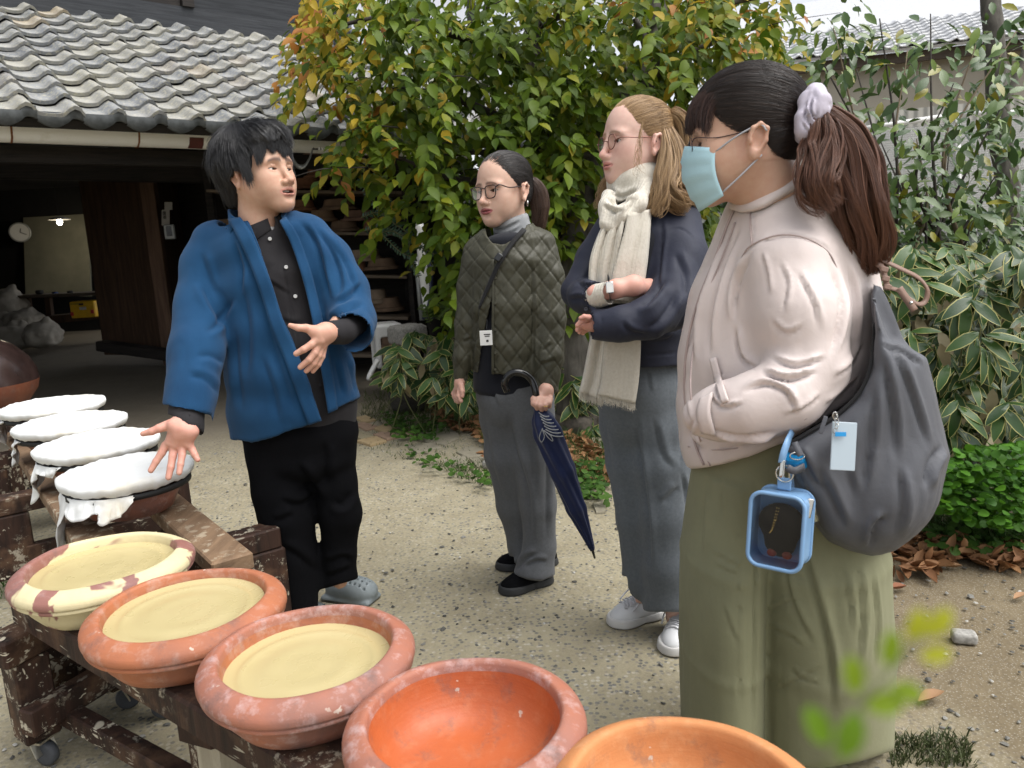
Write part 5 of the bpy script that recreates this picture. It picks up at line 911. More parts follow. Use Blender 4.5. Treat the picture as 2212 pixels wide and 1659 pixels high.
def fern(parent, pts, wd, seed, name='fern_frond', mat=None, col=(.10, .17, .025), leaflets=16):
 rng = np.random.default_rng(seed); c = catmull(pts, leaflets//2); k = len(c); o = MB().tube(c, np.linspace(.08, .02, k)*wd, 5).put(name, M_STEM, parent, smooth=True, base=None if parent is not None else c[0]); P, D, N, S_, C_ = [], [], [], [], []; t = np.gradient(c, axis=0)
 for i in range(1, k):
  for sg in (-1, 1): s = unit(np.cross(unit(t[i]), (0, -.6, .8)))*sg; P.append(c[i]); D.append(s+unit(t[i])*.35); N.append(np.array([0, -.5, .8])); S_.append(wd*(1-.75*abs(i/k-.35)**1.2)*1.0*(1-.55*i/k)); C_.append(np.array(col)*rng.uniform(.8, 1.3))
 foliage('leaflets', o, 'privet', np.array(P), np.array(D), np.array(N), np.array(S_), np.array(C_), mat or M_LEAF, 0)
 if parent is None: tag(o, ['', '', '', 'fern frond hanging over the stone basin', 'fern frond in front of the white stool'][seed], 'fern')
 return o
M_GRANITE = plain('pale_granite', (.30, .29, .265), .9, var=.35, scale=70, bump=.4); M_GRANITE2 = plain('dull_stone', (.115, .10, .08), .9, var=.35, scale=30, bump=.4); M_GRANITE3 = plain('dark_basin_stone', (.050, .046, .038), .9, var=.4, scale=25, bump=.4); M_LOG = wood_mat('weathered_log', (.16, .145, .125), (.36, .335, .30), (2, 20, 20), .9, 0, bump=.6)
build_planters()
# beyond the shrub: neighbour's house, screen, tree
def build_far():
 rng = np.random.default_rng(82); D = 19.0; hb = W(1950, 560, D)*[1, 1, 0]; hs = empty('neighbour_house', hb, label='neighbouring house with silvery tiled roof behind the shrub', cat='building'); T0 = Matrix.Translation(-Vector(hb)); a, b = W(1560, 128, D+1.5), W(2420, 70, D-1.0); b[2] = a[2] = (a[2]+b[2])/2; d = unit(b-a); n_ = np.array([-d[1], d[0], 0]); sl = R_(25); sv = n_*math.cos(sl)+np.array([0, 0, math.sin(sl)]); sn = np.cross(d, sv); L = np.linalg.norm(b-a)
 rf = MB().hexa([a-sn*.1, b-sn*.1, b+sv*7-sn*.1, a+sv*7-sn*.1, a-sn*.02, b-sn*.02, b+sv*7-sn*.02, a+sv*7-sn*.02]).put('roof', M_TILE_W, hs); tm = tile_mesh('tile', .33, .34, .055, .025, 6, M_TILE_W); flat_edges(tm); nc = int(L/.33)
 for r in range(9):
  for c in range(nc):
   o = link('tile', tm, rf); o.matrix_local = T0 @ frame4(d, sv, sn, a+d*(c*.33)+sv*(r*.30-.05)+sn*.02)
 MB().hexa([p+np.array([0, 0, z]) for z in (-.32, -.06) for p in (a+n_*.25, b+n_*.25, b+n_*.35, a+n_*.35)]).put('eave_board', M_BROWNGREY, hs); MB().hexa([p*[1, 1, 0]+np.array([0, 0, z]) for z in (-.1, a[2]-.05) for p in (a+n_*.7, b+n_*.7, b+n_*.9, a+n_*.9)]).put('wall', M_BEIGEWALL, hs)
 p, q = W(1180, 640, 9.0)*[1, 1, 0], W(2500, 560, 7.0)*[1, 1, 0]; w_ = np.array([0, .08, 0]); z1 = W(1900, 250, 7.8)[2]; tag(MB().hexa([p+[0, 0, -.1], q+[0, 0, -.1], q+w_+[0, 0, -.1], p+w_+[0, 0, -.1], p+[0, 0, z1], q+[0, 0, z1], q+w_+[0, 0, z1], p+w_+[0, 0, z1]]).put('garden_wall', M_PALEWALL), 'pale grey corrugated garden wall showing through the shrubs', 'wall')
 sc = empty('wire_screen', W(2020, 640, 6.0)*[1, 1, 0], label='white wire mesh screen behind the evergreen shrub', cat='screen'); x0, x1, y0, y1 = 1850, 2240, 255, 560; fr = MB()
 for (ax, ay), (bx, by) in (((1820, 285), (2068, 247)), ((2068, 247), (2075, 560)), ((2068, 247), (2260, 240)), ((1820, 285), (1830, 560))): MB().tube([W(ax, ay, 6), W(bx, by, 6)], .02, 8).put('screen_rail', M_WHITEP, sc, smooth=True)
 mb = MB(); g = [W(1820, 288, 6.02), W(2260, 245, 6.02), W(2260, 560, 6.02), W(1830, 570, 6.02)]
 for u in np.linspace(0, 1, 120): mb.tube([g[0]*(1-u)+g[1]*u, g[3]*(1-u)+g[2]*u], .0028, 3, caps=False)
 for u in np.linspace(0, 1, 60): mb.tube([g[0]*(1-u)+g[3]*u, g[1]*(1-u)+g[2]*u], .0028, 3, caps=False)
 o = mb.put('wire_mesh', M_WHITEP, sc); o['kind'] = 'stuff'; MB().hexa([W(1822, 290, 6.06), W(2258, 248, 6.06), W(2258, 560, 6.06), W(1832, 572, 6.06), W(1822, 290, 6.09), W(2258, 248, 6.09), W(2258, 560, 6.09), W(1832, 572, 6.09)]).put('screen_sheet', M_PALEWALL2, sc)
 b = W(2150, 560, 4.6)*[1, 1, 0]; t = empty('slim_tree', b, label='slim grey trunked tree standing behind the shrub near the picture edge', cat='tree'); limb([b, W(2180, 450, 4.6), W(2165, 300, 4.6), W(2150, 150, 4.6), W(2140, 20, 4.6), W(2135, -150, 4.6)], [.07, .065, .062, .06, .055, .05], M_BARK, t, 'trunk', 10); limb([W(2160, 260, 4.6), W(2190, 180, 4.55), W(2225, 60, 4.5)], [.03, .02, .01], M_BARK, t, 'limb', 7)
 k = 5200; q = np.concatenate([in_poly(rng, [(980, 380), (1560, 330), (1560, 720), (1180, 800), (990, 700)], 2600), in_poly(rng, [(1180, 640), (1560, 600), (1560, 900), (1200, 860)], 900), in_poly(rng, [(1860, 520), (2260, 500), (2260, 1000), (1990, 1000)], 1700)]); k = len(q); d = np.where(q[:, 0] > 1800, rng.uniform(3.9, 4.6, k), rng.uniform(6.0, 7.0, k)); p = rays_w(q, d); p[:, 2] = np.maximum(p[:, 2], .05); g = rng.random((k, 1)); hd = empty('hedge', p.mean(0)*[1, 1, 0], label='dark mass of hedge leaves behind the tree and bamboo grass', cat='hedge', kind='stuff')
 foliage('foliage', hd, 'privet', p, np.stack([rng.normal(0, .7, k), -.2+rng.normal(0, .4, k), rng.normal(-.3, .5, k)], 1), np.stack([rng.normal(0, .5, k), -.6+0*d, .6+0*d], 1), rng.uniform(.10, .17, k)*d/6.0, np.array([.012, .024, .008])*(1-g)+np.array([.035, .06, .014])*g, M_LEAFG, 0)
M_BEIGEWALL = plain('beige_render', (.38, .35, .29), .9, var=.08, scale=2); M_PALEWALL2 = plain('white_sheet', (.60, .60, .58), .8, var=.06, scale=3)
def palewall():
 m = NT('pale_corrugated'); co = m.coords('Object'); wv = m.n('TexWave'); wv.bands_direction = 'X'; m.link(co, wv.inputs[0]); wv.inputs['Scale'].default_value = 4; n = m.noise(co, 2.5, 5); return m.done(m.mix(n, (.40, .385, .34), (.58, .57, .52)), .8, m.bump(wv.outputs[1], .5, .03), .3)
M_PALEWALL = palewall(); build_far()
# out of focus frond close to the lens
def build_frond():
 d = .14; st = catmull([W(1760, 1740, d), W(1800, 1620, d), W(1870, 1510, d+.003), W(1950, 1420, d+.006), W(2020, 1345, d+.008)], 6); o = MB().tube(st, np.linspace(.0008, .0003, len(st)), 6).put('fern_frond', M_STEM, smooth=True, base=st[0]); tag(o, 'bright green frond close to the lens in the bottom corner', 'fern'); me = {}
 V0, Q0, M0 = leaf_shape('round'); og = np.array(st[0])
 for (x, y, ang, sz, c) in ((1815, 1640, -20, 105, 0), (1790, 1610, 30, 95, 0), (1870, 1530, -75, 90, 1), (1850, 1500, 10, 85, 1), (1925, 1480, -110, 75, 1), (1915, 1440, -10, 80, 1), (1985, 1420, -80, 70, 2), (1965, 1385, -20, 75, 2), (2000, 1375, -42, 80, 2)):
  a = R_(ang); dv = _r*math.sin(-a)+_u*math.cos(a); B = basis(dv[None], (-_f+_u*.3)[None])[0]*sz*d/F*np.array([.62, 1, 1]); col = ((.16, .30, .012), (.24, .36, .014), (.46, .48, .02))[c]; v = V0 @ B.T+W(x, y, d); put('leaflet', v, Q0, M_FROND, o, col=np.tile(col, (len(V0), 1)))
 return
M_FROND = leaf_mat('fresh_frond', .5, .5); build_frond()
# heads
def head_sdf(p):
 g = p.get; s = SDF(); jw = g('jaw', 1.0); fw = g('face', 1.0); nz = g('nose', 1.0); nb = g('bridge', 1.0); ck = g('cheek', 1.0); op = g('open', 0.0)
 s.ell((0, .044, -.014), (.076, .081, .096), k=.0)
 s.ell((0, .012, .028), (.0665*fw, .088, .060), k=.03)
 s.ell((0, -.045, .022), (.056*jw*fw, .052, .054), k=.035)
 for x in (-1, 1):
  s.cone((x*.058*jw*fw, -.035, -.012), (x*.020*jw, -.092-op*.006, .062), .013*jw, .015, k=.035)
  s.ell((x*.043*fw, -.022, .052), (.024*ck, .024*ck, .022*ck), k=.028)
  s.ell((x*.034*fw, -.052, .056), (.022*ck, .026*ck, .020*ck), k=.03)
 s.ell((0, -.094-op*.007, .068), (.021*g('chinw', 1), .017, .020*g('chin', 1)), k=.025)
 for x in (-1, 1): s.ell((x*.026, .021, .071), (.027, .0085, .0125*g('brow', 1)), R=rotz(-x*.12), k=.018)
 s.ell((0, -.060, .070), (.031, .024, .0205), k=.024)
 for x in (-1, 1):
  s.ell((x*.0315, .002, .094), (.0185, .0115, .0165), k=.016, op='s')
  s.ell((x*.0310, .0005, .0655), (.0147, .0142, .0147), k=.006)
  ew = g('eye', 1.0); R = rotz(x*g('slant', .10))
  s.ell((x*.0312, -.0006, .0795), (.0128, .0043*ew, .013), R=R, k=.0015, op='s')
  s.chain([(x*.044, .0035, .0725), (x*.036, .0085, .0790), (x*.027, .0080, .0800), (x*.0205, .003, .0770)], [.0010, .0014, .0013, .0010], k=.004)
 L = .030*nz
 s.chain([(0, .016, .0775+.004*nb), (0, -.004, .0830+.007*nb), (0, -.008-L*.6, .094+.004*nz+.003*nb)], [.0080, .0074, .0082], k=.014, kin=.008)
 s.ell((0, -.010-L*.78, .1005+.006*nz), (.0105*g('tip', 1), .0090, .0105), k=.010)
 for x in (-1, 1):
  s.ell((x*.0118*g('wing', 1), -.012-L*.86, .0925+.003*nz), (.0080, .0075, .0095), k=.007)
  s.ell((x*.0062, -.0175-L*.9, .0985+.003*nz), (.0033, .0028, .0052), k=.0025, op='s')
 s.cone((0, -.0185-L*.86, .0945), (0, -.052, .0885), .0040, .005, k=.016)
 my = -.0625; lf = g('lip', 1.0); mw = g('mw', 1.0)
 for x in (-1, 1):
  s.chain([(x*.0245*mw, my+.0005, .0790), (x*.013*mw, my+.0040+op*.003, .0895), (x*.0045, my+.0060+op*.004, .0945), (0, my+.0048+op*.004, .0945)],
    [.0022, .0042*lf, .0046*lf, .0044*lf], k=.006, kin=.004)
  s.chain([(x*.0240*mw, my-.0015, .0785), (x*.012*mw, my-.0065-op*.008, .0895), (0, my-.0075-op*.010, .0930)], [.0022, .0050*lf, .0060*lf], k=.006, kin=.004)
  s.ell((x*.0265*mw, my, .0790), (.0035, .0030, .0045), k=.005, op='s')
 if op > 0:
  s.ell((0, my-.0015-op*.003, .0930), (.0185*mw, .0026+op*.0050, .016), k=.002, op='s')
 else:
  s.ell((0, my-.0006, .1000), (.0235*mw, .0011, .0135), k=.0022, op='s')
 s.ell((0, -.080-op*.006, .0985), (.016, .0055, .0095), k=.010, op='s')
 for x in (-1, 1):
  R = roty(x*.35) @ rotx(-.18); e = np.array([x*.0755*fw**.5, -.010, -.012]); q = lambda v: e+R @ np.array([x*v[0], v[1], v[2]])
  s.ell(q((.004, .002, -.002)), (.0065, .029, .0165), R=R, k=.008)
  pts = [q((.009, .000, .012)), q((.011, .019, .0085)), q((.013, .0275, -.004)), q((.0145, .020, -.0165)), q((.012, .000, -.0165)), q((.0085, -.017, -.0075))]
  s.chain(pts, [.0036, .0038, .0038, .0040, .0038, .0040], k=.004)
  s.ell(q((.007, -.0245, -.0005)), (.0052, .0095, .0075), R=R, k=.006)
  s.ell(q((.0125, -.003, -.001)), (.0070, .0135, .0085), R=R, k=.005, op='s')
  s.ell(q((.013, .013, -.004)), (.0045, .0075, .0065), R=R, k=.004, op='s')
  s.ell(q((.0085, -.004, .0105)), (.004, .006, .0032), R=R, k=.003)
 nw = g('neckw', 1.0)
 nl = g('neck', (0, -.20, -.045))
 s.econe((0, -.03, -.020), nl, (.052*nw, .052*nw), (.056*nw, .054*nw), (1, 0, 0), k=.035)
 return s
def head_colors(V, p):
 g = p.get; sk = np.array(g('skin')); N = len(V); c = np.tile(sk, (N, 1)); op = g('open', 0.0); my = -.0625
 x, y, z = V.T; ax = np.abs(x)
 def blob(cx, cy, cz, rx, ry, rz): return np.exp(-(((x-cx)/rx)**2+((y-cy)/ry)**2+((z-cz)/rz)**2))
 red = .75*blob(.043, -.028, .06, .024, .02, .03)+.75*blob(-.043, -.028, .06, .024, .02, .03)+.9*blob(0, -.034, .105, .018, .014, .02)
 red += .6*np.exp(-(((ax-.082)/.014)**2+((y+.01)/.035)**2))*(z < .02)+.3*blob(0, -.095, .085, .02, .014, .02)
 c = c*(1-np.clip(red, 0, 1)[:, None]*g('blush', .5)*np.array([.06, .30, .30]))
 mw = g('mw', 1.0); lw = np.clip(1-(ax/(.0255*mw))**2, 0, 1); up = my+.0100*lw**.6+op*.005; lo = my-.0135*lw**.6-op*.014
 m = np.clip((up-y)/.0022, 0, 1)*np.clip((y-lo)/.0022, 0, 1)*(ax < .0255*mw)*(z > .076)
 c = c*(1-m[:, None])+np.array(g('lipc'))*m[:, None]
 if op > 0:
  t = (np.abs(y-(my-.0015-op*.003)) < .0032+op*.0050)*(ax < .0180*mw)*(z < .0915)*(z > .07)
  c[t] = (.05, .015, .012)
 bx = (ax-.0285)/.0205; by = .0215+.0035*np.clip(1-bx*bx, 0, 1)-.0035*np.clip(bx, 0, 1)
 b = np.exp(-(np.abs(y-by)/(.0042*g('browt', 1)*(1.05-.35*np.clip(bx, -1, 1))))**2.4)*np.clip((1.08-np.abs(bx))/.22, 0, 1)*(z > .04)
 c = c*(1-b[:, None]*g('browa', .8))+np.array(g('hairc'))*b[:, None]*g('browa', .8)
 e = np.abs(((ax-.0312)/.0128)**2+((y+.0006)/(.0043*g('eye', 1)))**2-1.0)
 l = (e < .60)*(y > -.0006)*(ax > .017)*(ax < .046)*(z > .066)
 c[l] = c[l]*.12
 h = np.clip(g('stubble', 0)*np.clip((-.045-y)/.02, 0, 1)*np.clip((z-.01)/.04, 0, 1), 0, 1)*(1-m)
 c = c*(1-.30*h[:, None])
 return np.clip(c, 0, 1)
def skin_mat(name):
 m = NT(name); co = m.coords('Object'); a = m.attr('Col'); n1 = m.noise(co, 60, 5); n2 = m.noise(co, 320, 2)
 c = m.mix(m.ramp(n1, [(.3, 0), (.75, 1)]), m.mix(.16, a, (.50, .19, .14)), m.mix(.07, a, (.95, .75, .6)))
 return m.done(c, m.ramp(n2, [(.2, .42), (.8, .58)]), m.bump(n2, .10, .0008), .4, Subsurface_Weight=.12, Subsurface_Scale=.006,
                  Subsurface_Radius=(1.0, .35, .2))
SKIN = skin_mat('skin')
def eye_parts(T, gaze, parent, iris=(.03, .015, .008)):
 """two eyeballs; T maps head points to world, gaze is a direction in head space"""
 mats = [M_EYEW, plain('iris', iris, .1, var=.3, scale=400), M_PUPIL]
 for x in (-1, 1):
  c = np.array([x*.0310, 0, .0655]); r = .0126; zz = unit(gaze); xx = unit(np.cross((0, 1, 0), zz)); yy = np.cross(zz, xx)
  V, Q, M = [], [], []; th = [0, .12, .24, .36, .46, .50, .8, 1.2, 1.8, 2.5, math.pi]; n = 20
  for t in th:
   rr = r+(.0005 if t < .47 else 0)
   for k in range(n):
    a = 2*math.pi*k/n; V.append(c+rr*(math.sin(t)*(math.cos(a)*xx+math.sin(a)*yy)+math.cos(t)*zz))
  for i in range(len(th)-1):
   for k in range(n): Q.append((i*n+k, (i+1)*n+k, (i+1)*n+(k+1) % n, i*n+(k+1) % n)); M.append(2 if i < 2 else 1 if i < 5 else 0)
  put('eye', T(np.array(V)), np.array(Q), mats, parent, matidx=M)
M_EYEW = plain('eye_white', (.72, .68, .64), .15, var=.05)
M_PUPIL = plain('pupil', (.004, .004, .004), .06)
# hair strands
def hair_mat(name, c1, c2, rough=.38, tipc=None):
 m = NT(name); a = m.attr('tint', 'Fac'); h = m.n('HairInfo') if False else None
 c = m.mix(a, c1, c2)
 if tipc is not None: c = m.mix(m.attr('along', 'Fac'), c, tipc)
 return m.done(c, rough, None, .5)
def strands(name, paths, rad, mat, parent, tint=None, along=None):
 """paths: (n, k, 3) world points; becomes one hair curves object"""
 paths = np.asarray(paths); n, k = paths.shape[:2]
 hc = bpy.data.hair_curves.new(name); hc.add_curves([k]*n)
 og = np.array(parent.location) if parent is not None else 0
 pp = parent.parent if parent is not None else None
 while pp is not None: og = og+np.array(pp.location); pp = pp.parent
 hc.attributes['position'].data.foreach_set('vector', (paths-og).astype(np.float32).ravel())
 ra = hc.attributes.new('radius', 'FLOAT', 'POINT')
 prof = np.ones(k)*rad; prof[-max(2, k//4):] = np.linspace(rad, rad*.35, max(2, k//4))
 ra.data.foreach_set('value', np.tile(prof, n).astype(np.float32))
 ti = hc.attributes.new('tint', 'FLOAT', 'CURVE'); ti.data.foreach_set('value', (RNG.random(n) if tint is None else tint).astype(np.float32))
 al = hc.attributes.new('along', 'FLOAT', 'POINT')
 al.data.foreach_set('value', (np.tile(np.linspace(0, 1, k), n) if along is None else np.asarray(along)).astype(np.float32).ravel())
 hc.materials.append(mat)
 return link(name, hc, parent)
# the man in the blue jacket
def build_man():
 fg = Fig(2.52); P = fg.P
 base = fg.P(680, 1325, 0); base[2] = 0
 skin = np.array([.53, .325, .225])
 hp = dict(skin=skin, lipc=(.47, .215, .165), hairc=(.02, .017, .016), blush=.5, open=.26, bridge=.60, nose=1.05, wing=1.2, tip=1.12, mw=1.18, jaw=1.06, face=.95, stubble=.5,
              eye=.66, slant=.05, browt=1.25, browa=.85, cheek=.98, chin=1.1, neck=(-.01, -.21, -.045), neckw=1.05, lip=.8)
 T, Ti = head_frame(fg, (589, 364, .10), 62, -3, 2, 1.10, hp, pivot=(-.031, 0, .078))
 hs = head_sdf(hp); V, Q = hs.mesh(.0019, (-.1, -.235, -.13), (.1, .135, .125)); V = smooth_mesh(V, Q, 1, .4); hc = head_colors(V, hp)
 parts = [(T(V), Q, hc)]
 a = .36
 s = hand_sdf(fg, [
  [(366, 918, a, 12), (344, 925, a+.015, 9.2), (328, 932, a+.02, 8), (309, 937, a+.02, 6)],
  [(358, 962, a, 9.5), (349, 979, a+.01, 8.3), (337, 997, a+.02, 7.4), (326, 1016, a+.03, 6.3)],
  [(376, 966, a, 9.5), (373, 986, a+.015, 8.3), (369, 1009, a+.03, 7.6), (364, 1031, a+.04, 6.6)],
  [(394, 966, a, 9), (393, 984, a+.015, 7.8), (390, 1003, a+.03, 7), (387, 1021, a+.04, 6)],
  [(409, 960, a, 8.5), (415, 971, a, 7.6), (421, 982, a+.01, 6.8), (427, 993, a+.015, 5.6)]],
  [[(403, 872, a-.09, 19), (402, 900, a-.045, 21), (388, 922, a-.005, 20), (368, 955, a, 12)],
         [(402, 908, a-.03, 21), (395, 930, a, 22), (383, 958, a, 15)], [(408, 912, a-.03, 19), (412, 932, a, 15), (405, 958, a, 11)],
         [(390, 912, a-.01, 16), (374, 918, a+.008, 13)]])
 for c in ((386, 946, a+.045, 13),): s.ell(fg.P(*c[:3]), (.022, .012, .024), k=.012, op='s')
 v, q = s.mesh(.0016); v = smooth_mesh(v, q, 1, .4); parts.append((v, q, hand_cols(v, np.array([.62, .35, .27]), .8)))
 b = .30
 s = hand_sdf(fg, [
  [(676, 714, b, 11), (662, 709, b+.01, 9), (644, 708, b+.02, 7.6), (627, 703, b+.02, 5.2)],
  [(682, 736, b+.01, 9), (672, 745, b+.02, 8.2), (656, 755, b+.03, 7.6), (640, 764, b+.03, 6.4)],
  [(688, 744, b, 9), (680, 762, b+.012, 8.2), (668, 777, b+.02, 7.4), (649, 793, b+.02, 6.3)],
  [(694, 748, b-.015, 8.5), (688, 768, b, 7.6), (678, 785, b+.005, 6.8), (662, 801, b+.005, 5.8)],
  [(700, 748, b-.03, 7.5), (696, 770, b-.015, 6.6), (688, 787, b-.01, 6), (676, 802, b-.01, 5)]],
  [[(722, 717, b-.05, 20), (702, 720, b-.02, 20), (690, 733, b, 15)], [(704, 716, b-.02, 19), (686, 718, b, 14), (676, 716, b+.005, 11)], [(704, 724, b-.03, 18), (696, 745, b-.015, 11)]])
 v, q = s.mesh(.0016); v = smooth_mesh(v, q, 1, .4); parts.append((v, q, hand_cols(v, np.array([.60, .36, .26]), .6)))
 s = SDF(); fg.echain(s, [(545, 500, 0, 60, .07), (585, 600, 0, 85, .09), (625, 760, 0, 95, .1), (645, 900, 0, 100, .1)])
 fg.chain(s, [(475, 555, -.01, 24), (436, 700, .10, 22), (404, 890, a-.05, 18)]); fg.chain(s, [(675, 545, 0, 24), (755, 665, .02, 22), (716, 718, b-.06, 18)])
 fg.chain(s, [(610, 900, 0, 50), (615, 1080, .02, 34), (650, 1300, .02, 24)]); fg.chain(s, [(715, 900, 0, 45), (730, 1080, .01, 30), (733, 1250, 0, 22)])
 v, q = s.mesh(.018); parts.append((v, q, hand_cols(v, skin)))
 V, Q, Cc = join_meshes(parts)
 man = put('person', V, Q, SKIN, None, col=Cc, base=base, tags=dict(label='man in an indigo blue jacket and black trousers gesturing with open palm over the bowls', cat='person'))
 eye_parts(T, (.30, .02, .95), man)
 mb = MB(); my = -.0625
 V_ = []
 for i in range(13):
  x = -.0175+.035*i/12; z = .0885-.010*(abs(x)/.0175)**2; V_.append([(x, my+.0045, z), (x, my-.0012, z+.0006)])
 mb.sheet(np.array(V_)); v, q, _ = mb.arr(); put('teeth', T(v), q, M_TEETH, man)
 s = SDF()
 fg.echain(s, [(552, 480, 0, 50, .05), (560, 505, 0, 78, .085), (595, 600, .01, 98, .105), (625, 740, .01, 112, .115), (645, 880, .01, 122, .12), (650, 915, .01, 120, .12)])
 nk = (T(np.array([(0, -.06, -.02), (-.005, -.115, -.032), (-.012, -.24, -.05)])))
 s.cone(nk[1]+(nk[2]-nk[1])*.6, nk[2], .075, .10, k=.02)
 fg.slab(s, [(577, 470), (592, 465), (594, 480), (590, 498), (584, 495), (580, 484)], .03, .3, k=.003, op='s')
 fg.chain(s, [(406, 840, .235, 28), (403, 885, .30, 36), (400, 925, .335, 39)], k=.01); fg.slab(s, [(350, 893), (378, 901), (400, 913), (420, 930), (440, 952), (440, 1000), (340, 1000)], .1, .6, k=.003, op='s')
 fg.chain(s, [(778, 690, .06, 28), (742, 716, b-.09, 27), (722, 718, b-.055, 25), (706, 719, b-.035, 23)], k=.01)
 fg.chain(s, [(403, 885, .30, 29), (400, 940, .345, 35)], k=.003, op='s')
 s.cone(fg.P(712, 719, b-.04), fg.P(690, 722, b-.0), .027, .032, k=.003, op='s')
 shirt = garment('shirt', s, .0055, M_SHIRT, man, folds=[([(560, 600), (590, 615), (630, 640)], 5, .004), ([(600, 690), (640, 700), (665, 690)], 6, .004), ([(612, 560), (640, 800)], 2.2, .0035, 0), ([(596, 520), (625, 640), (655, 800), (690, 890)], 2, .003, 0),
  ([(380, 890), (405, 885), (425, 892)], 4, .004)], nz=[(.004, (14, 14, 9), 1)])
 for (x, y) in ((583, 516), (618, 577), (638, 640), (692, 832)):
  o = surf_disc('button', shirt, fg, x, y, 4.2 if y < 800 else 3.4, M_BUTTON if y < 800 else M_SHIRT)
 s = SDF(); s.cone(nk[1]+(nk[2]-nk[1])*.42, nk[2], .0675, .085); garment('undershirt', s, .004, M_WHITECLOTH, man)
 s = SDF()
 fg.echain(s, [(545, 482, -.01, 56, .06), (552, 496, -.01, 92, .10), (566, 530, 0, 120, .12), (590, 610, .01, 122, .135), (612, 700, .015, 122, .142), (627, 800, .02, 136, .148), (636, 880, .02, 142, .15), (640, 935, .02, 140, .15)], k=.03)
 fg.chain(s, [(462, 528, -.005, 48), (446, 575, .01, 52), (436, 660, .06, 55), (422, 760, .17, 55), (404, 900, .30, 54)], k=.045, kin=.03)
 fg.chain(s, [(668, 510, 0, 46), (712, 560, .015, 48), (745, 625, .045, 49), (762, 690, .10, 48)], k=.045, kin=.03)
 fg.chain(s, [(762, 690, .10, 48), (764, 716, .19, 46)], k=.03)
 inn = [(545, 440, -.01, 44, .066), (552, 480, -.005, 84, .088), (566, 530, 0, 108, .108), (590, 610, .01, 110, .123), (612, 700, .015, 110, .130), (627, 800, .02, 124, .136), (636, 880, .02, 130, .138), (640, 990, .02, 130, .138)]
 fg.echain(s, inn, k=.004, op='s')
 fg.chain(s, [(404, 850, .255, 40), (402, 930, .33, 47)], k=.004, op='s'); fg.chain(s, [(763, 705, .15, 38), (758, 730, .25, 43)], k=.004, op='s')
 fg.slab(s, [(516, 430), (540, 478), (566, 540), (590, 610), (615, 690), (640, 745), (662, 805), (682, 862), (697, 915), (697, 990), (709, 990), (709, 893), (700, 830), (690, 770), (678, 700), (662, 625), (645, 565), (625, 510), (604, 468), (596, 440)], .045, .5, k=.004, op='s')
 fg.slab(s, [(330, 872), (352, 877), (402, 886), (456, 897), (470, 1010), (330, 1010)], .10, .6, k=.006, op='s')
 fg.slab(s, [(462, 950), (515, 952), (545, 957), (600, 943), (690, 908), (708, 895), (780, 859), (830, 845), (850, 1020), (462, 1020)], -.3, .24, k=.006, op='s')
 fg.slab(s, [(700, 670), (727, 688), (742, 700), (747, 726), (741, 757), (760, 790), (690, 790), (680, 700)], .16, .5, k=.006, op='s')
 s.cone(nk[0], nk[1]+(nk[2]-nk[1])*.30, .062, .056, k=.006, op='s')
 folds = [([(500, 510), (520, 580), (515, 650)], 7, .012), ([(505, 640), (470, 700), (440, 720)], 8, .012), ([(498, 720), (460, 660), (430, 600)], 9, .011), ([(490, 790), (455, 770), (420, 772)], 9, .009), ([(480, 860), (440, 820), (400, 815)], 9, .008, -1),
             ([(430, 540), (450, 600), (470, 650)], 9, .009), ([(640, 470), (680, 520), (700, 600), (712, 660)], 7, .014), ([(670, 480), (715, 540), (735, 600), (728, 650)], 7, .013), ([(700, 500), (750, 580), (770, 640)], 7, .010),
             ([(725, 660), (755, 640), (785, 610)], 7, .013), ([(705, 700), (745, 672), (792, 655)], 7, .011), ([(520, 600), (535, 720), (530, 830)], 11, .010), ([(560, 640), (600, 780), (640, 900)], 9, .008), ([(505, 700), (510, 800), (525, 900)], 10, .010, -1),
             ([(560, 760), (590, 850), (600, 920)], 10, .008), ([(725, 770), (735, 820), (745, 860)], 6, .009), ([(750, 770), (765, 820), (772, 855)], 6, .008),
             ([(488, 462), (520, 520), (555, 610), (585, 690), (618, 770), (648, 850), (668, 905)], 2.2, .004, 0), ([(672, 600), (690, 690)], 2.2, .004, 0), ([(566, 650), (595, 638)], 1.6, .003, 0), ([(655, 612), (672, 607)], 1.6, .003, 0)]
 jk = garment('jacket', s, .0058, M_INDIGO, man, folds=folds, nz=[(.007, (8, 8, 4), 4), (.003, (22, 22, 12), 5)], smooth=3)
 collar(man, s, fg, nk)
 s = SDF()
 fg.echain(s, [(645, 870, .01, 118, .115), (648, 930, .01, 122, .125), (652, 985, .01, 118, .125)], k=.03)
 fg.chain(s, [(596, 970, .02, 66), (610, 1060, .03, 62), (619, 1110, .035, 59), (631, 1200, .03, 54), (652, 1300, .02, 62), (658, 1335, .02, 64)], k=.012, kin=.02)
 fg.chain(s, [(716, 950, 0, 52), (722, 1040, .01, 46), (735, 1110, .015, 44), (731, 1195, 0, 36), (733, 1262, 0, 38), (733, 1285, 0, 39)], k=.012, kin=.02)
 fg.slab(s, [(560, 1322), (730, 1322), (730, 1420), (560, 1420)], -.4, .4, k=.004, op='s'); fg.slab(s, [(688, 1276), (740, 1262), (770, 1250), (790, 1243), (800, 1400), (690, 1400)], -.4, .4, k=.004, op='s')
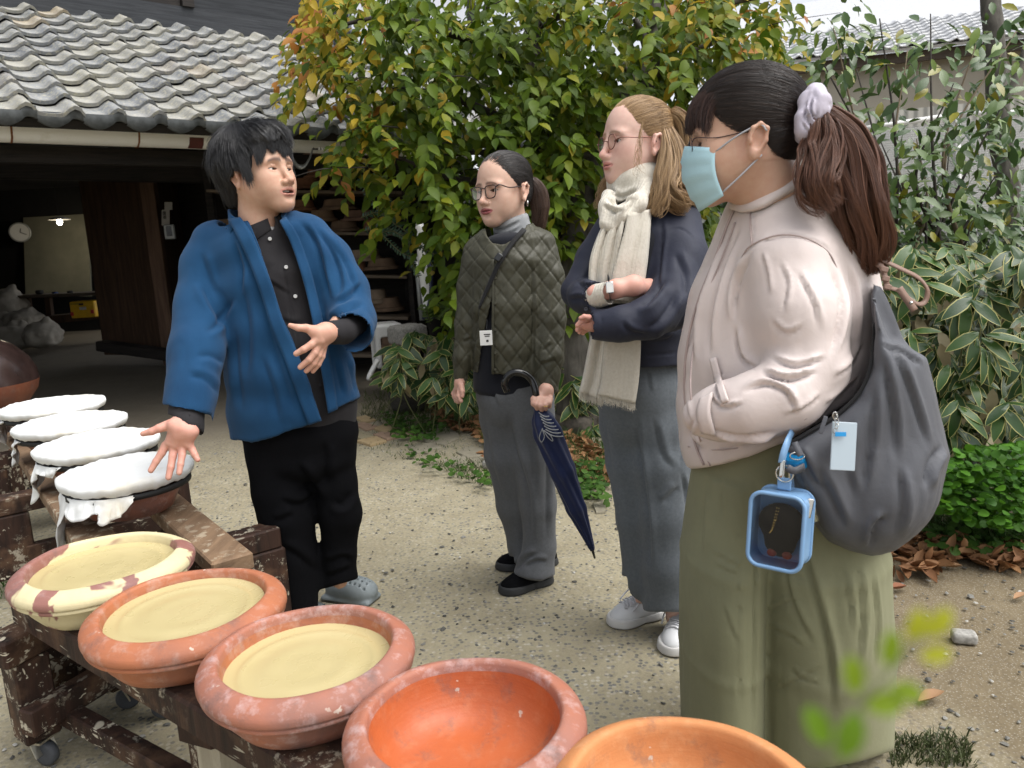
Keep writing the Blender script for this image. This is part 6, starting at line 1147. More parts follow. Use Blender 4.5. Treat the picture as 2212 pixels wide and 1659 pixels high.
 garment('trousers', s, .0075, M_BLACKCLOTH, man, folds=[([(640, 1000), (680, 1060), (690, 1090)], 9, .014), ([(600, 1080), (650, 1090), (690, 1060)], 8, .012), ([(590, 1130), (640, 1110)], 8, .010), ([(600, 1180), (640, 1200), (690, 1240)], 9, .010), ([(700, 950), (705, 1050)], 9, .012), ([(760, 1060), (740, 1090), (715, 1080)], 9, .012), ([(700, 1220), (740, 1205), (765, 1215)], 7, .010), ([(700, 1248), (730, 1238), (765, 1225)], 6, .008)],
   nz=[(.006, (10, 10, 5), 2)], smooth=2)
 for (hx, hy, tx, ty) in ((712, 1278, 806, 1288), (640, 1338, 700, 1345)):
  h_, t_ = onz(hx, hy+6, .0), onz(tx, ty+10, .0); clog(man, h_, t_)
 hair_short(man, T, hs, hp)
 return man
def collar(man, s, fg, nk):
 s2 = SDF(); s2.ops = [o for o in s.ops if o[4] == 'u']
 Lo = [(520, 470), (541, 500), (566, 558), (590, 622), (615, 702), (640, 757), (662, 817), (682, 874), (695, 908)]; Li = [(493, 474), (513, 512), (540, 570), (564, 636), (588, 712), (612, 770), (634, 830), (654, 885), (667, 918)]
 band('collar', s2, Li, Lo, M_INDIGO, man, off=.012, thick=.007, fixw=.02)
 Ro = [(604, 478), (625, 518), (645, 573), (662, 633), (678, 708), (690, 775), (700, 835), (709, 893)]; Ri = [(618, 470), (643, 508), (664, 563), (682, 625), (699, 703), (712, 770), (722, 830), (729, 884)]
 band('collar', s2, Ro, Ri, M_INDIGO, man, off=.012, thick=.007, fixw=.02)
 pL, pR = trace(s2, [(506, 472)], .012)[0], trace(s2, [(611, 476)], .012)[0]
 neck_ring('collar', nk[1]+(nk[2]-nk[1])*.28, .086, pL, pR, -.045, .062, M_INDIGO, man, .007)
 q = nk[1]+(nk[2]-nk[1])*.42; neck_ring('shirt_collar', q, .068, trace(s2, [(579, 474)], -.02)[0], trace(s2, [(594, 470)], -.02)[0], -.03, .024, M_SHIRT, man, .004, back=1.0)
def neck_ring(name, c, r, pL, pR, lo, hi, mat, parent, thick, back=.6):
 G = [[], [], []]; aL = math.atan2(*(pL-c)[[1, 0]]); aR = math.atan2(*(pR-c)[[1, 0]])
 if aL < math.pi/2: aL += 2*math.pi
 while aR > aL: aR -= 2*math.pi
 if aL-aR < math.pi: aR -= 2*math.pi*0
 for t in np.linspace(0, 1, 26):
  a = aL+(aR-aL)*t; v = np.array([math.cos(a), math.sin(a), 0]); wt = np.clip(math.sin(math.pi*t)*2.2, 0, 1); rad = np.linalg.norm((pL-c)[:2])*(1-t)+np.linalg.norm((pR-c)[:2])*t
  p = c+v*(r*wt+rad*(1-wt)); p[2] = c[2]*wt+(pL[2]*(1-t)+pR[2]*t)*(1-wt); up = np.array([0, 0, 1.0])
  G[0].append(p+up*lo+v*.014); G[1].append(p); G[2].append(p+up*(hi*wt+.003)-v*.002)
 o = MB().sheet(np.array(G)).put(name, mat, parent, smooth=True); md = o.modifiers.new('thickness', 'SOLIDIFY'); md.thickness = thick; md.offset = 0
def surf_disc(name, ob, fg, px, py, rpx, mat, thick=.0016):
 """small disc lying on the visible surface of ob at a frame point"""
 me = ob.data; V = np.zeros(len(me.vertices)*3, np.float32); me.vertices.foreach_get('co', V); V = V.reshape(-1, 3)
 og = np.zeros(3); p = ob
 while p is not None: og = og+np.array(p.location); p = p.parent
 Wv = V+og; x, y, d = grid_px(Wv[:, 0], Wv[:, 1], Wv[:, 2]); r = np.hypot(x-px, y-py); c = np.where(r < rpx*1.6+3)[0]
 if len(c) == 0: return None
 i = c[np.argsort(d[c])[:max(3, len(c)//8)]]; pt = Wv[i].mean(0)
 dd = (pt-CAM_POS) @ _f; pt = W(px, py, dd-.003); R_m = rpx*dd/F
 n = -unit(ray(px, py)); xx = unit(np.cross((0, 0, 1), n)); yy = np.cross(n, xx)
 return MB().lathe(pt, [(0, -.002), (R_m, -.002), (R_m, thick*.5), (R_m*.8, thick), (R_m*.55, thick*.6), (0, thick*.6)], 14, np.stack([xx, yy, n], 1)).put(name, mat, ob, smooth=True)
def clog(parent, h, t):
 x = unit(t-h); L = np.linalg.norm(t-h); y = np.cross((0, 0, 1), x); R = np.stack([x, y, (0, 0, 1)], 1); s = SDF()
 q = lambda a, b, c: h+R @ np.array([a*L, b, c])
 s.ell(q(.62, 0, .035), (.52*L*.8, .052, .052), R=R, k=.02); s.ell(q(.25, 0, .03), (.3*L, .042, .045), R=R, k=.03); s.ell(q(.80, .004, .03), (.26*L, .050, .040), R=R, k=.02)
 s.box(q(.5, 0, .004), (L*.55, .05, .012), R=R, rd=.012, k=.01)
 s.ell(q(.18, 0, .085), (.30*L, .034, .05), R=R, k=.01, op='s')
 s.half(q(0, 0, .0), (0, 0, -1), h-.4, h+.4)
 for i, a in enumerate((.62, .72, .82, .92)):
  for b in (-.03, -.01, .01, .03): s.cone(q(a+.02*(b > 0), b, .2), q(a, b, .05), .0042, k=.0015, op='s') if i < 4 else 0
 garment('clog', s, .003, M_CLOG, parent)
def hair_short(parent, T, hs, hp):
 """straight black hair: cap and strands from the crown"""
 rng = np.random.default_rng(11); cap = SDF()
 cap.ell((0, .054, -.026), (.093, .094, .114)); cap.ell((-.0, .035, -.062), (.087, .088, .082), k=.03); cap.ell((0, -.035, -.076), (.060, .062, .042), k=.03)
 for x in (-1, 1): cap.ell((x*.072, .022, -.004), (.016, .052, .042), k=.02)
 cap.ell((0, .088, .052), (.070, .042, .046), k=.03)
 cap.ell((0, .000, .105), (.085, .068, .062), k=.012, op='s')
 for x in (-1, 1): cap.ell((x*.088, -.030, .006), (.032, .042, .044), k=.008, op='s')
 V, Q = cap.mesh(.0032); N = vnormals(V, Q); crown = np.array([-.01, .125, -.045]); dd = V-crown; an = np.arctan2(dd[:, 0], dd[:, 2]); ln_ = np.linalg.norm(dd, axis=1); st = vnoise(np.stack([an*11+4*vnoise(V, 18, 6), ln_*16, 0*an], 1), 1, 2)+.6*vnoise(np.stack([an*25, ln_*22, 0*an], 1), 1, 5); V = V+N*(.0042*st+.003*vnoise(V, 45, 3)-.003)[:, None]
 hair = put('hair', T(V), Q, M_HAIR_BLACK, parent)
 n = 11000; u = unit3(rng.normal(size=(n*3, 3))); P0 = np.array([0, .048, -.018])+u*np.array([.08, .08, .1])
 P0 = cap.project(P0, 0); keep = (cap.at(P0) < .004) & (P0[:, 1] > -.085) & ((P0[:, 2] < .03) | (P0[:, 1] > .098)); P0 = P0[keep][:n]
 crown = np.array([-.01, .125, -.045]); k = 9; path = np.zeros((len(P0), k, 3)); path[:, 0] = P0; p = P0.copy()
 clump = vnoise(P0, 70, 9); ln = rng.uniform(.035, .06, len(P0)); front = np.clip((P0[:, 2]-.02)/.05, 0, 1)
 off = np.clip(.002+.008*clump, 0, .010)+.012*(rng.random(len(P0)) < .12)*rng.random(len(P0))
 jit = .22*np.stack([vnoise(P0, 60, 5+j) for j in range(3)], 1)+rng.normal(0, .06, (len(P0), 3))
 for i in range(1, k):
  nn = cap.grad(p); d = p-crown; d = unit3(d-nn*(d*nn).sum(1)[:, None]); d = d+np.array([0, -1.0, 0])*.45+np.array([.3, 0, .1])*front[:, None]+jit
  d = unit3(d-nn*(d*nn).sum(1)[:, None]); q = p+d*(ln/(k-1))[:, None]; p = q-nn*(cap.at(q)*(cap.at(q) < .0))[:, None]; path[:, i] = p+nn*(off*math.sin(math.pi*.5*i/k)+.001)[:, None]
 strands('hair_strands', T(path.reshape(-1, 3)).reshape(path.shape), .00045, M_HAIR_BLACK, hair)
 m = 2200; x = rng.uniform(-.068, .066, m); a = np.stack([x*.8, .122-6*x**2+rng.normal(0, .012, m), .050-7*x**2+rng.normal(0, .010, m)], 1); a = cap.project(a, -.001)
 cl = vnoise(np.stack([x*75, x*0, x*0], 1), 1, 4)
 ends = np.stack([x*1.02+.006*cl+rng.normal(0, .0025, m), .046+.020*cl+rng.normal(0, .005, m)-.020*np.clip((np.abs(x)-.04)/.02, 0, 1), .094-6.5*x**2+rng.normal(0, .002, m)], 1)
 t = np.linspace(0, 1, 9)[None, :, None]; mid = (a+ends)/2+np.array([0, .012, .020]); pth = (1-t)**2*a[:, None]+2*t*(1-t)*mid[:, None]+t*t*ends[:, None]
 strands('fringe', T(pth.reshape(-1, 3)).reshape(pth.shape), .00038, M_HAIR_BLACK, hair)
 m = 700; z = rng.uniform(.016, .048, m); sd = rng.choice([-1, 1], m); a = cap.project(np.stack([sd*.085, .045+rng.normal(0, .01, m), z], 1), .0005)
 e = a+np.stack([sd*.002+0*z, -.040-.036*np.clip(1-np.abs(z-.034)/.026, 0, 1)+.022*np.exp(-((z+.010)/.022)**2)+rng.normal(0, .006, m), .004+rng.normal(0, .004, m)], 1); mid = (a+e)/2+np.stack([sd*.006, 0*z, 0*z], 1)
 pth = (1-t)**2*a[:, None]+2*t*(1-t)*mid[:, None]+t*t*e[:, None]
 strands('side_hair', T(pth.reshape(-1, 3)).reshape(pth.shape), .00038, M_HAIR_BLACK, hair)
M_HAIR_BLACK = hair_mat('black_hair', (.005, .005, .006), (.030, .029, .031), .40)
M_SHIRT = cloth('charcoal_cotton', (.022, .0205, .0225), .85, .15, sheen=.05)
M_BLACKCLOTH = cloth('black_cotton', (.0045, .0046, .0056), .95, .2, sheen=.0)
M_WHITECLOTH = cloth('white_cotton', (.72, .70, .68), .9)
M_BUTTON = plain('shell_button', (.55, .55, .54), .25)
M_TEETH = plain('teeth_enamel', (.70, .66, .58), .25)
M_CLOG = plain('grey_foam', (.20, .23, .24), .6, bump=.05)
def indigo():
 m = NT('indigo_sashiko'); co = m.coords('Object'); n = m.noise(co, 5, 6, .6)
 br = m.n('TexBrick'); mp = m.n('Mapping'); mp.inputs['Rotation'].default_value = (R_(90), R_(38), R_(8)); m.link(co, mp.inputs[0]); m.link(mp.outputs[0], br.inputs[0])
 br.inputs['Scale'].default_value = 62; br.inputs['Mortar Size'].default_value = .045; br.inputs['Mortar Smooth'].default_value = .9; br.inputs['Brick Width'].default_value = .32; br.inputs['Row Height'].default_value = .13
 c = m.mix(m.ramp(n, [(.3, 0), (.72, 1)]), (.009, .046, .112), (.017, .078, .178)); c = m.mix(m.math('MULTIPLY', br.outputs['Fac'], .35), c, (.006, .030, .085))
 h = m.math('SUBTRACT', 1.0, br.outputs['Fac'])
 return m.done(c, .9, m.bump(m.noise(co, 240, 2), .15, .002, m.bump(h, .35, .003)), .15, Sheen_Weight=.08, Sheen_Roughness=.5)
M_INDIGO = indigo()
MAN = build_man()
# the three women
def tail(name, P, rad, n, mat, parent, rng, k=16, hr=.0004, wave=.004, ends=.25, flat=1.0, tint=None):
 """bundle of hair along world points P with radius profile rad"""
 G = catmull(P, 6); t = np.linspace(0, 1, k); idx = t*(len(G)-1); G = np.stack([np.interp(idx, range(len(G)), G[:, j]) for j in range(3)], 1); r = np.interp(t, np.linspace(0, 1, len(rad)), rad)
 T_ = unit3(np.gradient(G, axis=0)); X = unit3(np.cross(T_, (.1, -1, .1))); Y = np.cross(T_, X)
 a = rng.uniform(0, 2*math.pi, n); q = np.sqrt(rng.random(n))
 path = np.zeros((n, k, 3)); lf = 1-ends*rng.random(n)**1.5
 for i in range(k):
  ti = t[i]*lf; gi = np.stack([np.interp(ti, t, G[:, j]) for j in range(3)], 1); ri = np.interp(ti, t, r); Xi = np.stack([np.interp(ti, t, X[:, j]) for j in range(3)], 1); Yi = np.stack([np.interp(ti, t, Y[:, j]) for j in range(3)], 1)
  wv = wave*(np.sin(ti*7+np.floor(a*2.5)*2+q*4)+.5*np.sin(ti*13+np.floor(q*6)*3+a))*ti
  path[:, i] = gi+Xi*(np.cos(a)*q*ri+wv)[:, None]+Yi*(np.sin(a)*q*ri*flat+wv*.5)[:, None]
 return strands(name, path, hr, mat, parent, tint=tint)
def hair_back(parent, T, capf, tie, mat, rng, n=6000, hr=.00036, lift=.003, keep=None, name='hair', noise=.003, drop=0.0, capmat=None, streak=.0016):
 cap = capf(); tie = np.array(tie); V, Q = cap.mesh(.0034); N = vnormals(V, Q); dd = V-tie; ax = unit(np.array([0, .03, -.01])-tie); e1 = np.array([1.0, 0, 0]); e2 = np.cross(ax, e1); an = np.arctan2(dd @ e2, dd @ e1); ln_ = np.linalg.norm(dd, axis=1); st = vnoise(np.stack([an*13, ln_*9, 0*an], 1), 1, 2)+.7*vnoise(np.stack([an*31, ln_*12, 0*an], 1), 1, 5); V = V+N*(streak*st-.0012)[:, None]
 hair = put(name, T(V), Q, capmat or mat, parent)
 u = unit3(rng.normal(size=(n*4, 3))); P0 = cap.project(np.array([0, .045, -.015])+u*np.array([.08, .08, .1]), 0)
 m = np.abs(cap.at(P0)) < .003
 if keep is not None: m &= keep(P0)
 P0 = P0[m][:n]; k = 12; path = np.zeros((len(P0), k, 3)); jit = rng.normal(0, 1, (len(P0), 3))
 for i in range(k):
  t = i/(k-1); p = P0*(1-t)+tie*t; p[:, 1] -= drop*math.sin(math.pi*t); out = unit3(p-np.array([0, .03, -.01]));
  if t < .97: p = cap.project(p+out*.02, 0, 3)
  d = np.linalg.norm(P0-tie, axis=1); path[:, i] = p+unit3(p-np.array([0, .03, -.01]))*(lift*math.sin(math.pi*min(1, t+.15))*(.3+.7*np.abs(vnoise(P0, 55, 8))))[:, None]+jit*noise*.15*math.sin(math.pi*t)
 strands(name+'_strands', T(path.reshape(-1, 3)).reshape(path.shape), hr, mat, hair)
 return hair, cap
def cap_women(front=.072, fy=.088, big=1.0, nape=-.062):
 def f():
  c = SDF(); c.ell((0, .046, -.016), (.0805*big, .0835*big, .1005*big)); c.ell((0, -.01, -.055), (.066, .055, .046), k=.03)
  c.half((0, fy, front), (0, -.45, .89), (-.2, -.2, -.2), (.2, .2, .2), k=.01)
  for x in (-1, 1): c.ell((x*.085, -.022, .004), (.028, .034, .030), k=.008, op='s'); c.ell((x*.07, -.04, .06), (.03, .05, .05), k=.008, op='s')
  c.half((0, nape, -.08), (0, -.93, .36), (-.2, -.2, -.2), (.2, .2, .2), k=.01); return c
 return f
def shoe(parent, h, t, width, top, mats, lace=False, sole=.028, name='shoe'):
 """low shoe from heel h to toe t (ground points): sole, upper, laces"""
 x = unit(t-h); L = np.linalg.norm(t-h); y = np.cross((0, 0, 1), x); R = np.stack([x, y, (0, 0, 1)], 1); q = lambda a, b, c: h+R @ np.array([a*L, b*width, c])
 so = SDF(); so.ell(q(.24, 0, 0), (.25*L, width*.42, sole*2.2), R=R, k=0); so.ell(q(.72, .02, 0), (.28*L, width*.52, sole*2.2), R=R, k=.03); so.econe(q(.2, 0, 0), q(.75, 0, 0), (width*.38, sole*2), (width*.48, sole*2), y, k=.03)
 so.half(q(0, 0, sole), (0, 0, 1), h-.5, h+.5, .004); so.half(q(0, 0, 0), (0, 0, -1), h-.5, h+.5, .002)
 o = garment('sole', so, .0035, mats[1], None, base=h); o.name = name; o.parent = parent; o.location = Vector(h-np.array(parent.location))
 u = SDF(); u.ell(q(.25, 0, top*.40), (.24*L, width*.37, top*.62), R=R); u.ell(q(.68, .02, .018), (.30*L, width*.47, top*.52), R=R, k=.04); u.cone(q(.22, 0, .04), q(.58, 0, top*.42), width*.36, width*.33, k=.03)
 u.half(q(0, 0, sole-.004), (0, 0, -1), h-.5, h+.5, .002); u.ell(q(.2, 0, top*1.12), (.16*L, width*.28, top*.55), R=R, k=.01, op='s')
 up = put('upper', *_sm(u, .003), mats[0], o)
 if lace:
  mb = MB()
  for i in range(6):
   a = .44+.055*i; z = lambda b: q(a+.03*abs(b), b, .20)
   pts = [u_top(u, q(a+.02*(i % 2), b, .0)) for b in (-.30, -.15, 0, .15, .30)]; mb.tube(catmull(pts, 3), .0035, 5, flat=.5)
   pts = [u_top(u, q(a+.05*(b+.3)/.6, b, .0)) for b in (-.26, 0, .26)]; mb.tube(catmull(pts, 3), .003, 5)
  for b in (-.5, .45):
   p0 = u_top(u, q(.43, 0, 0)); mb.tube(catmull([p0, p0+R @ np.array([.01, b*.03, .018]), p0+R @ np.array([.02, b*.09, .0]), p0+R @ np.array([.05, b*.10, -.03])], 4), .003, 5)
  V, Q, _ = mb.arr(); put('lace', V, Q, mats[2], o, smooth=True)
 return o
def _sm(sdf, h): V, Q = sdf.mesh(h); return smooth_mesh(V, Q, 1), Q
def u_top(u, p):
 z = np.linspace(.16, .02, 50); P = np.array([[p[0], p[1], v] for v in z]); d = u.at(P); i = np.argmax(d < 0); return P[max(0, i-1)]+np.array([0, 0, .002])
def hang_sheet(name, fg, left, right, wl, wr, mat, parent, thick=.008, n=6, m=10, wav=(.006, 2.5), fringe=None):
 """hanging cloth between two outlines in frame units with depth offsets wl, wr along them"""
 A, B = catmull(left, n), catmull(right, n); k = max(len(A), len(B)); f = lambda Q, v: np.stack([np.interp(np.linspace(0, len(Q)-1, k), range(len(Q)), Q[:, j]) for j in (0, 1)], 1)
 A, B = f(A, 0), f(B, 0); WL = np.interp(np.linspace(0, 1, k), np.linspace(0, 1, len(wl)), wl); WR = np.interp(np.linspace(0, 1, k), np.linspace(0, 1, len(wr)), wr)
 G = [[fg.P(*(A[i]*(1-u)+B[i]*u), WL[i]*(1-u)+WR[i]*u+wav[0]*math.sin(wav[1]*2*math.pi*u+i*.05)) for i in range(k)] for u in np.linspace(0, 1, m+1)]
 G = np.array(G); o = MB().sheet(G).put(name, mat, parent, smooth=True); md = o.modifiers.new('thickness', 'SOLIDIFY'); md.thickness = thick; md.offset = 0
 if fringe is not None:
  rng = np.random.default_rng(5); nn = 260; u = rng.uniform(0, m, nn); e = np.stack([np.interp(u, range(m+1), G[:, -1, j]) for j in range(3)], 1)
  pth = np.stack([e+np.stack([rng.normal(0, .004, nn)*t, rng.normal(0, .004, nn)*t, -.03*t*rng.random(nn)], 1) for t in np.linspace(0, 1, 5)], 1)
  strands('fringe', pth, .0005, fringe, o)
 return o
def build_quilted():
 fg = Fig(2.74); rng = np.random.default_rng(21); base = fg.P(1130, 1258); base[2] = 0; skin = np.array([.62, .41, .31])
 hp = dict(skin=skin, lipc=(.30, .07, .085), hairc=(.05, .03, .022), blush=.35, bridge=.9, nose=1.0, jaw=.92, face=.93, eye=1.05, slant=.10, mw=1.12, browt=.8, browa=.75, cheek=.96, neck=(0, -.20, -.05), neckw=.9, chinw=.9, lip=1.0, chin=1.05)
 T, Ti = head_frame(fg, (1067, 411, .03), -43, 0, 2, 1.06, hp, pivot=(.031, 0, .078))
 hs = head_sdf(hp); V, Q = hs.mesh(.0019, (-.1, -.225, -.13), (.1, .135, .125)); V = smooth_mesh(V, Q, 1, .4); parts = [(T(V), Q, head_colors(V, hp))]
 a = .02
 s = hand_sdf(fg, [[(996, 832, a+.02, 7), (999, 845, a+.035, 5.6), (999, 856, a+.04, 4.2)], [(994, 842, a+.02, 6.5), (991, 856, a+.03, 5.4), (996, 866, a+.035, 4.6)], [(990, 843, a, 6.3), (986, 856, a, 5.4), (990, 868, a+.01, 4.6)], [(988, 843, a-.02, 6), (982, 855, a-.02, 5), (985, 866, a-.01, 4.4)], [(985, 840, a-.035, 5.4), (979, 850, a-.035, 4.4), (981, 859, a-.03, 3.9)]],
                 [[(995, 812, a, 10), (993, 826, a, 10.5), (990, 840, a, 9)], [(992, 828, a-.02, 9), (987, 840, a-.025, 7)]])
 v, q = s.mesh(.0016); parts.append((smooth_mesh(v, q, 1, .4), q, hand_cols(v, np.array([.62, .39, .30]), .6)))
 b = .20
 s = hand_sdf(fg, [[(1160, 852, b+.0, 7.5), (1152, 862, b+.02, 6), (1152, 872, b+.03, 5.5), (1157, 877, b+.035, 4.6)], [(1163, 862, b+.02, 7), (1158, 874, b+.04, 6), (1160, 882, b+.03, 5.2)], [(1172, 864, b+.02, 7), (1168, 877, b+.04, 6), (1170, 885, b+.03, 5.2)], [(1181, 864, b+.015, 6.5), (1178, 876, b+.035, 5.6), (1179, 883, b+.025, 5)], [(1189, 861, b+.005, 6), (1187, 871, b+.025, 5.2), (1187, 878, b+.015, 4.6)]],
                 [[(1183, 832, b-.05, 14), (1178, 845, b-.02, 14), (1168, 858, b, 11)], [(1182, 846, b-.02, 13), (1184, 858, b-.01, 10)]])
 v, q = s.mesh(.0016); parts.append((smooth_mesh(v, q, 1, .4), q, hand_cols(v, np.array([.60, .38, .29]), .5)))
 s = SDF(); fg.echain(s, [(1097, 575, 0, 45, .06), (1100, 650, 0, 60, .08), (1105, 820, 0, 65, .09)]); fg.chain(s, [(1130, 880, 0, 40), (1150, 1080, 0, 26), (1160, 1235, 0, 20)]); fg.chain(s, [(1085, 880, -.04, 36), (1115, 1080, -.1, 24), (1140, 1195, -.12, 18)])
 v, q = s.mesh(.018); parts.append((v, q, hand_cols(v, skin)))
 V, Q, Cc = join_meshes(parts)
 me = put('person', V, Q, SKIN, None, col=Cc, base=base, tags=dict(label='woman in a dark olive quilted jacket and glasses holding a closed umbrella', cat='person'))
 eye_parts(T, (-.25, .02, .95), me)
 glasses(T, me, [(.0095, .008), (.012, -.014), (.020, -.0235), (.042, -.0235), (.0515, -.014), (.0545, .008), (.050, .0145), (.030, .0155), (.014, .0135)], (M_TORTOISE, M_LENS), .0019)
 hair, cap = hair_back(me, T, cap_women(.075, .090), (.0, .012, -.115), M_HAIR_DARK, rng, 8000, lift=.002)
 w_ = -.10; c0 = T(np.array([0, .012, -.112]))
 tl = [c0, fg.P(1150, 396, w_), fg.P(1161, 416, w_), fg.P(1167, 448, w_), fg.P(1164, 480, w_), fg.P(1160, 505, w_)]
 s = SDF(); s.chain(tl[:5], [.012, .018, .024, .024, .012], k=.02); garment('ponytail', s, .005, M_HAIR_BROWN, hair)
 tail('ponytail_strands', tl, [.010, .024, .034, .034, .026, .016], 1500, M_HAIR_BROWN, hair, rng, ends=.4)
 MB().tube([T(np.array([(0, .012+.012*math.cos(u), -.108+.003*math.sin(3*u))]))[0]+np.array([.014*math.sin(u), 0, 0]) for u in np.linspace(0, 6.28, 14)], .004, 6).put('hair_tie', M_BLACKCLOTH, hair, smooth=True)
 e = T(np.array([(.088, -.041, -.014)]))[0]; MB().tube([e+np.array([.002, -.007*math.sin(u), -.008+.008*math.cos(u)]) for u in np.linspace(0, 5.6, 12)], .0028, 6).put('earring', M_SILVER, me, smooth=True)
 s = SDF(); s.econe(T(np.array([(0, -.092, -.022)]))[0], T(np.array([(0, -.215, -.045)]))[0], (.066, .069), (.076, .078), (1, 0, 0), k=.01, cap=.15)
 garment('turtleneck', s, .0045, M_GREYKNIT, me, folds=[([(1055, 497), (1090, 494), (1130, 474)], 3.5, .007), ([(1056, 507), (1095, 506), (1133, 487)], 3, .004)], nz=[(.002, (20, 20, 40), 3)])
 s = SDF(); fg.echain(s, [(1095, 520, 0, 50, .075), (1100, 580, .0, 78, .09), (1105, 700, .01, 82, .1), (1105, 838, .01, 84, .105)], cap=.2); garment('top', s, .008, M_NAVYKNIT, me, nz=[(.003, (14, 14, 9), 1)])
 s = SDF()
 fg.echain(s, [(1098, 502, -.01, 56, .075), (1103, 525, -.01, 84, .10), (1104, 570, 0, 90, .118), (1105, 660, .01, 89, .125), (1107, 740, .01, 88, .128), (1110, 800, .01, 88, .13)], k=.02)
 fg.chain(s, [(1025, 545, -.01, 25), (1016, 620, -.01, 27), (1008, 700, 0, 25), (1000, 770, .01, 21), (995, 815, .01, 17)], k=.03, kin=.02)
 fg.chain(s, [(1172, 530, 0, 30), (1184, 600, .03, 34), (1188, 690, .07, 34), (1186, 770, .11, 31), (1180, 842, .14, 27)], k=.03, kin=.02)
 fg.echain(s, [(1098, 480, -.01, 50, .07), (1100, 580, 0, 72, .09), (1105, 700, .01, 76, .1), (1105, 860, .01, 78, .105)], k=.004, op='s')
 fg.slab(s, [(1064, 640), (1062, 700), (1062, 812), (1062, 900), (1030, 900), (1034, 800), (1042, 740), (1052, 690)], .02, .4, k=.004, op='s')
 fg.slab(s, [(960, 820), (1012, 824), (1012, 803), (1062, 808), (1120, 812), (1153, 812), (1153, 838), (1206, 848), (1230, 840), (1230, 900), (960, 900)], -.4, .5, k=.005, op='s')
 s.cone(T(np.array([(0, -.10, -.03)]))[0], T(np.array([(0, -.18, -.04)]))[0], .078, .080, k=.008, op='s'); fg.slab(s, [(1048, 480), (1142, 470), (1134, 492), (1112, 515), (1085, 528), (1064, 524), (1052, 508)], -.02, .4, k=.006, op='s')
 def quilt(V, N):
  px, py, d = grid_px(V[:, 0], V[:, 1], V[:, 2]); wx = 3*vnoise(V, 12, 1); u = (px*1.0+(py+wx)*.80)/36.0; v = (px*1.0-(py-wx)*.80)/36.0
  fu = np.abs(u-np.round(u))*36/1.3; fv = np.abs(v-np.round(v))*36/1.3; fr = np.clip(-(N*unit3(V-CAM_POS)).sum(1)*1.6+.15, .25, 1)
  return fr*(-.0026*(np.exp(-(fu/1.7)**2)+np.exp(-(fv/1.7)**2))+.0016*np.abs(np.sin(math.pi*u)*np.sin(math.pi*v)))+.0016*vnoise(V*np.array([1, 1, .6]), 90, 2)
 jk = garment('quilted_jacket', s, .0042, M_OLIVE, me, fn=quilt, folds=[([(1148, 560), (1152, 700), (1150, 800)], 4, .009), ([(1035, 600), (1030, 700), (1015, 800)], 4, .008), ([(1170, 760), (1195, 740)], 5, .006), ([(1165, 790), (1205, 775)], 5, .006), ([(1000, 740), (1020, 730)], 4, .006)], nz=[(.004, (12, 12, 6), 2)])
 s2 = SDF(); s2.ops = [o for o in s.ops if o[4] == 'u']
 bd = band('placket', s2, [(1062, 560), (1063, 640), (1062, 720), (1062, 808)], [(1067, 560), (1068, 640), (1067, 720), (1067, 809)], M_OLIVE, jk, off=.004, thick=.003)
 for y in (600, 655, 712, 762, 798): surf_disc('snap', jk, fg, 1070, y, 3, M_OLIVE)
 band('crossbody_strap', s2, [(1128, 492), (1100, 525), (1075, 565), (1050, 620), (1033, 665)], [(1138, 497), (1109, 530), (1083, 570), (1057, 624), (1036, 668)], M_BLACKSTRAP, me, off=.008, thick=.003)
 MB().box(trace(s2, [(1077, 556)], .014)[0], (.011, .014, .004), MCAM @ rotz(R_(-35)), bev=.003).put('strap_buckle', M_BLACKGLOSS, me)
 n_ = fg.P(1050, 730, .16); Rm = HB; bx = MB().box(n_, (.021, .0012, .025), None, bev=.0005); bd = bx.put('name_badge', M_PAPER, me)
 for i, (dz, w_b, h_b) in enumerate(((.012, .011, .0016), (.006, .008, .0016), (-.010, .004, .0035))): MB().box(n_+np.array([.004, -.0016, dz]), (w_b, .0003, h_b)).put('lettering', M_INK, bd)
 MB().tube([fg.P(1052, 690, .13), fg.P(1051, 712, .15)], .0012, 5).put('lanyard', M_BLACKSTRAP, bd)
 s = SDF(); fg.echain(s, [(1112, 800, .0, 74, .10), (1112, 850, .0, 78, .105), (1116, 870, .0, 76, .105)], k=.05, cap=.5)
 fg.chain(s, [(1140, 850, .01, 52), (1144, 900, .02, 53), (1152, 980, .02, 47), (1163, 1090, .02, 38), (1166, 1180, .02, 34), (1154, 1240, .03, 42), (1150, 1262, .03, 46)], k=.015, kin=.02)
 fg.chain(s, [(1082, 850, -.01, 48), (1084, 900, -.02, 46), (1092, 980, -.04, 44), (1112, 1090, -.08, 38), (1135, 1180, -.10, 36), (1148, 1225, -.10, 40)], k=.006, kin=.03)
 fg.slab(s, [(1088, 1236), (1140, 1252), (1170, 1256), (1200, 1243), (1215, 1290), (1080, 1290)], -.02, .3, k=.005, op='s'); fg.slab(s, [(1080, 1203), (1220, 1203), (1220, 1300), (1080, 1300)], -.4, -.055, k=.005, op='s')
 garment('trousers', s, .0065, M_GREYWOOL, me, folds=[([(1095, 860), (1110, 960), (1140, 1060), (1148, 1180)], 7, .012), ([(1185, 900), (1182, 1050), (1180, 1180)], 6, .008), ([(1105, 1235), (1140, 1205), (1165, 1195)], 6, .013), ([(1130, 1225), (1160, 1212), (1185, 1215)], 5, .010), ([(1130, 880), (1150, 1000), (1155, 1100)], 8, .007), ([(1045, 880), (1060, 990), (1090, 1090)], 7, .006), ([(1060, 840), (1075, 880)], 5, .006)], nz=[(.004, (12, 12, 3), 5)], smooth=2)
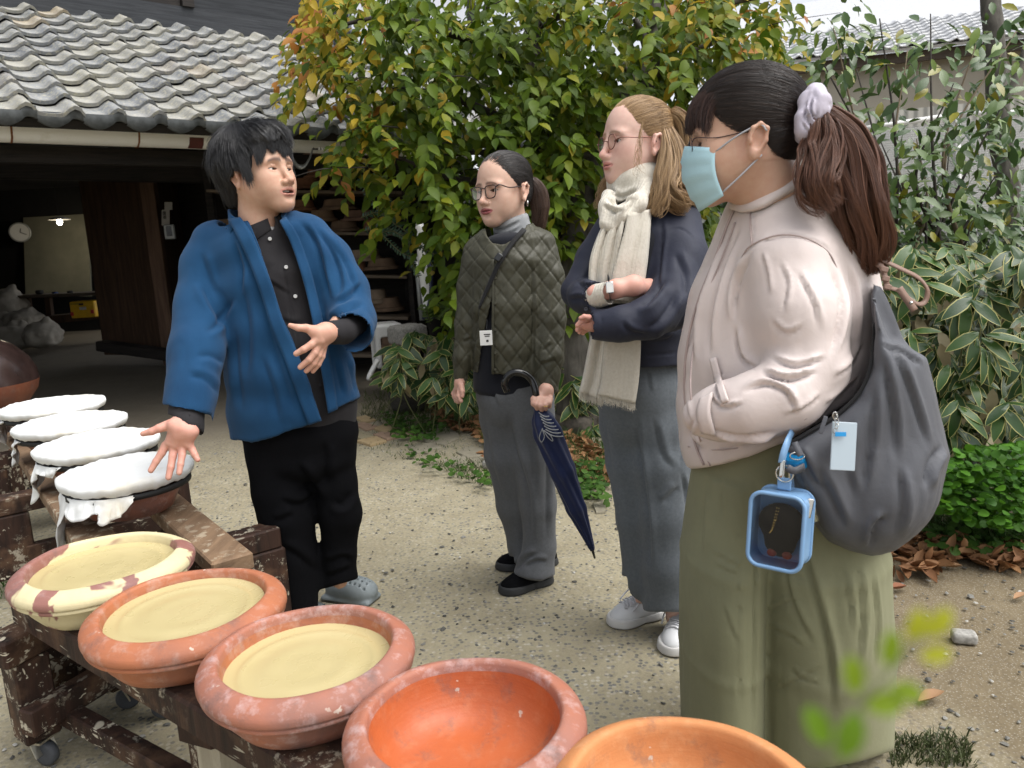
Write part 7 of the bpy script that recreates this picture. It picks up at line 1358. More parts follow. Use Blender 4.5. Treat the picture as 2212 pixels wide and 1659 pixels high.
 shoe(me, onz(1192, 1252, 0), onz(1080, 1282, 0), .095, .075, (M_BLACKCLOTH, M_BLACKRUBBER)); shoe(me, onz(1205, 1216, 0), onz(1070, 1226, 0), .095, .075, (M_BLACKCLOTH, M_BLACKRUBBER))
 MB().tube([fg.P(1178+6.2*math.cos(u)*1.0, 876+2*math.sin(u)*1.0, b+.034+.012*math.sin(u)) for u in np.linspace(0, 6.28, 12)], .0012, 5).put('ring', M_GOLD, me, smooth=True)
 um = empty('umbrella', fg.P(1284, 1204, .22), label='closed navy umbrella with grey piping and black crook handle', cat='umbrella')
 top, tip = fg.P(1158, 868, b+.01), fg.P(1281, 1192, .22); pt = lambda x, y, w: fg.P(x, y, w)
 hk = [top, pt(1157, 845, b+.01), pt(1149, 822, b), pt(1133, 808, b), pt(1113, 804, b), pt(1097, 812, b), pt(1090, 828, b), pt(1096, 846, b)]; MB().tube(catmull(hk, 5), .0125, 10).put('handle', M_BLACKGLOSS, um, smooth=True)
 MB().tube([top, tip, fg.P(1285, 1206, .22)], [.005, .005, .0035], 8).put('shaft', M_BLACKGLOSS, um, smooth=True)
 s = SDF(); q = lambda t: top*(1-t)+tip*t
 s.chain([q(.05), q(.13), q(.2), q(.45), q(.7), q(.98)], [.018, .038, .046, .042, .032, .008], k=.01)
 ax = unit(tip-top); e1 = unit(np.cross(ax, (0, -1, 0))); e2 = np.cross(ax, e1)
 def pleat(V, N):
  d = V-top; t = d @ ax; a_ = np.arctan2(d @ e2, d @ e1)+t*3.0; return .0035*np.sin(a_*7)*np.clip(t/.1, 0, 1)
 cn = garment('canopy', s, .0035, M_NAVYNYLON, um, fn=pleat)
 s3 = SDF(); s3.chain([q(.05), q(.13), q(.2), q(.45)], [.018, .040, .048, .044], k=.01)
 for i in range(7):
  y0 = 891+i*7.2; xL = 1164+i*2.8; xR = 1186+i*5.0; pts = trace(s3, [(xL+(xR-xL)*u, y0+u*8+(4*math.sin(u*3.14))) for u in np.linspace(0, 1, 9)], .004); MB().tube(pts, .0021, 5).put('piping', M_GREYPIPE, cn, smooth=True)
 MB().tube(catmull(trace(s3, [(1172, 925), (1165, 945), (1170, 955), (1176, 943), (1172, 928), (1184, 945), (1194, 953), (1190, 942), (1175, 930)], .008), 5), .0016, 5).put('piping', M_GREYPIPE, cn, smooth=True)
 return me
def build_navy():
 fg = Fig(2.36); rng = np.random.default_rng(31); base = fg.P(1420, 1370); base[2] = 0; skin = np.array([.70, .47, .39])
 hp = dict(skin=skin, lipc=(.56, .24, .215), hairc=(.24, .15, .085), blush=.95, mw=1.12, bridge=1.35, nose=1.12, jaw=.96, face=.93, eye=1.05, slant=.02, browt=.85, browa=.75, cheek=1.0, neck=(0, -.20, -.06), neckw=.9, chinw=.95, lip=1.1, tip=.95, wing=.9, brow=1.1)
 T, Ti = head_frame(fg, (1334, 304, .05), -68, -6, 3, 1.05, hp, pivot=(.031, 0, .078))
 hs = head_sdf(hp); V, Q = hs.mesh(.0019, (-.1, -.225, -.13), (.1, .135, .125)); V = smooth_mesh(V, Q, 1, .4); parts = [(T(V), Q, head_colors(V, hp))]
 s = SDF(); fg.chain(s, [(1285, 634, .235, 19), (1330, 624, .25, 18), (1368, 617, .24, 20), (1402, 624, .16, 19), (1450, 640, .03, 18)], k=.02); v, q = s.mesh(.003); parts.append((smooth_mesh(v, q, 1, .4), q, hand_cols(v, np.array([.68, .40, .32]), .7)))
 b = .25
 s = hand_sdf(fg, [[(1268, 690, b+.02, 7), (1256, 694, b+.03, 6), (1247, 703, b+.03, 5)], [(1264, 700, b, 7), (1251, 704, b, 6.2), (1247, 713, b, 5)], [(1266, 708, b-.02, 6.6), (1254, 713, b-.02, 5.6), (1252, 718, b-.02, 4.6)], [(1268, 712, b-.03, 6), (1260, 717, b-.03, 5), (1259, 720, b-.03, 4.4)], [(1272, 686, b+.03, 7), (1262, 684, b+.04, 5.5), (1254, 687, b+.04, 4.4)]], [[(1292, 702, b, 16), (1278, 700, b, 15), (1268, 701, b, 11)]])
 v, q = s.mesh(.0016); parts.append((smooth_mesh(v, q, 1, .4), q, hand_cols(v, np.array([.62, .34, .27]), .7)))
 s = SDF(); fg.echain(s, [(1395, 480, 0, 50, .07), (1395, 620, 0, 70, .09), (1390, 790, 0, 70, .09)]); fg.chain(s, [(1350, 860, -.02, 30), (1362, 1060, -.02, 22), (1385, 1290, -.02, 17)]); fg.chain(s, [(1425, 860, .03, 34), (1440, 1060, .05, 26), (1455, 1340, .06, 18)])
 v, q = s.mesh(.018); parts.append((v, q, hand_cols(v, skin)))
 V, Q, Cc = join_meshes(parts)
 me = put('person', V, Q, SKIN, None, col=Cc, base=base, tags=dict(label='fair haired woman with arms crossed in a navy jacket and long cream scarf', cat='person'))
 eye_parts(T, (-.1, .03, .98), me, (.05, .045, .03))
 glasses(T, me, [(.0135, .009), (.013, -.006), (.019, -.019), (.030, -.0235), (.041, -.019), (.0475, -.006), (.045, .008), (.037, .0155), (.022, .0155)], (M_ROSEGOLD, M_LENS), .0014)
 hair, cap = hair_back(me, T, cap_women(.070, .086, .985, -.075), (.0, .065, -.104), M_HAIR_BLONDE, rng, 14000, hr=.00028, lift=.004, noise=.004, keep=lambda P: (P[:, 1] > .0))
 w_ = .0; c0 = T(np.array([0, .066, -.104]))
 tl = [c0, fg.P(1456, 246, w_), fg.P(1478, 272, w_), fg.P(1487, 320, w_), fg.P(1478, 370, w_), fg.P(1468, 400, w_)]
 tail('ponytail', tl, [.008, .020, .027, .028, .026, .018], 3000, M_HAIR_BLONDE, hair, rng, ends=.3, wave=.008, hr=.00028)
 for pts, rd, n in (([fg.P(1432, 268, .03), fg.P(1440, 322, .075), fg.P(1436, 380, .11), fg.P(1426, 425, .13), fg.P(1410, 466, .14)], [.006, .018, .026, .024, .016], 2200),
                       ([fg.P(1436, 258, .0), fg.P(1455, 325, .04), fg.P(1455, 385, .07), fg.P(1475, 418, .07), fg.P(1512, 440, .04)], [.010, .034, .042, .036, .018], 3600),
                       ([fg.P(1436, 265, .02), fg.P(1450, 345, .06), fg.P(1440, 400, .11), fg.P(1458, 430, .12), fg.P(1488, 450, .1)], [.008, .030, .036, .030, .014], 2800),
                       ([fg.P(1388, 262, .11), fg.P(1382, 300, .115), fg.P(1378, 345, .11), fg.P(1384, 385, .12)], [.002, .003, .003, .002], 26),
                       ([fg.P(1350, 360, -.10), fg.P(1316, 395, -.09), fg.P(1303, 425, -.08), fg.P(1297, 452, -.06)], [.02, .022, .016, .008], 700)):
  tail('loose_hair', pts, rd, n, M_HAIR_BLONDE, hair, rng, ends=.4, wave=.012, hr=.00027, k=20)
 s = SDF(); s.chain([fg.P(1452, 310, .0), fg.P(1454, 345, .02), fg.P(1452, 395, .05), fg.P(1464, 422, .05)], [.020, .028, .028, .016], k=.02); s.chain([c0]+tl[1:5], [.01, .014, .018, .018, .012], k=.01); garment('hair_body', s, .006, M_HAIR_BLONDE, hair)
 MB().tube([c0+np.array([.010*math.sin(u), -.008*math.sin(u), .012*math.cos(u)]) for u in np.linspace(0, 6.28, 12)], .004, 6).put('hair_tie', M_BLACKCLOTH, hair, smooth=True)
 s = SDF()
 fg.echain(s, [(1402, 440, -.03, 50, .07), (1405, 466, -.02, 84, .10), (1402, 520, 0, 98, .13), (1402, 620, .01, 96, .145), (1400, 700, .01, 92, .15), (1396, 790, .01, 90, .145)], k=.03)
 fg.chain(s, [(1320, 490, -.02, 36), (1285, 560, 0, 40), (1250, 630, .06, 38)], k=.03, kin=.02); fg.chain(s, [(1250, 630, .06, 37), (1266, 642, .15, 37), (1290, 641, .22, 34)], k=.02)
 fg.chain(s, [(1470, 478, .03, 46), (1474, 560, .10, 56), (1450, 655, .20, 54)], k=.035, kin=.02); fg.chain(s, [(1450, 655, .20, 54), (1400, 688, .27, 42), (1340, 700, .285, 36), (1292, 703, .27, 31)], k=.025)
 fg.echain(s, [(1402, 420, -.03, 42, .065), (1402, 520, 0, 82, .115), (1400, 700, .01, 80, .13), (1396, 850, .01, 80, .13)], k=.004, op='s')
 fg.slab(s, [(1340, 430), (1375, 450), (1385, 520), (1380, 640), (1330, 640), (1318, 560), (1328, 480)], .05, .4, k=.006, op='s') if False else None
 fg.slab(s, [(1240, 792), (1300, 795), (1400, 797), (1500, 790), (1500, 860), (1240, 860)], -.3, .3, k=.005, op='s')
 fg.chain(s, [(1288, 640, .225, 27), (1310, 636, .26, 33)], k=.004, op='s'); fg.chain(s, [(1290, 703, .27, 23), (1262, 704, .27, 28)], k=.004, op='s')
 folds = [([(1440, 600), (1400, 650), (1370, 660)], 8, .014), ([(1470, 620), (1430, 690), (1390, 715)], 9, .012), ([(1500, 640), (1470, 700), (1420, 725)], 8, .010), ([(1240, 600), (1265, 620), (1300, 625)], 6, .010), ([(1225, 650), (1255, 645), (1290, 655)], 6, .010), ([(1300, 540), (1275, 590), (1240, 610)], 7, .010), ([(1425, 455), (1432, 500), (1426, 560), (1420, 640)], 4, .007), ([(1432, 505), (1465, 492), (1495, 510), (1502, 540)], 2, .004, 0),
             ([(1345, 690), (1360, 715), (1400, 728)], 6, .008), ([(1300, 682), (1301, 725)], 2, .004, 0), ([(1385, 768), (1430, 766), (1470, 762)], 2.2, .005, 0), ([(1400, 740), (1440, 735), (1480, 700)], 7, .009), ([(1455, 540), (1480, 600), (1478, 650)], 9, .009)]
 jk = garment('jacket', s, .0058, M_NAVYCOTTON, me, folds=folds, nz=[(.006, (9, 9, 5), 6), (.002, (30, 30, 20), 7)], smooth=2)
 surf_disc('button', jk, fg, 1266, 668, 5, M_NAVYBTN); s2 = SDF(); s2.ops = [o for o in s.ops if o[4] == 'u']
 s = SDF(); fg.chain(s, [(1288, 640, .225, 27), (1312, 634, .255, 25)]); fg.chain(s, [(1310, 635, .25, 21), (1330, 630, .275, 25)], op='s', k=.003); garment('cuff', s, .0035, M_CREAMKNIT, me)
 wt = empty('wristwatch', fg.P(1316, 625, .28)); wt.parent = me; wt.location = Vector(np.array(wt.location)-base)
 MB().box(fg.P(1317, 621, .288), (.010, .016, .003), MCAM @ rotz(R_(5)), bev=.002).put('watch_case', M_SILVER, wt); MB().box(fg.P(1317, 621, .2925), (.0075, .013, .001), MCAM @ rotz(R_(5))).put('watch_dial', M_PAPER, wt)
 ribbon('watch_band', [fg.P(1316, 606, .283), fg.P(1313, 599, .26)], .016, M_BLACKSTRAP, wt, normal=(1, 0, 0)); ribbon('watch_band', [fg.P(1317, 636, .283), fg.P(1318, 645, .25)], .016, M_BLACKSTRAP, wt, normal=(1, 0, 0))
 s = SDF(); fg.echain(s, [(1370, 450, .03, 40, .06), (1362, 520, .06, 60, .09), (1360, 640, .06, 60, .1)]); garment('top', s, .008, M_NAVYKNIT, me)
 sc = empty('scarf', base); sc.parent = me; sc.location = (0, 0, 0)
 s = SDF(); c1 = 0
 s.econe(T(np.array([(0, -.098, .0)]))[0], T(np.array([(0, -.175, -.02)]))[0], (.088, .088), (.104, .10), (1, 0, 0), k=.01, cap=.35)
 fg.chain(s, [(1314, 425, .07, 17), (1312, 450, .12, 16), (1306, 485, .15, 13)], k=.03); fg.chain(s, [(1396, 410, .09, 18), (1376, 440, .14, 17), (1346, 464, .16, 15), (1325, 490, .16, 12)], k=.03)
 garment('neck_wrap', s, .005, M_CREAMKNIT, sc, folds=[([(1312, 405), (1345, 425), (1385, 405)], 5, .010), ([(1306, 425), (1335, 440), (1372, 428)], 4, .012), ([(1300, 440), (1325, 456), (1350, 452)], 4, .010), ([(1345, 470), (1365, 440), (1390, 415)], 5, .010), ([(1318, 445), (1330, 465)], 4, .006)], nz=[(.004, (30, 30, 18), 3)])
 hang_sheet('scarf_end', fg, [(1322, 462), (1298, 500), (1276, 560), (1272, 620), (1274, 652)], [(1350, 466), (1342, 500), (1336, 550), (1328, 600), (1326, 650)], [.13, .15, .165, .17, .16], [.165, .18, .18, .18, .17], M_CREAMKNIT, sc, .010, wav=(.010, 2.2))
 hang_sheet('scarf_end', fg, [(1356, 462), (1348, 500), (1332, 560), (1322, 600), (1318, 655)], [(1404, 452), (1402, 500), (1397, 560), (1392, 600), (1386, 655)], [.18, .185, .195, .195, .19], [.13, .15, .165, .17, .17], M_CREAMKNIT, sc, .010, wav=(.006, 1.5))
 hang_sheet('scarf_end', fg, [(1284, 705), (1272, 760), (1262, 810), (1252, 846)], [(1322, 705), (1318, 760), (1312, 820), (1302, 862)], [.17, .17, .17, .17], [.19, .19, .19, .19], M_CREAMKNIT, sc, .010, wav=(.012, 1.6), fringe=M_FUZZ)
 hang_sheet('scarf_end', fg, [(1312, 705), (1305, 760), (1300, 820), (1292, 852)], [(1384, 705), (1383, 760), (1379, 820), (1371, 872)], [.21, .21, .21, .21], [.19, .19, .19, .19], M_CREAMKNIT, sc, .010, wav=(.004, 1.2), fringe=M_FUZZ)
 s = SDF(); fg.echain(s, [(1390, 770, .0, 80, .11), (1388, 840, .0, 88, .12), (1392, 890, .0, 88, .12)], k=.05, cap=.5)
 fg.chain(s, [(1352, 870, -.02, 58), (1352, 920, -.02, 54), (1358, 1000, -.02, 48), (1372, 1120, -.02, 40), (1382, 1245, -.02, 36), (1384, 1262, -.02, 36)], k=.015, kin=.02)
 fg.chain(s, [(1424, 870, .02, 60), (1424, 920, .03, 62), (1428, 1000, .04, 62), (1440, 1110, .05, 56), (1446, 1220, .06, 54), (1447, 1330, .06, 54), (1447, 1350, .06, 54)], k=.006, kin=.03)
 fg.slab(s, [(1330, 1243), (1400, 1252), (1400, 1300), (1330, 1300)], -.4, .01, k=.004, op='s'); fg.slab(s, [(1380, 1316), (1400, 1322), (1500, 1322), (1520, 1400), (1380, 1400)], -.4, .4, k=.004, op='s')
 garment('trousers', s, .0065, M_GREYWOOL2, me, folds=[([(1372, 880), (1385, 1000), (1400, 1130), (1405, 1250)], 6, .012), ([(1476, 900), (1474, 960), (1468, 1010)], 3, .007), ([(1468, 1010), (1480, 1060), (1494, 1180)], 5, .010), ([(1410, 900), (1430, 980), (1460, 1020)], 8, .008), ([(1400, 800), (1405, 850)], 4, .005), ([(1430, 1090), (1470, 1050)], 8, .008), ([(1305, 900), (1325, 1050)], 7, .005)], nz=[(.004, (12, 12, 3), 6)], smooth=2)
 M = (M_WHITELEATHER, M_WHITERUBBER, M_LACE)
 shoe(me, onz(1432, 1322, 0), onz(1316, 1350, 0), .098, .085, M, True); shoe(me, onz(1490, 1340, 0), onz(1446, 1418, 0), .10, .085, M, True)
 return me
M_HAIR_DARK = hair_mat('dark_hair', (.008, .007, .007), (.036, .028, .025), .40)
M_HAIR_BROWN = hair_mat('brown_hair', (.045, .026, .020), (.13, .075, .05), .42)
M_HAIR_BLONDE = hair_mat('blonde_hair', (.17, .10, .050), (.50, .33, .165), .45)
M_TORTOISE = plain('tortoise_acetate', (.035, .018, .016), .2, var=.5, scale=150)
M_ROSEGOLD = plain('rose_metal', (.20, .085, .065), .3, metal=.6)
M_SILVER = plain('silver_metal', (.6, .6, .58), .25, metal=1.0); M_GOLD = plain('gold_metal', (.7, .48, .15), .25, metal=1.0)
M_GREYKNIT = cloth('grey_knit', (.30, .31, .32), .95, .12, nscale=60); M_NAVYKNIT = cloth('navy_knit', (.010, .011, .016), .95); M_GREYWOOL = cloth('grey_wool', (.105, .110, .118), .9, .14, nscale=120); M_GREYWOOL2 = cloth('blue_grey_wool', (.120, .135, .150), .9, .16, nscale=120)
M_OLIVE = cloth('olive_nylon', (.058, .056, .038), .42, .15, sheen=.05, bump=.1); M_BLACKSTRAP = cloth('black_webbing', (.012, .012, .013), .7); M_BLACKGLOSS = plain('black_plastic', (.012, .012, .012), .12)
M_PAPER = plain('white_card', (.72, .72, .70), .6, var=.03); M_INK = plain('ink', (.02, .02, .02), .7); M_BLACKRUBBER = plain('black_rubber', (.022, .023, .024), .7)
M_NAVYNYLON = cloth('navy_nylon', (.010, .017, .060), .45, .2); M_GREYPIPE = plain('grey_piping', (.30, .31, .32), .6)
M_NAVYCOTTON = cloth('navy_cotton', (.022, .025, .042), .62, .15, sheen=.08); M_NAVYBTN = plain('navy_button', (.015, .016, .025), .2)
M_FUZZ = hair_mat('cream_fuzz', (.6, .55, .46), (.7, .66, .57), .8)
def knit():
 m = NT('cream_knit'); co = m.coords('Object'); wv = m.n('TexWave'); wv.bands_direction = 'X'; m.link(co, wv.inputs[0]); wv.inputs['Scale'].default_value = 85; wv.inputs['Distortion'].default_value = 1.0; n = m.noise(co, 130, 3)
 c = m.mix(n, (.60, .55, .45), (.80, .76, .67)); c = m.mix(m.math('MULTIPLY', wv.outputs[1], .22), c, (.45, .40, .32))
 return m.done(c, .95, m.bump(n, .5, .004, m.bump(wv.outputs[1], .5, .004)), .1, Sheen_Weight=.3, Sheen_Roughness=.6)
M_CREAMKNIT = knit(); M_WHITELEATHER = plain('white_leather', (.68, .69, .70), .45, var=.04); M_WHITERUBBER = plain('white_rubber', (.60, .59, .57), .6, var=.06); M_LACE = plain('white_lace', (.66, .66, .68), .9)
QUILTED = build_quilted()
NAVY = build_navy()
# the woman with the face mask, her bag and what hangs on it
def build_mask_woman():
 fg = Fig(1.72); rng = np.random.default_rng(41); base = fg.P(1700, 1640); base[2] = 0; skin = np.array([.55, .345, .245])
 hp = dict(skin=skin, lipc=(.45, .2, .17), hairc=(.03, .02, .018), blush=.5, bridge=.8, nose=1.0, jaw=1.08, face=1.06, eye=.8, slant=.08, browt=.8, browa=.5, cheek=1.15, neck=(0, -.20, -.075), neckw=1.18, chin=.95)
 T, Ti = head_frame(fg, (1628, 303, .14), -101, 2, 2, 1.10, hp, pivot=(.078, -.010, -.012))
 hs = head_sdf(hp); V, Q = hs.mesh(.0019, (-.11, -.235, -.14), (.11, .135, .125)); V = smooth_mesh(V, Q, 1, .4); parts = [(T(V), Q, head_colors(V, hp))]
 s = SDF(); fg.echain(s, [(1680, 520, 0, 90, .12), (1675, 700, 0, 150, .13), (1670, 950, 0, 150, .13), (1690, 1100, 0, 140, .13)]); fg.chain(s, [(1690, 530, .13, 45), (1755, 780, .22, 45), (1610, 880, .22, 38), (1525, 900, .18, 30)]); fg.chain(s, [(1640, 1100, 0, 70), (1640, 1640, 0, 45)]); fg.chain(s, [(1760, 1100, 0, 75), (1770, 1650, 0, 45)])
 v, q = s.mesh(.02); parts.append((v, q, hand_cols(v, skin)))
 V, Q, Cc = join_meshes(parts)
 me = put('person', V, Q, SKIN, None, col=Cc, base=base, tags=dict(label='woman in a blush pink jacket and sage green skirt trousers wearing a face mask', cat='person'))
 eye_parts(T, (0, 0, 1), me)
 glasses(T, me, [(.012, .010), (.0125, -.010), (.020, -.021), (.036, -.022), (.048, -.012), (.050, .008), (.042, .013), (.024, .013)], (M_DARKWIRE, M_LENS), .0008)
 G = []; na, nb = 33, 15
 for j in range(nb):
  v = j/(nb-1); row = []
  for i in range(na):
   a = (i/(na-1)*2-1); y0 = .003-.017*abs(a)**1.5; y1 = -.122+.022*abs(a)**2; y = y0+(y1-y0)*v; bow = math.sin(math.pi*min(1, v*.9+.12))
   ang = a*R_(70); rx = .075+.004*bow; rz = .081+.022*bow-.010*v; p = np.array([rx*math.sin(ang)*1.04, y, .020+rz*math.cos(ang)**.8-.004]); pl = .011*(((v*3.4+.15) % 1)**2-.4)*(abs(a) < .93)*(.1 < v < .9); row.append(p*(1+pl*3));
  G.append(row)
 mk = MB().sheet(np.array(T(np.array(G).reshape(-1, 3))).reshape(nb, na, 3)).put('face_mask', M_MASK, me, smooth=True); md = mk.modifiers.new('thickness', 'SOLIDIFY'); md.thickness = .0015
 for sgn in (-1, 1):
  ear = np.array([sgn*.089, .014, -.022]); eb = np.array([sgn*.082, -.037, -.016]); G_ = np.array(G)
  e0, e1 = G_[1, -1 if sgn > 0 else 0], G_[-2, -1 if sgn > 0 else 0]
  MB().tube(T(catmull([e0, (e0+ear)/2+np.array([sgn*.004, .004, 0]), ear, ear+np.array([0, -.012, -.012])], 4)), .0018, 6).put('ear_loop', M_LOOP, mk, smooth=True)
  MB().tube(T(catmull([e1, (e1+eb)/2+np.array([sgn*.006, -.004, 0]), eb+np.array([0, .0, -.008])], 4)), .0018, 6).put('ear_loop', M_LOOP, mk, smooth=True)
 tie = np.array([0, .018, -.118]); capf = cap_women(.078, .092, 1.07, -.068)
 hair, cap = hair_back(me, T, capf, tie, M_HAIR_TWO, rng, 15000, hr=.00026, lift=.004, noise=.004)
 m = 1700; x = rng.uniform(-.064, .070, m); a = cap.project(np.stack([x*.85, .112-5*x**2+rng.normal(0, .010, m), .050-6*x**2+rng.normal(0, .010, m)], 1), -.001); cl = vnoise(np.stack([x*60, x*0, x*0], 1), 1, 4)
 e = np.stack([x*1.02+rng.normal(0, .003, m), .033+.008*cl+rng.normal(0, .005, m)-.012*np.clip((np.abs(x)-.045)/.02, 0, 1), .097-7*x**2+rng.normal(0, .003, m)], 1); t = np.linspace(0, 1, 9)[None, :, None]; mid = (a+e)/2+np.array([0, .010, .020]); pth = (1-t)**2*a[:, None]+2*t*(1-t)*mid[:, None]+t*t*e[:, None]
 strands('fringe', T(pth.reshape(-1, 3)).reshape(pth.shape), .0003, M_HAIR_FRINGE, hair)
 c0 = T(tie[None])[0]; w_ = .14
 tl = [c0, fg.P(1775, 255, w_), fg.P(1812, 300, w_), fg.P(1840, 370, w_+.01), fg.P(1858, 450, w_+.03), fg.P(1880, 530, w_+.02), fg.P(1890, 592, w_+.01)]
 tail('ponytail', tl, [.014, .028, .046, .056, .052, .036, .010], 6500, M_HAIR_CHEST, hair, rng, k=22, ends=.35, wave=.012, hr=.0003)
 tail('ponytail', [c0, fg.P(1770, 265, w_+.03), fg.P(1775, 330, w_+.05), fg.P(1762, 400, w_+.08), fg.P(1800, 455, w_+.08)], [.012, .024, .040, .034, .015], 1800, M_HAIR_CHEST, hair, rng, k=20, ends=.45, wave=.014, hr=.0003)
 s = SDF(); s.chain(tl[:6], [.010, .014, .022, .028, .024, .008], k=.03); garment('hair_body', s, .006, M_HAIR_CHEST, hair, nz=[(.006, (40, 40, 10), 2)])
 s = SDF(); cs = fg.P(1751, 246, w_); e1, e2 = unit(fg.P(1765, 190, w_)-cs), np.array([0, -1, 0.0])
 ring = [cs+e1*.040*math.cos(u)*(1+.25*math.sin(3*u))+e2*.036*math.sin(u) for u in np.linspace(0, 2*math.pi, 17)]; s.chain(ring, [.014+.006*math.sin(5*i) for i in range(17)], k=.012)
 s.chain([fg.P(1748, 225, w_+.02), fg.P(1756, 200, w_+.02), fg.P(1759, 184, w_+.02)], [.022, .016, .004], k=.014); s.chain([fg.P(1760, 235, w_+.03), fg.P(1776, 228, w_+.02), fg.P(1784, 240, w_+.01)], [.020, .018, .010], k=.012); s.chain([fg.P(1736, 255, w_+.03), fg.P(1742, 280, w_+.03), fg.P(1752, 292, w_+.02)], [.020, .022, .010], k=.012)
 garment('scrunchie', s, .0035, M_SATIN, hair, folds=[([(1735, 230), (1745, 250), (1755, 275)], 3, .010), ([(1755, 205), (1752, 240), (1765, 262)], 2.5, .011), ([(1742, 215), (1740, 240), (1736, 262)], 2.5, .008), ([(1768, 235), (1762, 255), (1748, 262)], 2.5, .005), ([(1730, 260), (1745, 282), (1755, 288)], 2.5, .005)], nz=[(.006, (50, 50, 30), 1)])
 s = SDF()
 fg.echain(s, [(1666, 412, .02, 58, .085), (1672, 446, .01, 90, .12), (1690, 500, 0, 128, .16), (1698, 580, 0, 168, .18), (1690, 670, .0, 196, .19), (1680, 770, .0, 204, .195), (1672, 850, 0, 200, .19), (1640, 920, 0, 172, .175), (1620, 975, 0, 150, .165)], k=.04, cap=.4)
 fg.chain(s, [(1682, 505, .10, 68), (1702, 575, .15, 84), (1730, 680, .20, 86), (1752, 790, .235, 80)], k=.03, kin=.05); fg.chain(s, [(1752, 790, .235, 78), (1700, 850, .255, 72), (1620, 880, .245, 64), (1550, 893, .21, 52), (1514, 898, .18, 41)], k=.02, kin=.04)
 fg.echain(s, [(1650, 372, .03, 50, .07), (1658, 420, .02, 64, .085)], k=.004, op='s')
 fg.slab(s, [(1470, 1016), (1505, 1014), (1560, 1005), (1620, 988), (1700, 953), (1770, 912), (1845, 860), (1880, 812), (1930, 760), (2000, 900), (1900, 1100), (1470, 1100)], -.5, .5, k=.01, op='s')
 folds = [([(1562, 490), (1530, 580), (1500, 680), (1492, 800)], 5.5, 0.0116), ([(1600, 480), (1560, 580), (1535, 680), (1530, 780)], 6.1, 0.0116), ([(1620, 540), (1590, 620), (1585, 700)], 5.5, 0.0132, -1), ([(1585, 700), (1600, 770), (1640, 800)], 5.5, 0.0132), ([(1640, 800), (1700, 820), (1770, 800)], 5.5, 0.0181), ([(1660, 770), (1720, 790), (1790, 770)], 4.9, 0.0116), ([(1600, 850), (1650, 830), (1700, 850), (1720, 900)], 5.5, 0.0132), ([(1530, 850), (1560, 880), (1610, 870)], 4.3, 0.0099), ([(1625, 530), (1700, 505), (1780, 530), (1810, 580)], 3.0, 0.0083, 0),
             ([(1640, 540), (1655, 590), (1660, 640)], 4.3, 0.0066), ([(1680, 560), (1700, 610), (1690, 680)], 4.3, 0.0058), ([(1720, 580), (1760, 660), (1770, 720)], 4.9, 0.0083), ([(1790, 560), (1820, 640), (1810, 720), (1790, 780)], 5.5, 0.0132), ([(1830, 560), (1850, 650), (1845, 760)], 5.5, 0.0083), ([(1800, 820), (1840, 790), (1870, 740)], 4.9, 0.0099), ([(1780, 880), (1820, 850), (1860, 810)], 4.3, 0.0083), ([(1500, 900), (1490, 940), (1520, 975)], 5.5, 0.0116), ([(1530, 930), (1600, 945), (1680, 930)], 3.7, 0.0116, -1), ([(1540, 970), (1620, 960), (1690, 935)], 3.0, 0.0083), ([(1476, 800), (1480, 880), (1500, 940)], 4.9, 0.0083), ([(1620, 460), (1670, 430), (1720, 400)], 3.7, 0.0083), ([(1630, 390), (1625, 530)], 1.1, 0.0033, 0) , ([(1690, 900), (1740, 880), (1780, 850)], 4.3, 0.0083), ([(1660, 690), (1700, 720), (1740, 700)], 4.9, 0.0066), ([(1560, 800), (1548, 840), (1560, 870)], 2.4, 0.0099)]
 jk = garment('jacket', s, .0058, M_BLUSH, me, folds=folds, nz=[(.005, (7, 7, 5), 8), (.0014, (34, 34, 22), 9)], smooth=2)
 s2 = SDF(); s2.ops = [o for o in s.ops if o[4] == 'u']
 band('collar', s2, [(1584, 414), (1608, 419), (1640, 410), (1664, 390), (1694, 376), (1726, 366)], [(1578, 452), (1606, 458), (1645, 448), (1678, 430), (1712, 412), (1748, 398)], M_BLUSH, jk, off=.012, thick=.010, fixw=.03)
 zl = [(1602, 420), (1574, 478), (1545, 556), (1506, 655), (1483, 755), (1479, 860), (1500, 955), (1520, 1005)]; MB().tube(catmull(trace(s2, zl, .004), 5), .0028, 6).put('zip', M_ZIP, jk, smooth=True); MB().tube(catmull(trace(s2, [(x+14, y+2) for x, y in zl[1:]], .001), 5), .0018, 5).put('seam', M_ZIP, jk, smooth=True)
 band('pocket_welt', s2, [(1534, 776), (1546, 826), (1560, 872)], [(1546, 772), (1560, 822), (1574, 866)], M_BLUSH, jk, off=.008, thick=.006); band('cuff', s2, [(1512, 862), (1505, 895), (1516, 935)], [(1540, 848), (1534, 890), (1546, 942)], M_BLUSH, jk, off=.006, thick=.006)
 for ln in ([(1622, 405), (1620, 470), (1624, 528)], [(1600, 560), (1622, 530), (1680, 508), (1740, 514), (1790, 545), (1812, 590)], [(1486, 965), (1560, 972), (1640, 955), (1740, 905), (1850, 815)]): MB().tube(catmull(trace(s2, ln, .0006), 5), .0016, 5).put('seam', M_ZIP, jk, smooth=True)
 s = SDF(); fg.echain(s, [(1655, 930, 0, 150, .15), (1680, 1010, 0, 168, .16), (1695, 1100, .0, 195, .165)], k=.04)
 fg.echain(s, [(1580, 1020, .0, 82, .14), (1562, 1200, .0, 84, .16), (1556, 1400, .0, 82, .17), (1556, 1640, .0, 82, .175), (1556, 1720, 0, 82, .175)], k=.012, cap=.2); fg.echain(s, [(1745, 1020, .02, 118, .15), (1768, 1200, .03, 142, .175), (1774, 1400, .03, 143, .185), (1770, 1620, .03, 138, .19), (1770, 1720, .03, 138, .19)], k=.012, cap=.2)
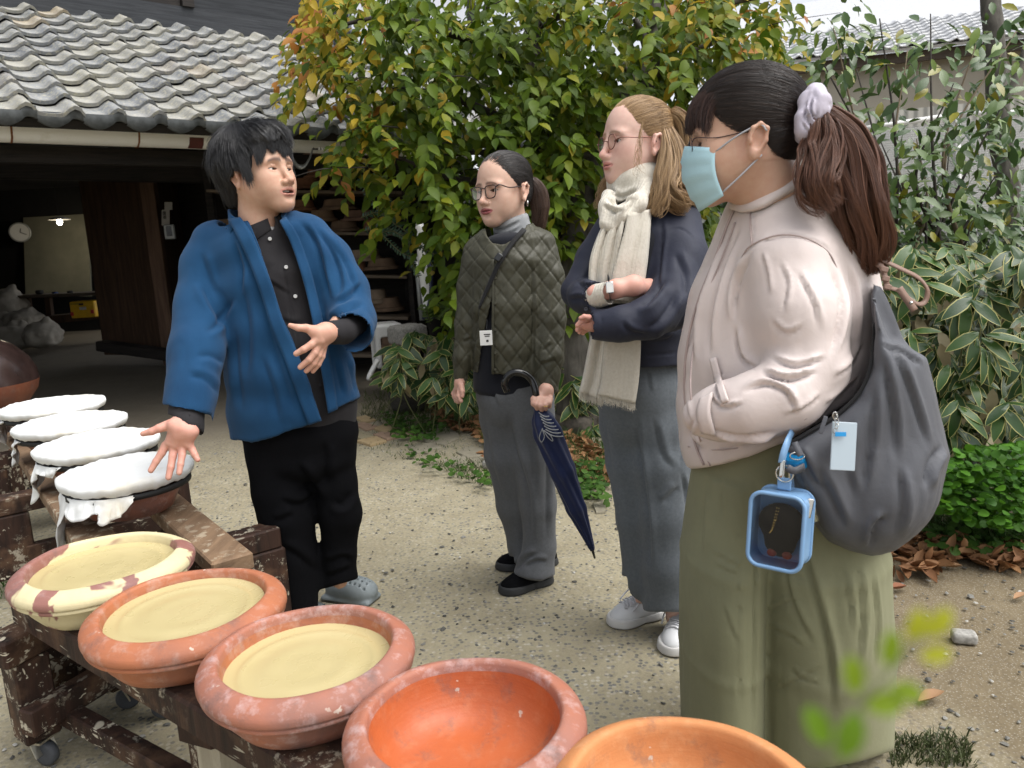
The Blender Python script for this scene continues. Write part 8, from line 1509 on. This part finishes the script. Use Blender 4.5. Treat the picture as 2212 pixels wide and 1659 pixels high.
 fg.slab(s, [(1400, 1660), (1700, 1665), (1790, 1655), (1860, 1643), (1930, 1622), (1960, 1800), (1400, 1800)], -.5, .5, k=.006, op='s')
 folds = [([(1634, 1010), (1636, 1150), (1632, 1400), (1628, 1640)], 3.0, 0.0172, 0), ([(1600, 1020), (1594, 1200), (1600, 1400), (1592, 1600)], 1.8, 0.0047), ([(1720, 1080), (1740, 1200), (1790, 1400), (1800, 1560)], 8.4, 0.0140), ([(1690, 1200), (1710, 1300), (1760, 1400)], 6.6, 0.0078), ([(1530, 1190), (1570, 1210), (1610, 1230)], 3.0, 0.0055), ([(1540, 1220), (1600, 1245)], 3.0, 0.0047), ([(1640, 1240), (1700, 1235), (1750, 1250)], 3.6, 0.0062), ([(1640, 1330), (1700, 1300), (1740, 1290)], 3.6, 0.0055), ([(1640, 1350), (1700, 1370), (1740, 1400)], 3.6, 0.0062), ([(1700, 1440), (1740, 1470), (1780, 1480)], 3.6, 0.0047), ([(1650, 1500), (1720, 1470), (1790, 1430)], 3.6, 0.0047), ([(1850, 1200), (1862, 1330), (1850, 1450)], 5.4, 0.0094), ([(1882, 1220), (1895, 1350), (1885, 1450)], 4.2, 0.0078), ([(1820, 1220), (1835, 1300), (1842, 1380)], 4.8, 0.0078), ([(1560, 1300), (1580, 1360), (1600, 1400)], 4.2, 0.0047), ([(1520, 1060), (1510, 1200)], 4.8, 0.0055), ([(1560, 1030), (1555, 1120)], 3.6, 0.0055), ([(1660, 1040), (1655, 1150)], 3.6, 0.0062)]
 garment('trousers', s, .0075, M_SAGE, me, folds=folds, nz=[(.009, (11, 11, 1.6), 4), (.0014, (34, 34, 12), 5)], smooth=2)
 M = (M_WHITELEATHER, M_WHITERUBBER, M_LACE); shoe(me, base+np.array([.18, .05, 0]), base+np.array([-.06, .02, 0]), .095, .08, M); shoe(me, base+np.array([.04, .16, 0]), base+np.array([-.2, .14, 0]), .095, .08, M)
 bg = empty('shoulder_bag', fg.P(1880, 1195, .2), label='slouchy charcoal shoulder bag hanging behind the woman in the blush jacket', cat='bag'); bo = np.array(bg.location)
 s = SDF(); poly = [(1886, 640), (1905, 690), (1925, 735), (1962, 748), (2003, 771), (2020, 830), (2040, 920), (2052, 985), (2035, 1020), (2010, 1080), (1970, 1140), (1930, 1182), (1885, 1196), (1830, 1182), (1790, 1166), (1765, 1130), (1732, 1080), (1702, 1010), (1694, 962), (1740, 935), (1800, 900), (1850, 855), (1880, 795), (1890, 720)]
 fg.slab(s, poly, .05, .34, rd=.055); s.ell(fg.P(1880, 1030, .21), (.11, .15, .13), k=.06)
 fg.slab(s, [(1884, 612), (1905, 616), (1936, 682), (1960, 745), (1900, 760), (1886, 690)], .13, .20, rd=.012, k=.02)
 folds = [([(1905, 760), (1930, 900), (1935, 1000)], 8, .012), ([(1920, 730), (1970, 850), (2010, 980)], 7, .010), ([(1890, 820), (1880, 950), (1860, 1080)], 9, .009), ([(1760, 1000), (1800, 1080), (1830, 1150)], 9, .012), ([(1720, 960), (1760, 1040), (1800, 1060)], 8, .010), ([(2040, 960), (2010, 1010), (2000, 1060)], 8, .014), ([(1880, 1190), (1890, 1140), (1920, 1110)], 7, .012), ([(1940, 1000), (1950, 1100), (1930, 1160)], 9, .010), ([(1900, 745), (1950, 760), (2000, 790)], 4, .010), ([(1840, 900), (1830, 1000), (1850, 1090)], 10, .007)]
 body = garment('bag_body', s, .006, M_BAG, bg, folds=folds, nz=[(.007, (9, 9, 4), 3), (.002, (50, 50, 14), 4)], smooth=2)
 s2 = SDF(); s2.ops = list(s.ops)
 pts = [(1888, 700), (1884, 770), (1862, 840), (1810, 895), (1750, 932), (1705, 958)]; MB().tube(catmull(trace(s2, pts, .006), 5), .004, 6).put('zip', M_BLACKSTRAP, bg, smooth=True)
 A = lambda x, y, w: fg.P(x, y, w); L_ = M_LEATHER
 ribbon('leather_strap', [A(1892, 556, .16), A(1915, 566, .17), A(1945, 580, .18), A(1984, 600, .18), A(2003, 625, .17), A(1999, 650, .17), A(1984, 657, .18), A(1962, 643, .19), A(1942, 628, .19), A(1918, 621, .18)], .010, L_, bg, normal=(.05, -.75, .65), thick=.002)
 ribbon('leather_strap', [A(1893, 568, .17), A(1905, 578, .175), A(1912, 600, .18), A(1918, 626, .18)], .011, L_, bg, normal=(0, -1, 0), thick=.003); ribbon('leather_tab', [A(1942, 622, .19), A(1957, 644, .195), A(1976, 671, .2)], .014, L_, bg, normal=(0, -1, 0), thick=.003)
 MB().lathe(A(1968, 654, .206), [(0, 0), (.004, 0), (.003, .0022), (0, .003)], 10, np.stack([_r, _u, -_f], 1)).put('rivet', M_SILVER, bg, smooth=True)
 for x, y in ((1910, 582), (1913, 602), (1917, 620)): MB().box(A(x, y, .186), (.008, .006, .003), MCAM @ rotz(R_(-12)), bev=.002).put('keeper', L_, bg)
 MB().box(A(1778, 918, .34), (.004, .017, .0015), MCAM @ rotz(R_(-18)), bev=.001).put('zip_pull', M_BAG, bg)
 return me, fg, body
def chain_links(name, pts, r, wire, mat, parent):
 mb = MB(); P = catmull(pts, 8); L = np.concatenate([[0], np.cumsum(np.linalg.norm(np.diff(P, axis=0), axis=1))]); n = int(L[-1]/(r*2.6))+1
 for i in range(n+1):
  s_ = L[-1]*i/n; c = np.array([np.interp(s_, L, P[:, j]) for j in range(3)]); t = unit(np.array([np.interp(min(L[-1], s_+.004), L, P[:, j]) for j in range(3)])-np.array([np.interp(max(0, s_-.004), L, P[:, j]) for j in range(3)])+1e-9); x = unit(np.cross(t, (0, 1, 0) if i % 2 else (1, .3, 0)))
  mb.tube([c+t*r*1.6*math.cos(u)+x*r*math.sin(u) for u in np.linspace(0, 6.28, 9)], wire, 4, caps=False)
 return mb.put(name, mat, parent, smooth=True)
def build_bag_things(fg):
 A = fg.P; c = A(1686, 1140, .34); po = empty('clear_pouch', A(1686, 1215, .34), label='small clear pouch with light blue trim clipped to the charcoal bag', cat='pouch')
 m_ = fg.m(1686, 1140, .34); Rz = rotz(R_(-6)); R3 = MCAM @ Rz @ roty(R_(-34)) @ rotx(R_(8))
 def out(w, h, rt, rb, n=7):
  P = []
  for (cx, cy, r, a0) in ((w-rt, h-rt, rt, 0), (-w+rt, h-rt, rt, 90), (-w+rb, -h+rb, rb, 180), (w-rb, -h+rb, rb, 270)):
   for k in range(n+1): a = R_(a0+90*k/n); P.append((cx+r*math.cos(a), cy+r*math.sin(a)))
  return np.array(P)
 w_, h_ = 56*m_, 80*m_; D = .065; o = out(w_, h_, .022, .022); f = lambda z, sc=1.0: c+np.array([(x*sc, y*sc, z) for x, y in o]) @ R3.T
 fr, bk = f(D/2), f(-D/2); mb = MB(); mb.tube(np.vstack([fr, fr[:2]]), .0042, 8, caps=False); mb.put('front_piping', M_SKYVINYL, po, smooth=True); MB().tube(np.vstack([bk, bk[:2]]), .0038, 8, caps=False).put('back_piping', M_SKYVINYL, po, smooth=True)
 n = len(o); MB().add(fr, [tuple(range(n))]).put('front_window', M_VINYL, po); MB().add(f(-D/2+.002), [tuple(range(n))[::-1]]).put('back_panel', M_SKYVINYL, po)
 lo = [i for i in range(n) if o[i][1] < h_*.25]; side = MB()
 for i in range(n):
  j = (i+1) % n; blue = o[i][1] < h_*.30 or False
  for (z0, z1, mt) in ((D/2, D/2-.014, 1), (D/2-.014, -D/2, 0)) if not blue else ((D/2, -D/2, 0),):
   a, b, c2, d = f(z0)[i], f(z0)[j], f(z1)[j], f(z1)[i]; side.add([a, b, c2, d], [(0, 1, 2, 3)], mt)
 side.put('side_wall', [M_SKYVINYL, M_VINYL], po)
 top = c+R3 @ np.array([0, h_+.004, -.006]); MB().box(top+R3 @ np.array([0, .010, 0]), (.013, .012, .003), R3, bev=.002).put('hanging_loop', M_SKYVINYL, po)
 MB().tube([top+R3 @ np.array([.016*math.sin(u), .030+.016*math.cos(u), .003]) for u in np.linspace(0, 6.28, 16)], .0018, 6).put('ring', M_SILVER, po, smooth=True)
 MB().box(A(1690, 1012, .34), (.005, .018, .005), MCAM @ Rz, bev=.003).put('swivel_clip', M_SILVER, po); ribbon('wrist_strap', [A(1688, 1000, .34), A(1693, 978, .34), A(1702, 952, .33), A(1712, 930, .30)], .013, M_SKYVINYL, po, normal=(0, -1, 0))
 MB().box(A(1748, 1098, .36), (.006, .018, .003), MCAM @ rotz(R_(-12)), bev=.002).put('zip_pull', M_SILVER, po)
 s = SDF(); s.ell(c+R3 @ np.array([.0, .008, -.004]), (.044, .040, .014), R=R3); s.ell(c+R3 @ np.array([0, -.030, -.004]), (.030, .028, .013), R=R3, k=.01); toy = garment('plush_charm', s, .004, M_PLUSH, None, base=c, tags=dict(label='dark plush charm inside the clear blue pouch', cat='toy'))
 for x in (-.012, .016): ss = SDF(); ss.ell(c+R3 @ np.array([x, -.050, .004]), (.010, .008, .008), R=R3); garment('foot', ss, .003, M_PLUSHRED, toy)
 mb = MB()
 for k in range(26): u = k/25; p = c+R3 @ np.array([-.012+.02*abs(u-.5)*2*(1 if u > .5 else .3)-.01*u, .040-.05*math.sin(math.pi*u), .012]); mb.lathe(p, [(0, -.0013), (.0012, -.0006), (.0012, .0006), (0, .0013)], 6)
 mb.put('ball_chain', M_GOLD, toy, smooth=True)
 bt = empty('drink_bottle', A(1735, 1080, .26), label='clear drink bottle with bright blue cap tucked into the charcoal bag', cat='bottle'); ax = unit(A(1716, 985, .30)-A(1742, 1075, .27)); x = unit(np.cross(ax, (0, 1, 0))); R3b = np.stack([x, np.cross(ax, x), ax], 1)
 MB().lathe(A(1722, 1004, .31), [(0, 0), (.021, 0), (.0225, .004), (.0225, .020), (.020, .026), (0, .026)], 24, R3b).put('cap', M_CAPBLUE, bt, smooth=False); MB().lathe(A(1722, 1004, .31), [(.020, -.001), (.021, -.014), (.030, -.04), (.033, -.07), (.033, -.12), (0, -.122)], 24, R3b).put('bottle_body', M_VINYL, bt, smooth=True)
 ribbon('carry_loop', [A(1700, 1010, .345), A(1716, 1017, .352), A(1738, 1008, .342)], .014, M_BAG, bt, normal=(0, -1, 0)); MB().tube([A(1722+16*math.cos(u), 985+8*math.sin(u), .34) for u in np.linspace(0, 6.28, 14)], .0014, 5).put('ring', M_SILVER, bt, smooth=True)
 ribbon('bag_strap', [A(1716, 955, .33), A(1724, 972, .34), A(1730, 985, .345)], .012, M_BAG, bt, normal=(0, -1, 0))
 ch = empty('charm_card', A(1815, 1012, .37), label='translucent pale blue charm card on a chain on the charcoal bag', cat='charm'); MB().box(A(1822, 964, .372), (.0225, .0018, .044), np.stack([_r, -_f, _u], 1) @ roty(R_(3)), bev=.001).put('card', M_CARD, ch)
 MB().box(A(1816, 938, .3755), (.010, .0006, .004), np.stack([_r, -_f, _u], 1), bev=.0002).put('blue_print', M_CAPBLUE, ch); chain_links('chain', [A(1806, 900, .37), A(1808, 916, .373), A(1804, 930, .373)], .0035, .0008, M_SILVER, ch); MB().tube([A(1804+5*math.cos(u), 898+8*math.sin(u), .37) for u in np.linspace(0, 6.28, 14)], .0012, 5).put('clasp', M_SILVER, ch, smooth=True)
M_HAIR_TWO = hair_mat('grown_out_hair', (.010, .009, .010), (.040, .024, .017), .38); M_HAIR_CHEST = hair_mat('chestnut_hair', (.060, .024, .014), (.20, .088, .050), .42)
M_HAIR_FRINGE = hair_mat('dark_fringe', (.018, .011, .010), (.075, .034, .022), .42); M_DARKWIRE = plain('dark_wire', (.03, .02, .025), .3, metal=.6)
def mask_mat():
 m = NT('mask_fabric'); co = m.coords('Object'); n = m.noise(co, 500, 2); return m.done(m.mix(n, (.38, .60, .68), (.48, .69, .76)), .9, m.bump(n, .2, .001), .2)
M_MASK = mask_mat(); M_LOOP = plain('elastic', (.42, .43, .46), .9); M_SATIN = cloth('lilac_satin', (.50, .46, .54), .35, .06, sheen=.3)
M_BLUSH = cloth('blush_satin', (.64, .555, .525), .40, .05, sheen=.15, bump=.06); M_SAGE = cloth('sage_cotton', (.225, .225, .135), .75, .08, sheen=.1); M_BAG = cloth('charcoal_nylon', (.095, .098, .110), .5, .1, sheen=.05)
M_LEATHER = plain('tan_leather', (.22, .135, .10), .55, bump=.1); M_ZIP = plain('rose_zip', (.42, .33, .31), .5); M_SKYVINYL = plain('sky_vinyl', (.20, .36, .58), .4, var=.06); M_VINYL = glass_mat('clear_vinyl', (.86, .88, .9), .04, .9); M_CAPBLUE = plain('blue_plastic', (.01, .27, .62), .3); M_PLUSH = cloth('dark_plush', (.02, .018, .018), .95); M_PLUSHRED = cloth('rust_plush', (.20, .05, .04), .95)
def card_mat():
 m = NT('frosted_acrylic'); co = m.coords('Object'); ck = m.n('TexChecker'); m.link(co, ck.inputs[0]); ck.inputs['Scale'].default_value = 420
 return m.done(m.mix(m.math('MULTIPLY', ck.outputs[1], .25), (.40, .48, .54), (.58, .66, .70)), .3, None, .5)
M_CARD = card_mat()
MASKW, _fgm, _bag = build_mask_woman(); build_bag_things(_fgm)
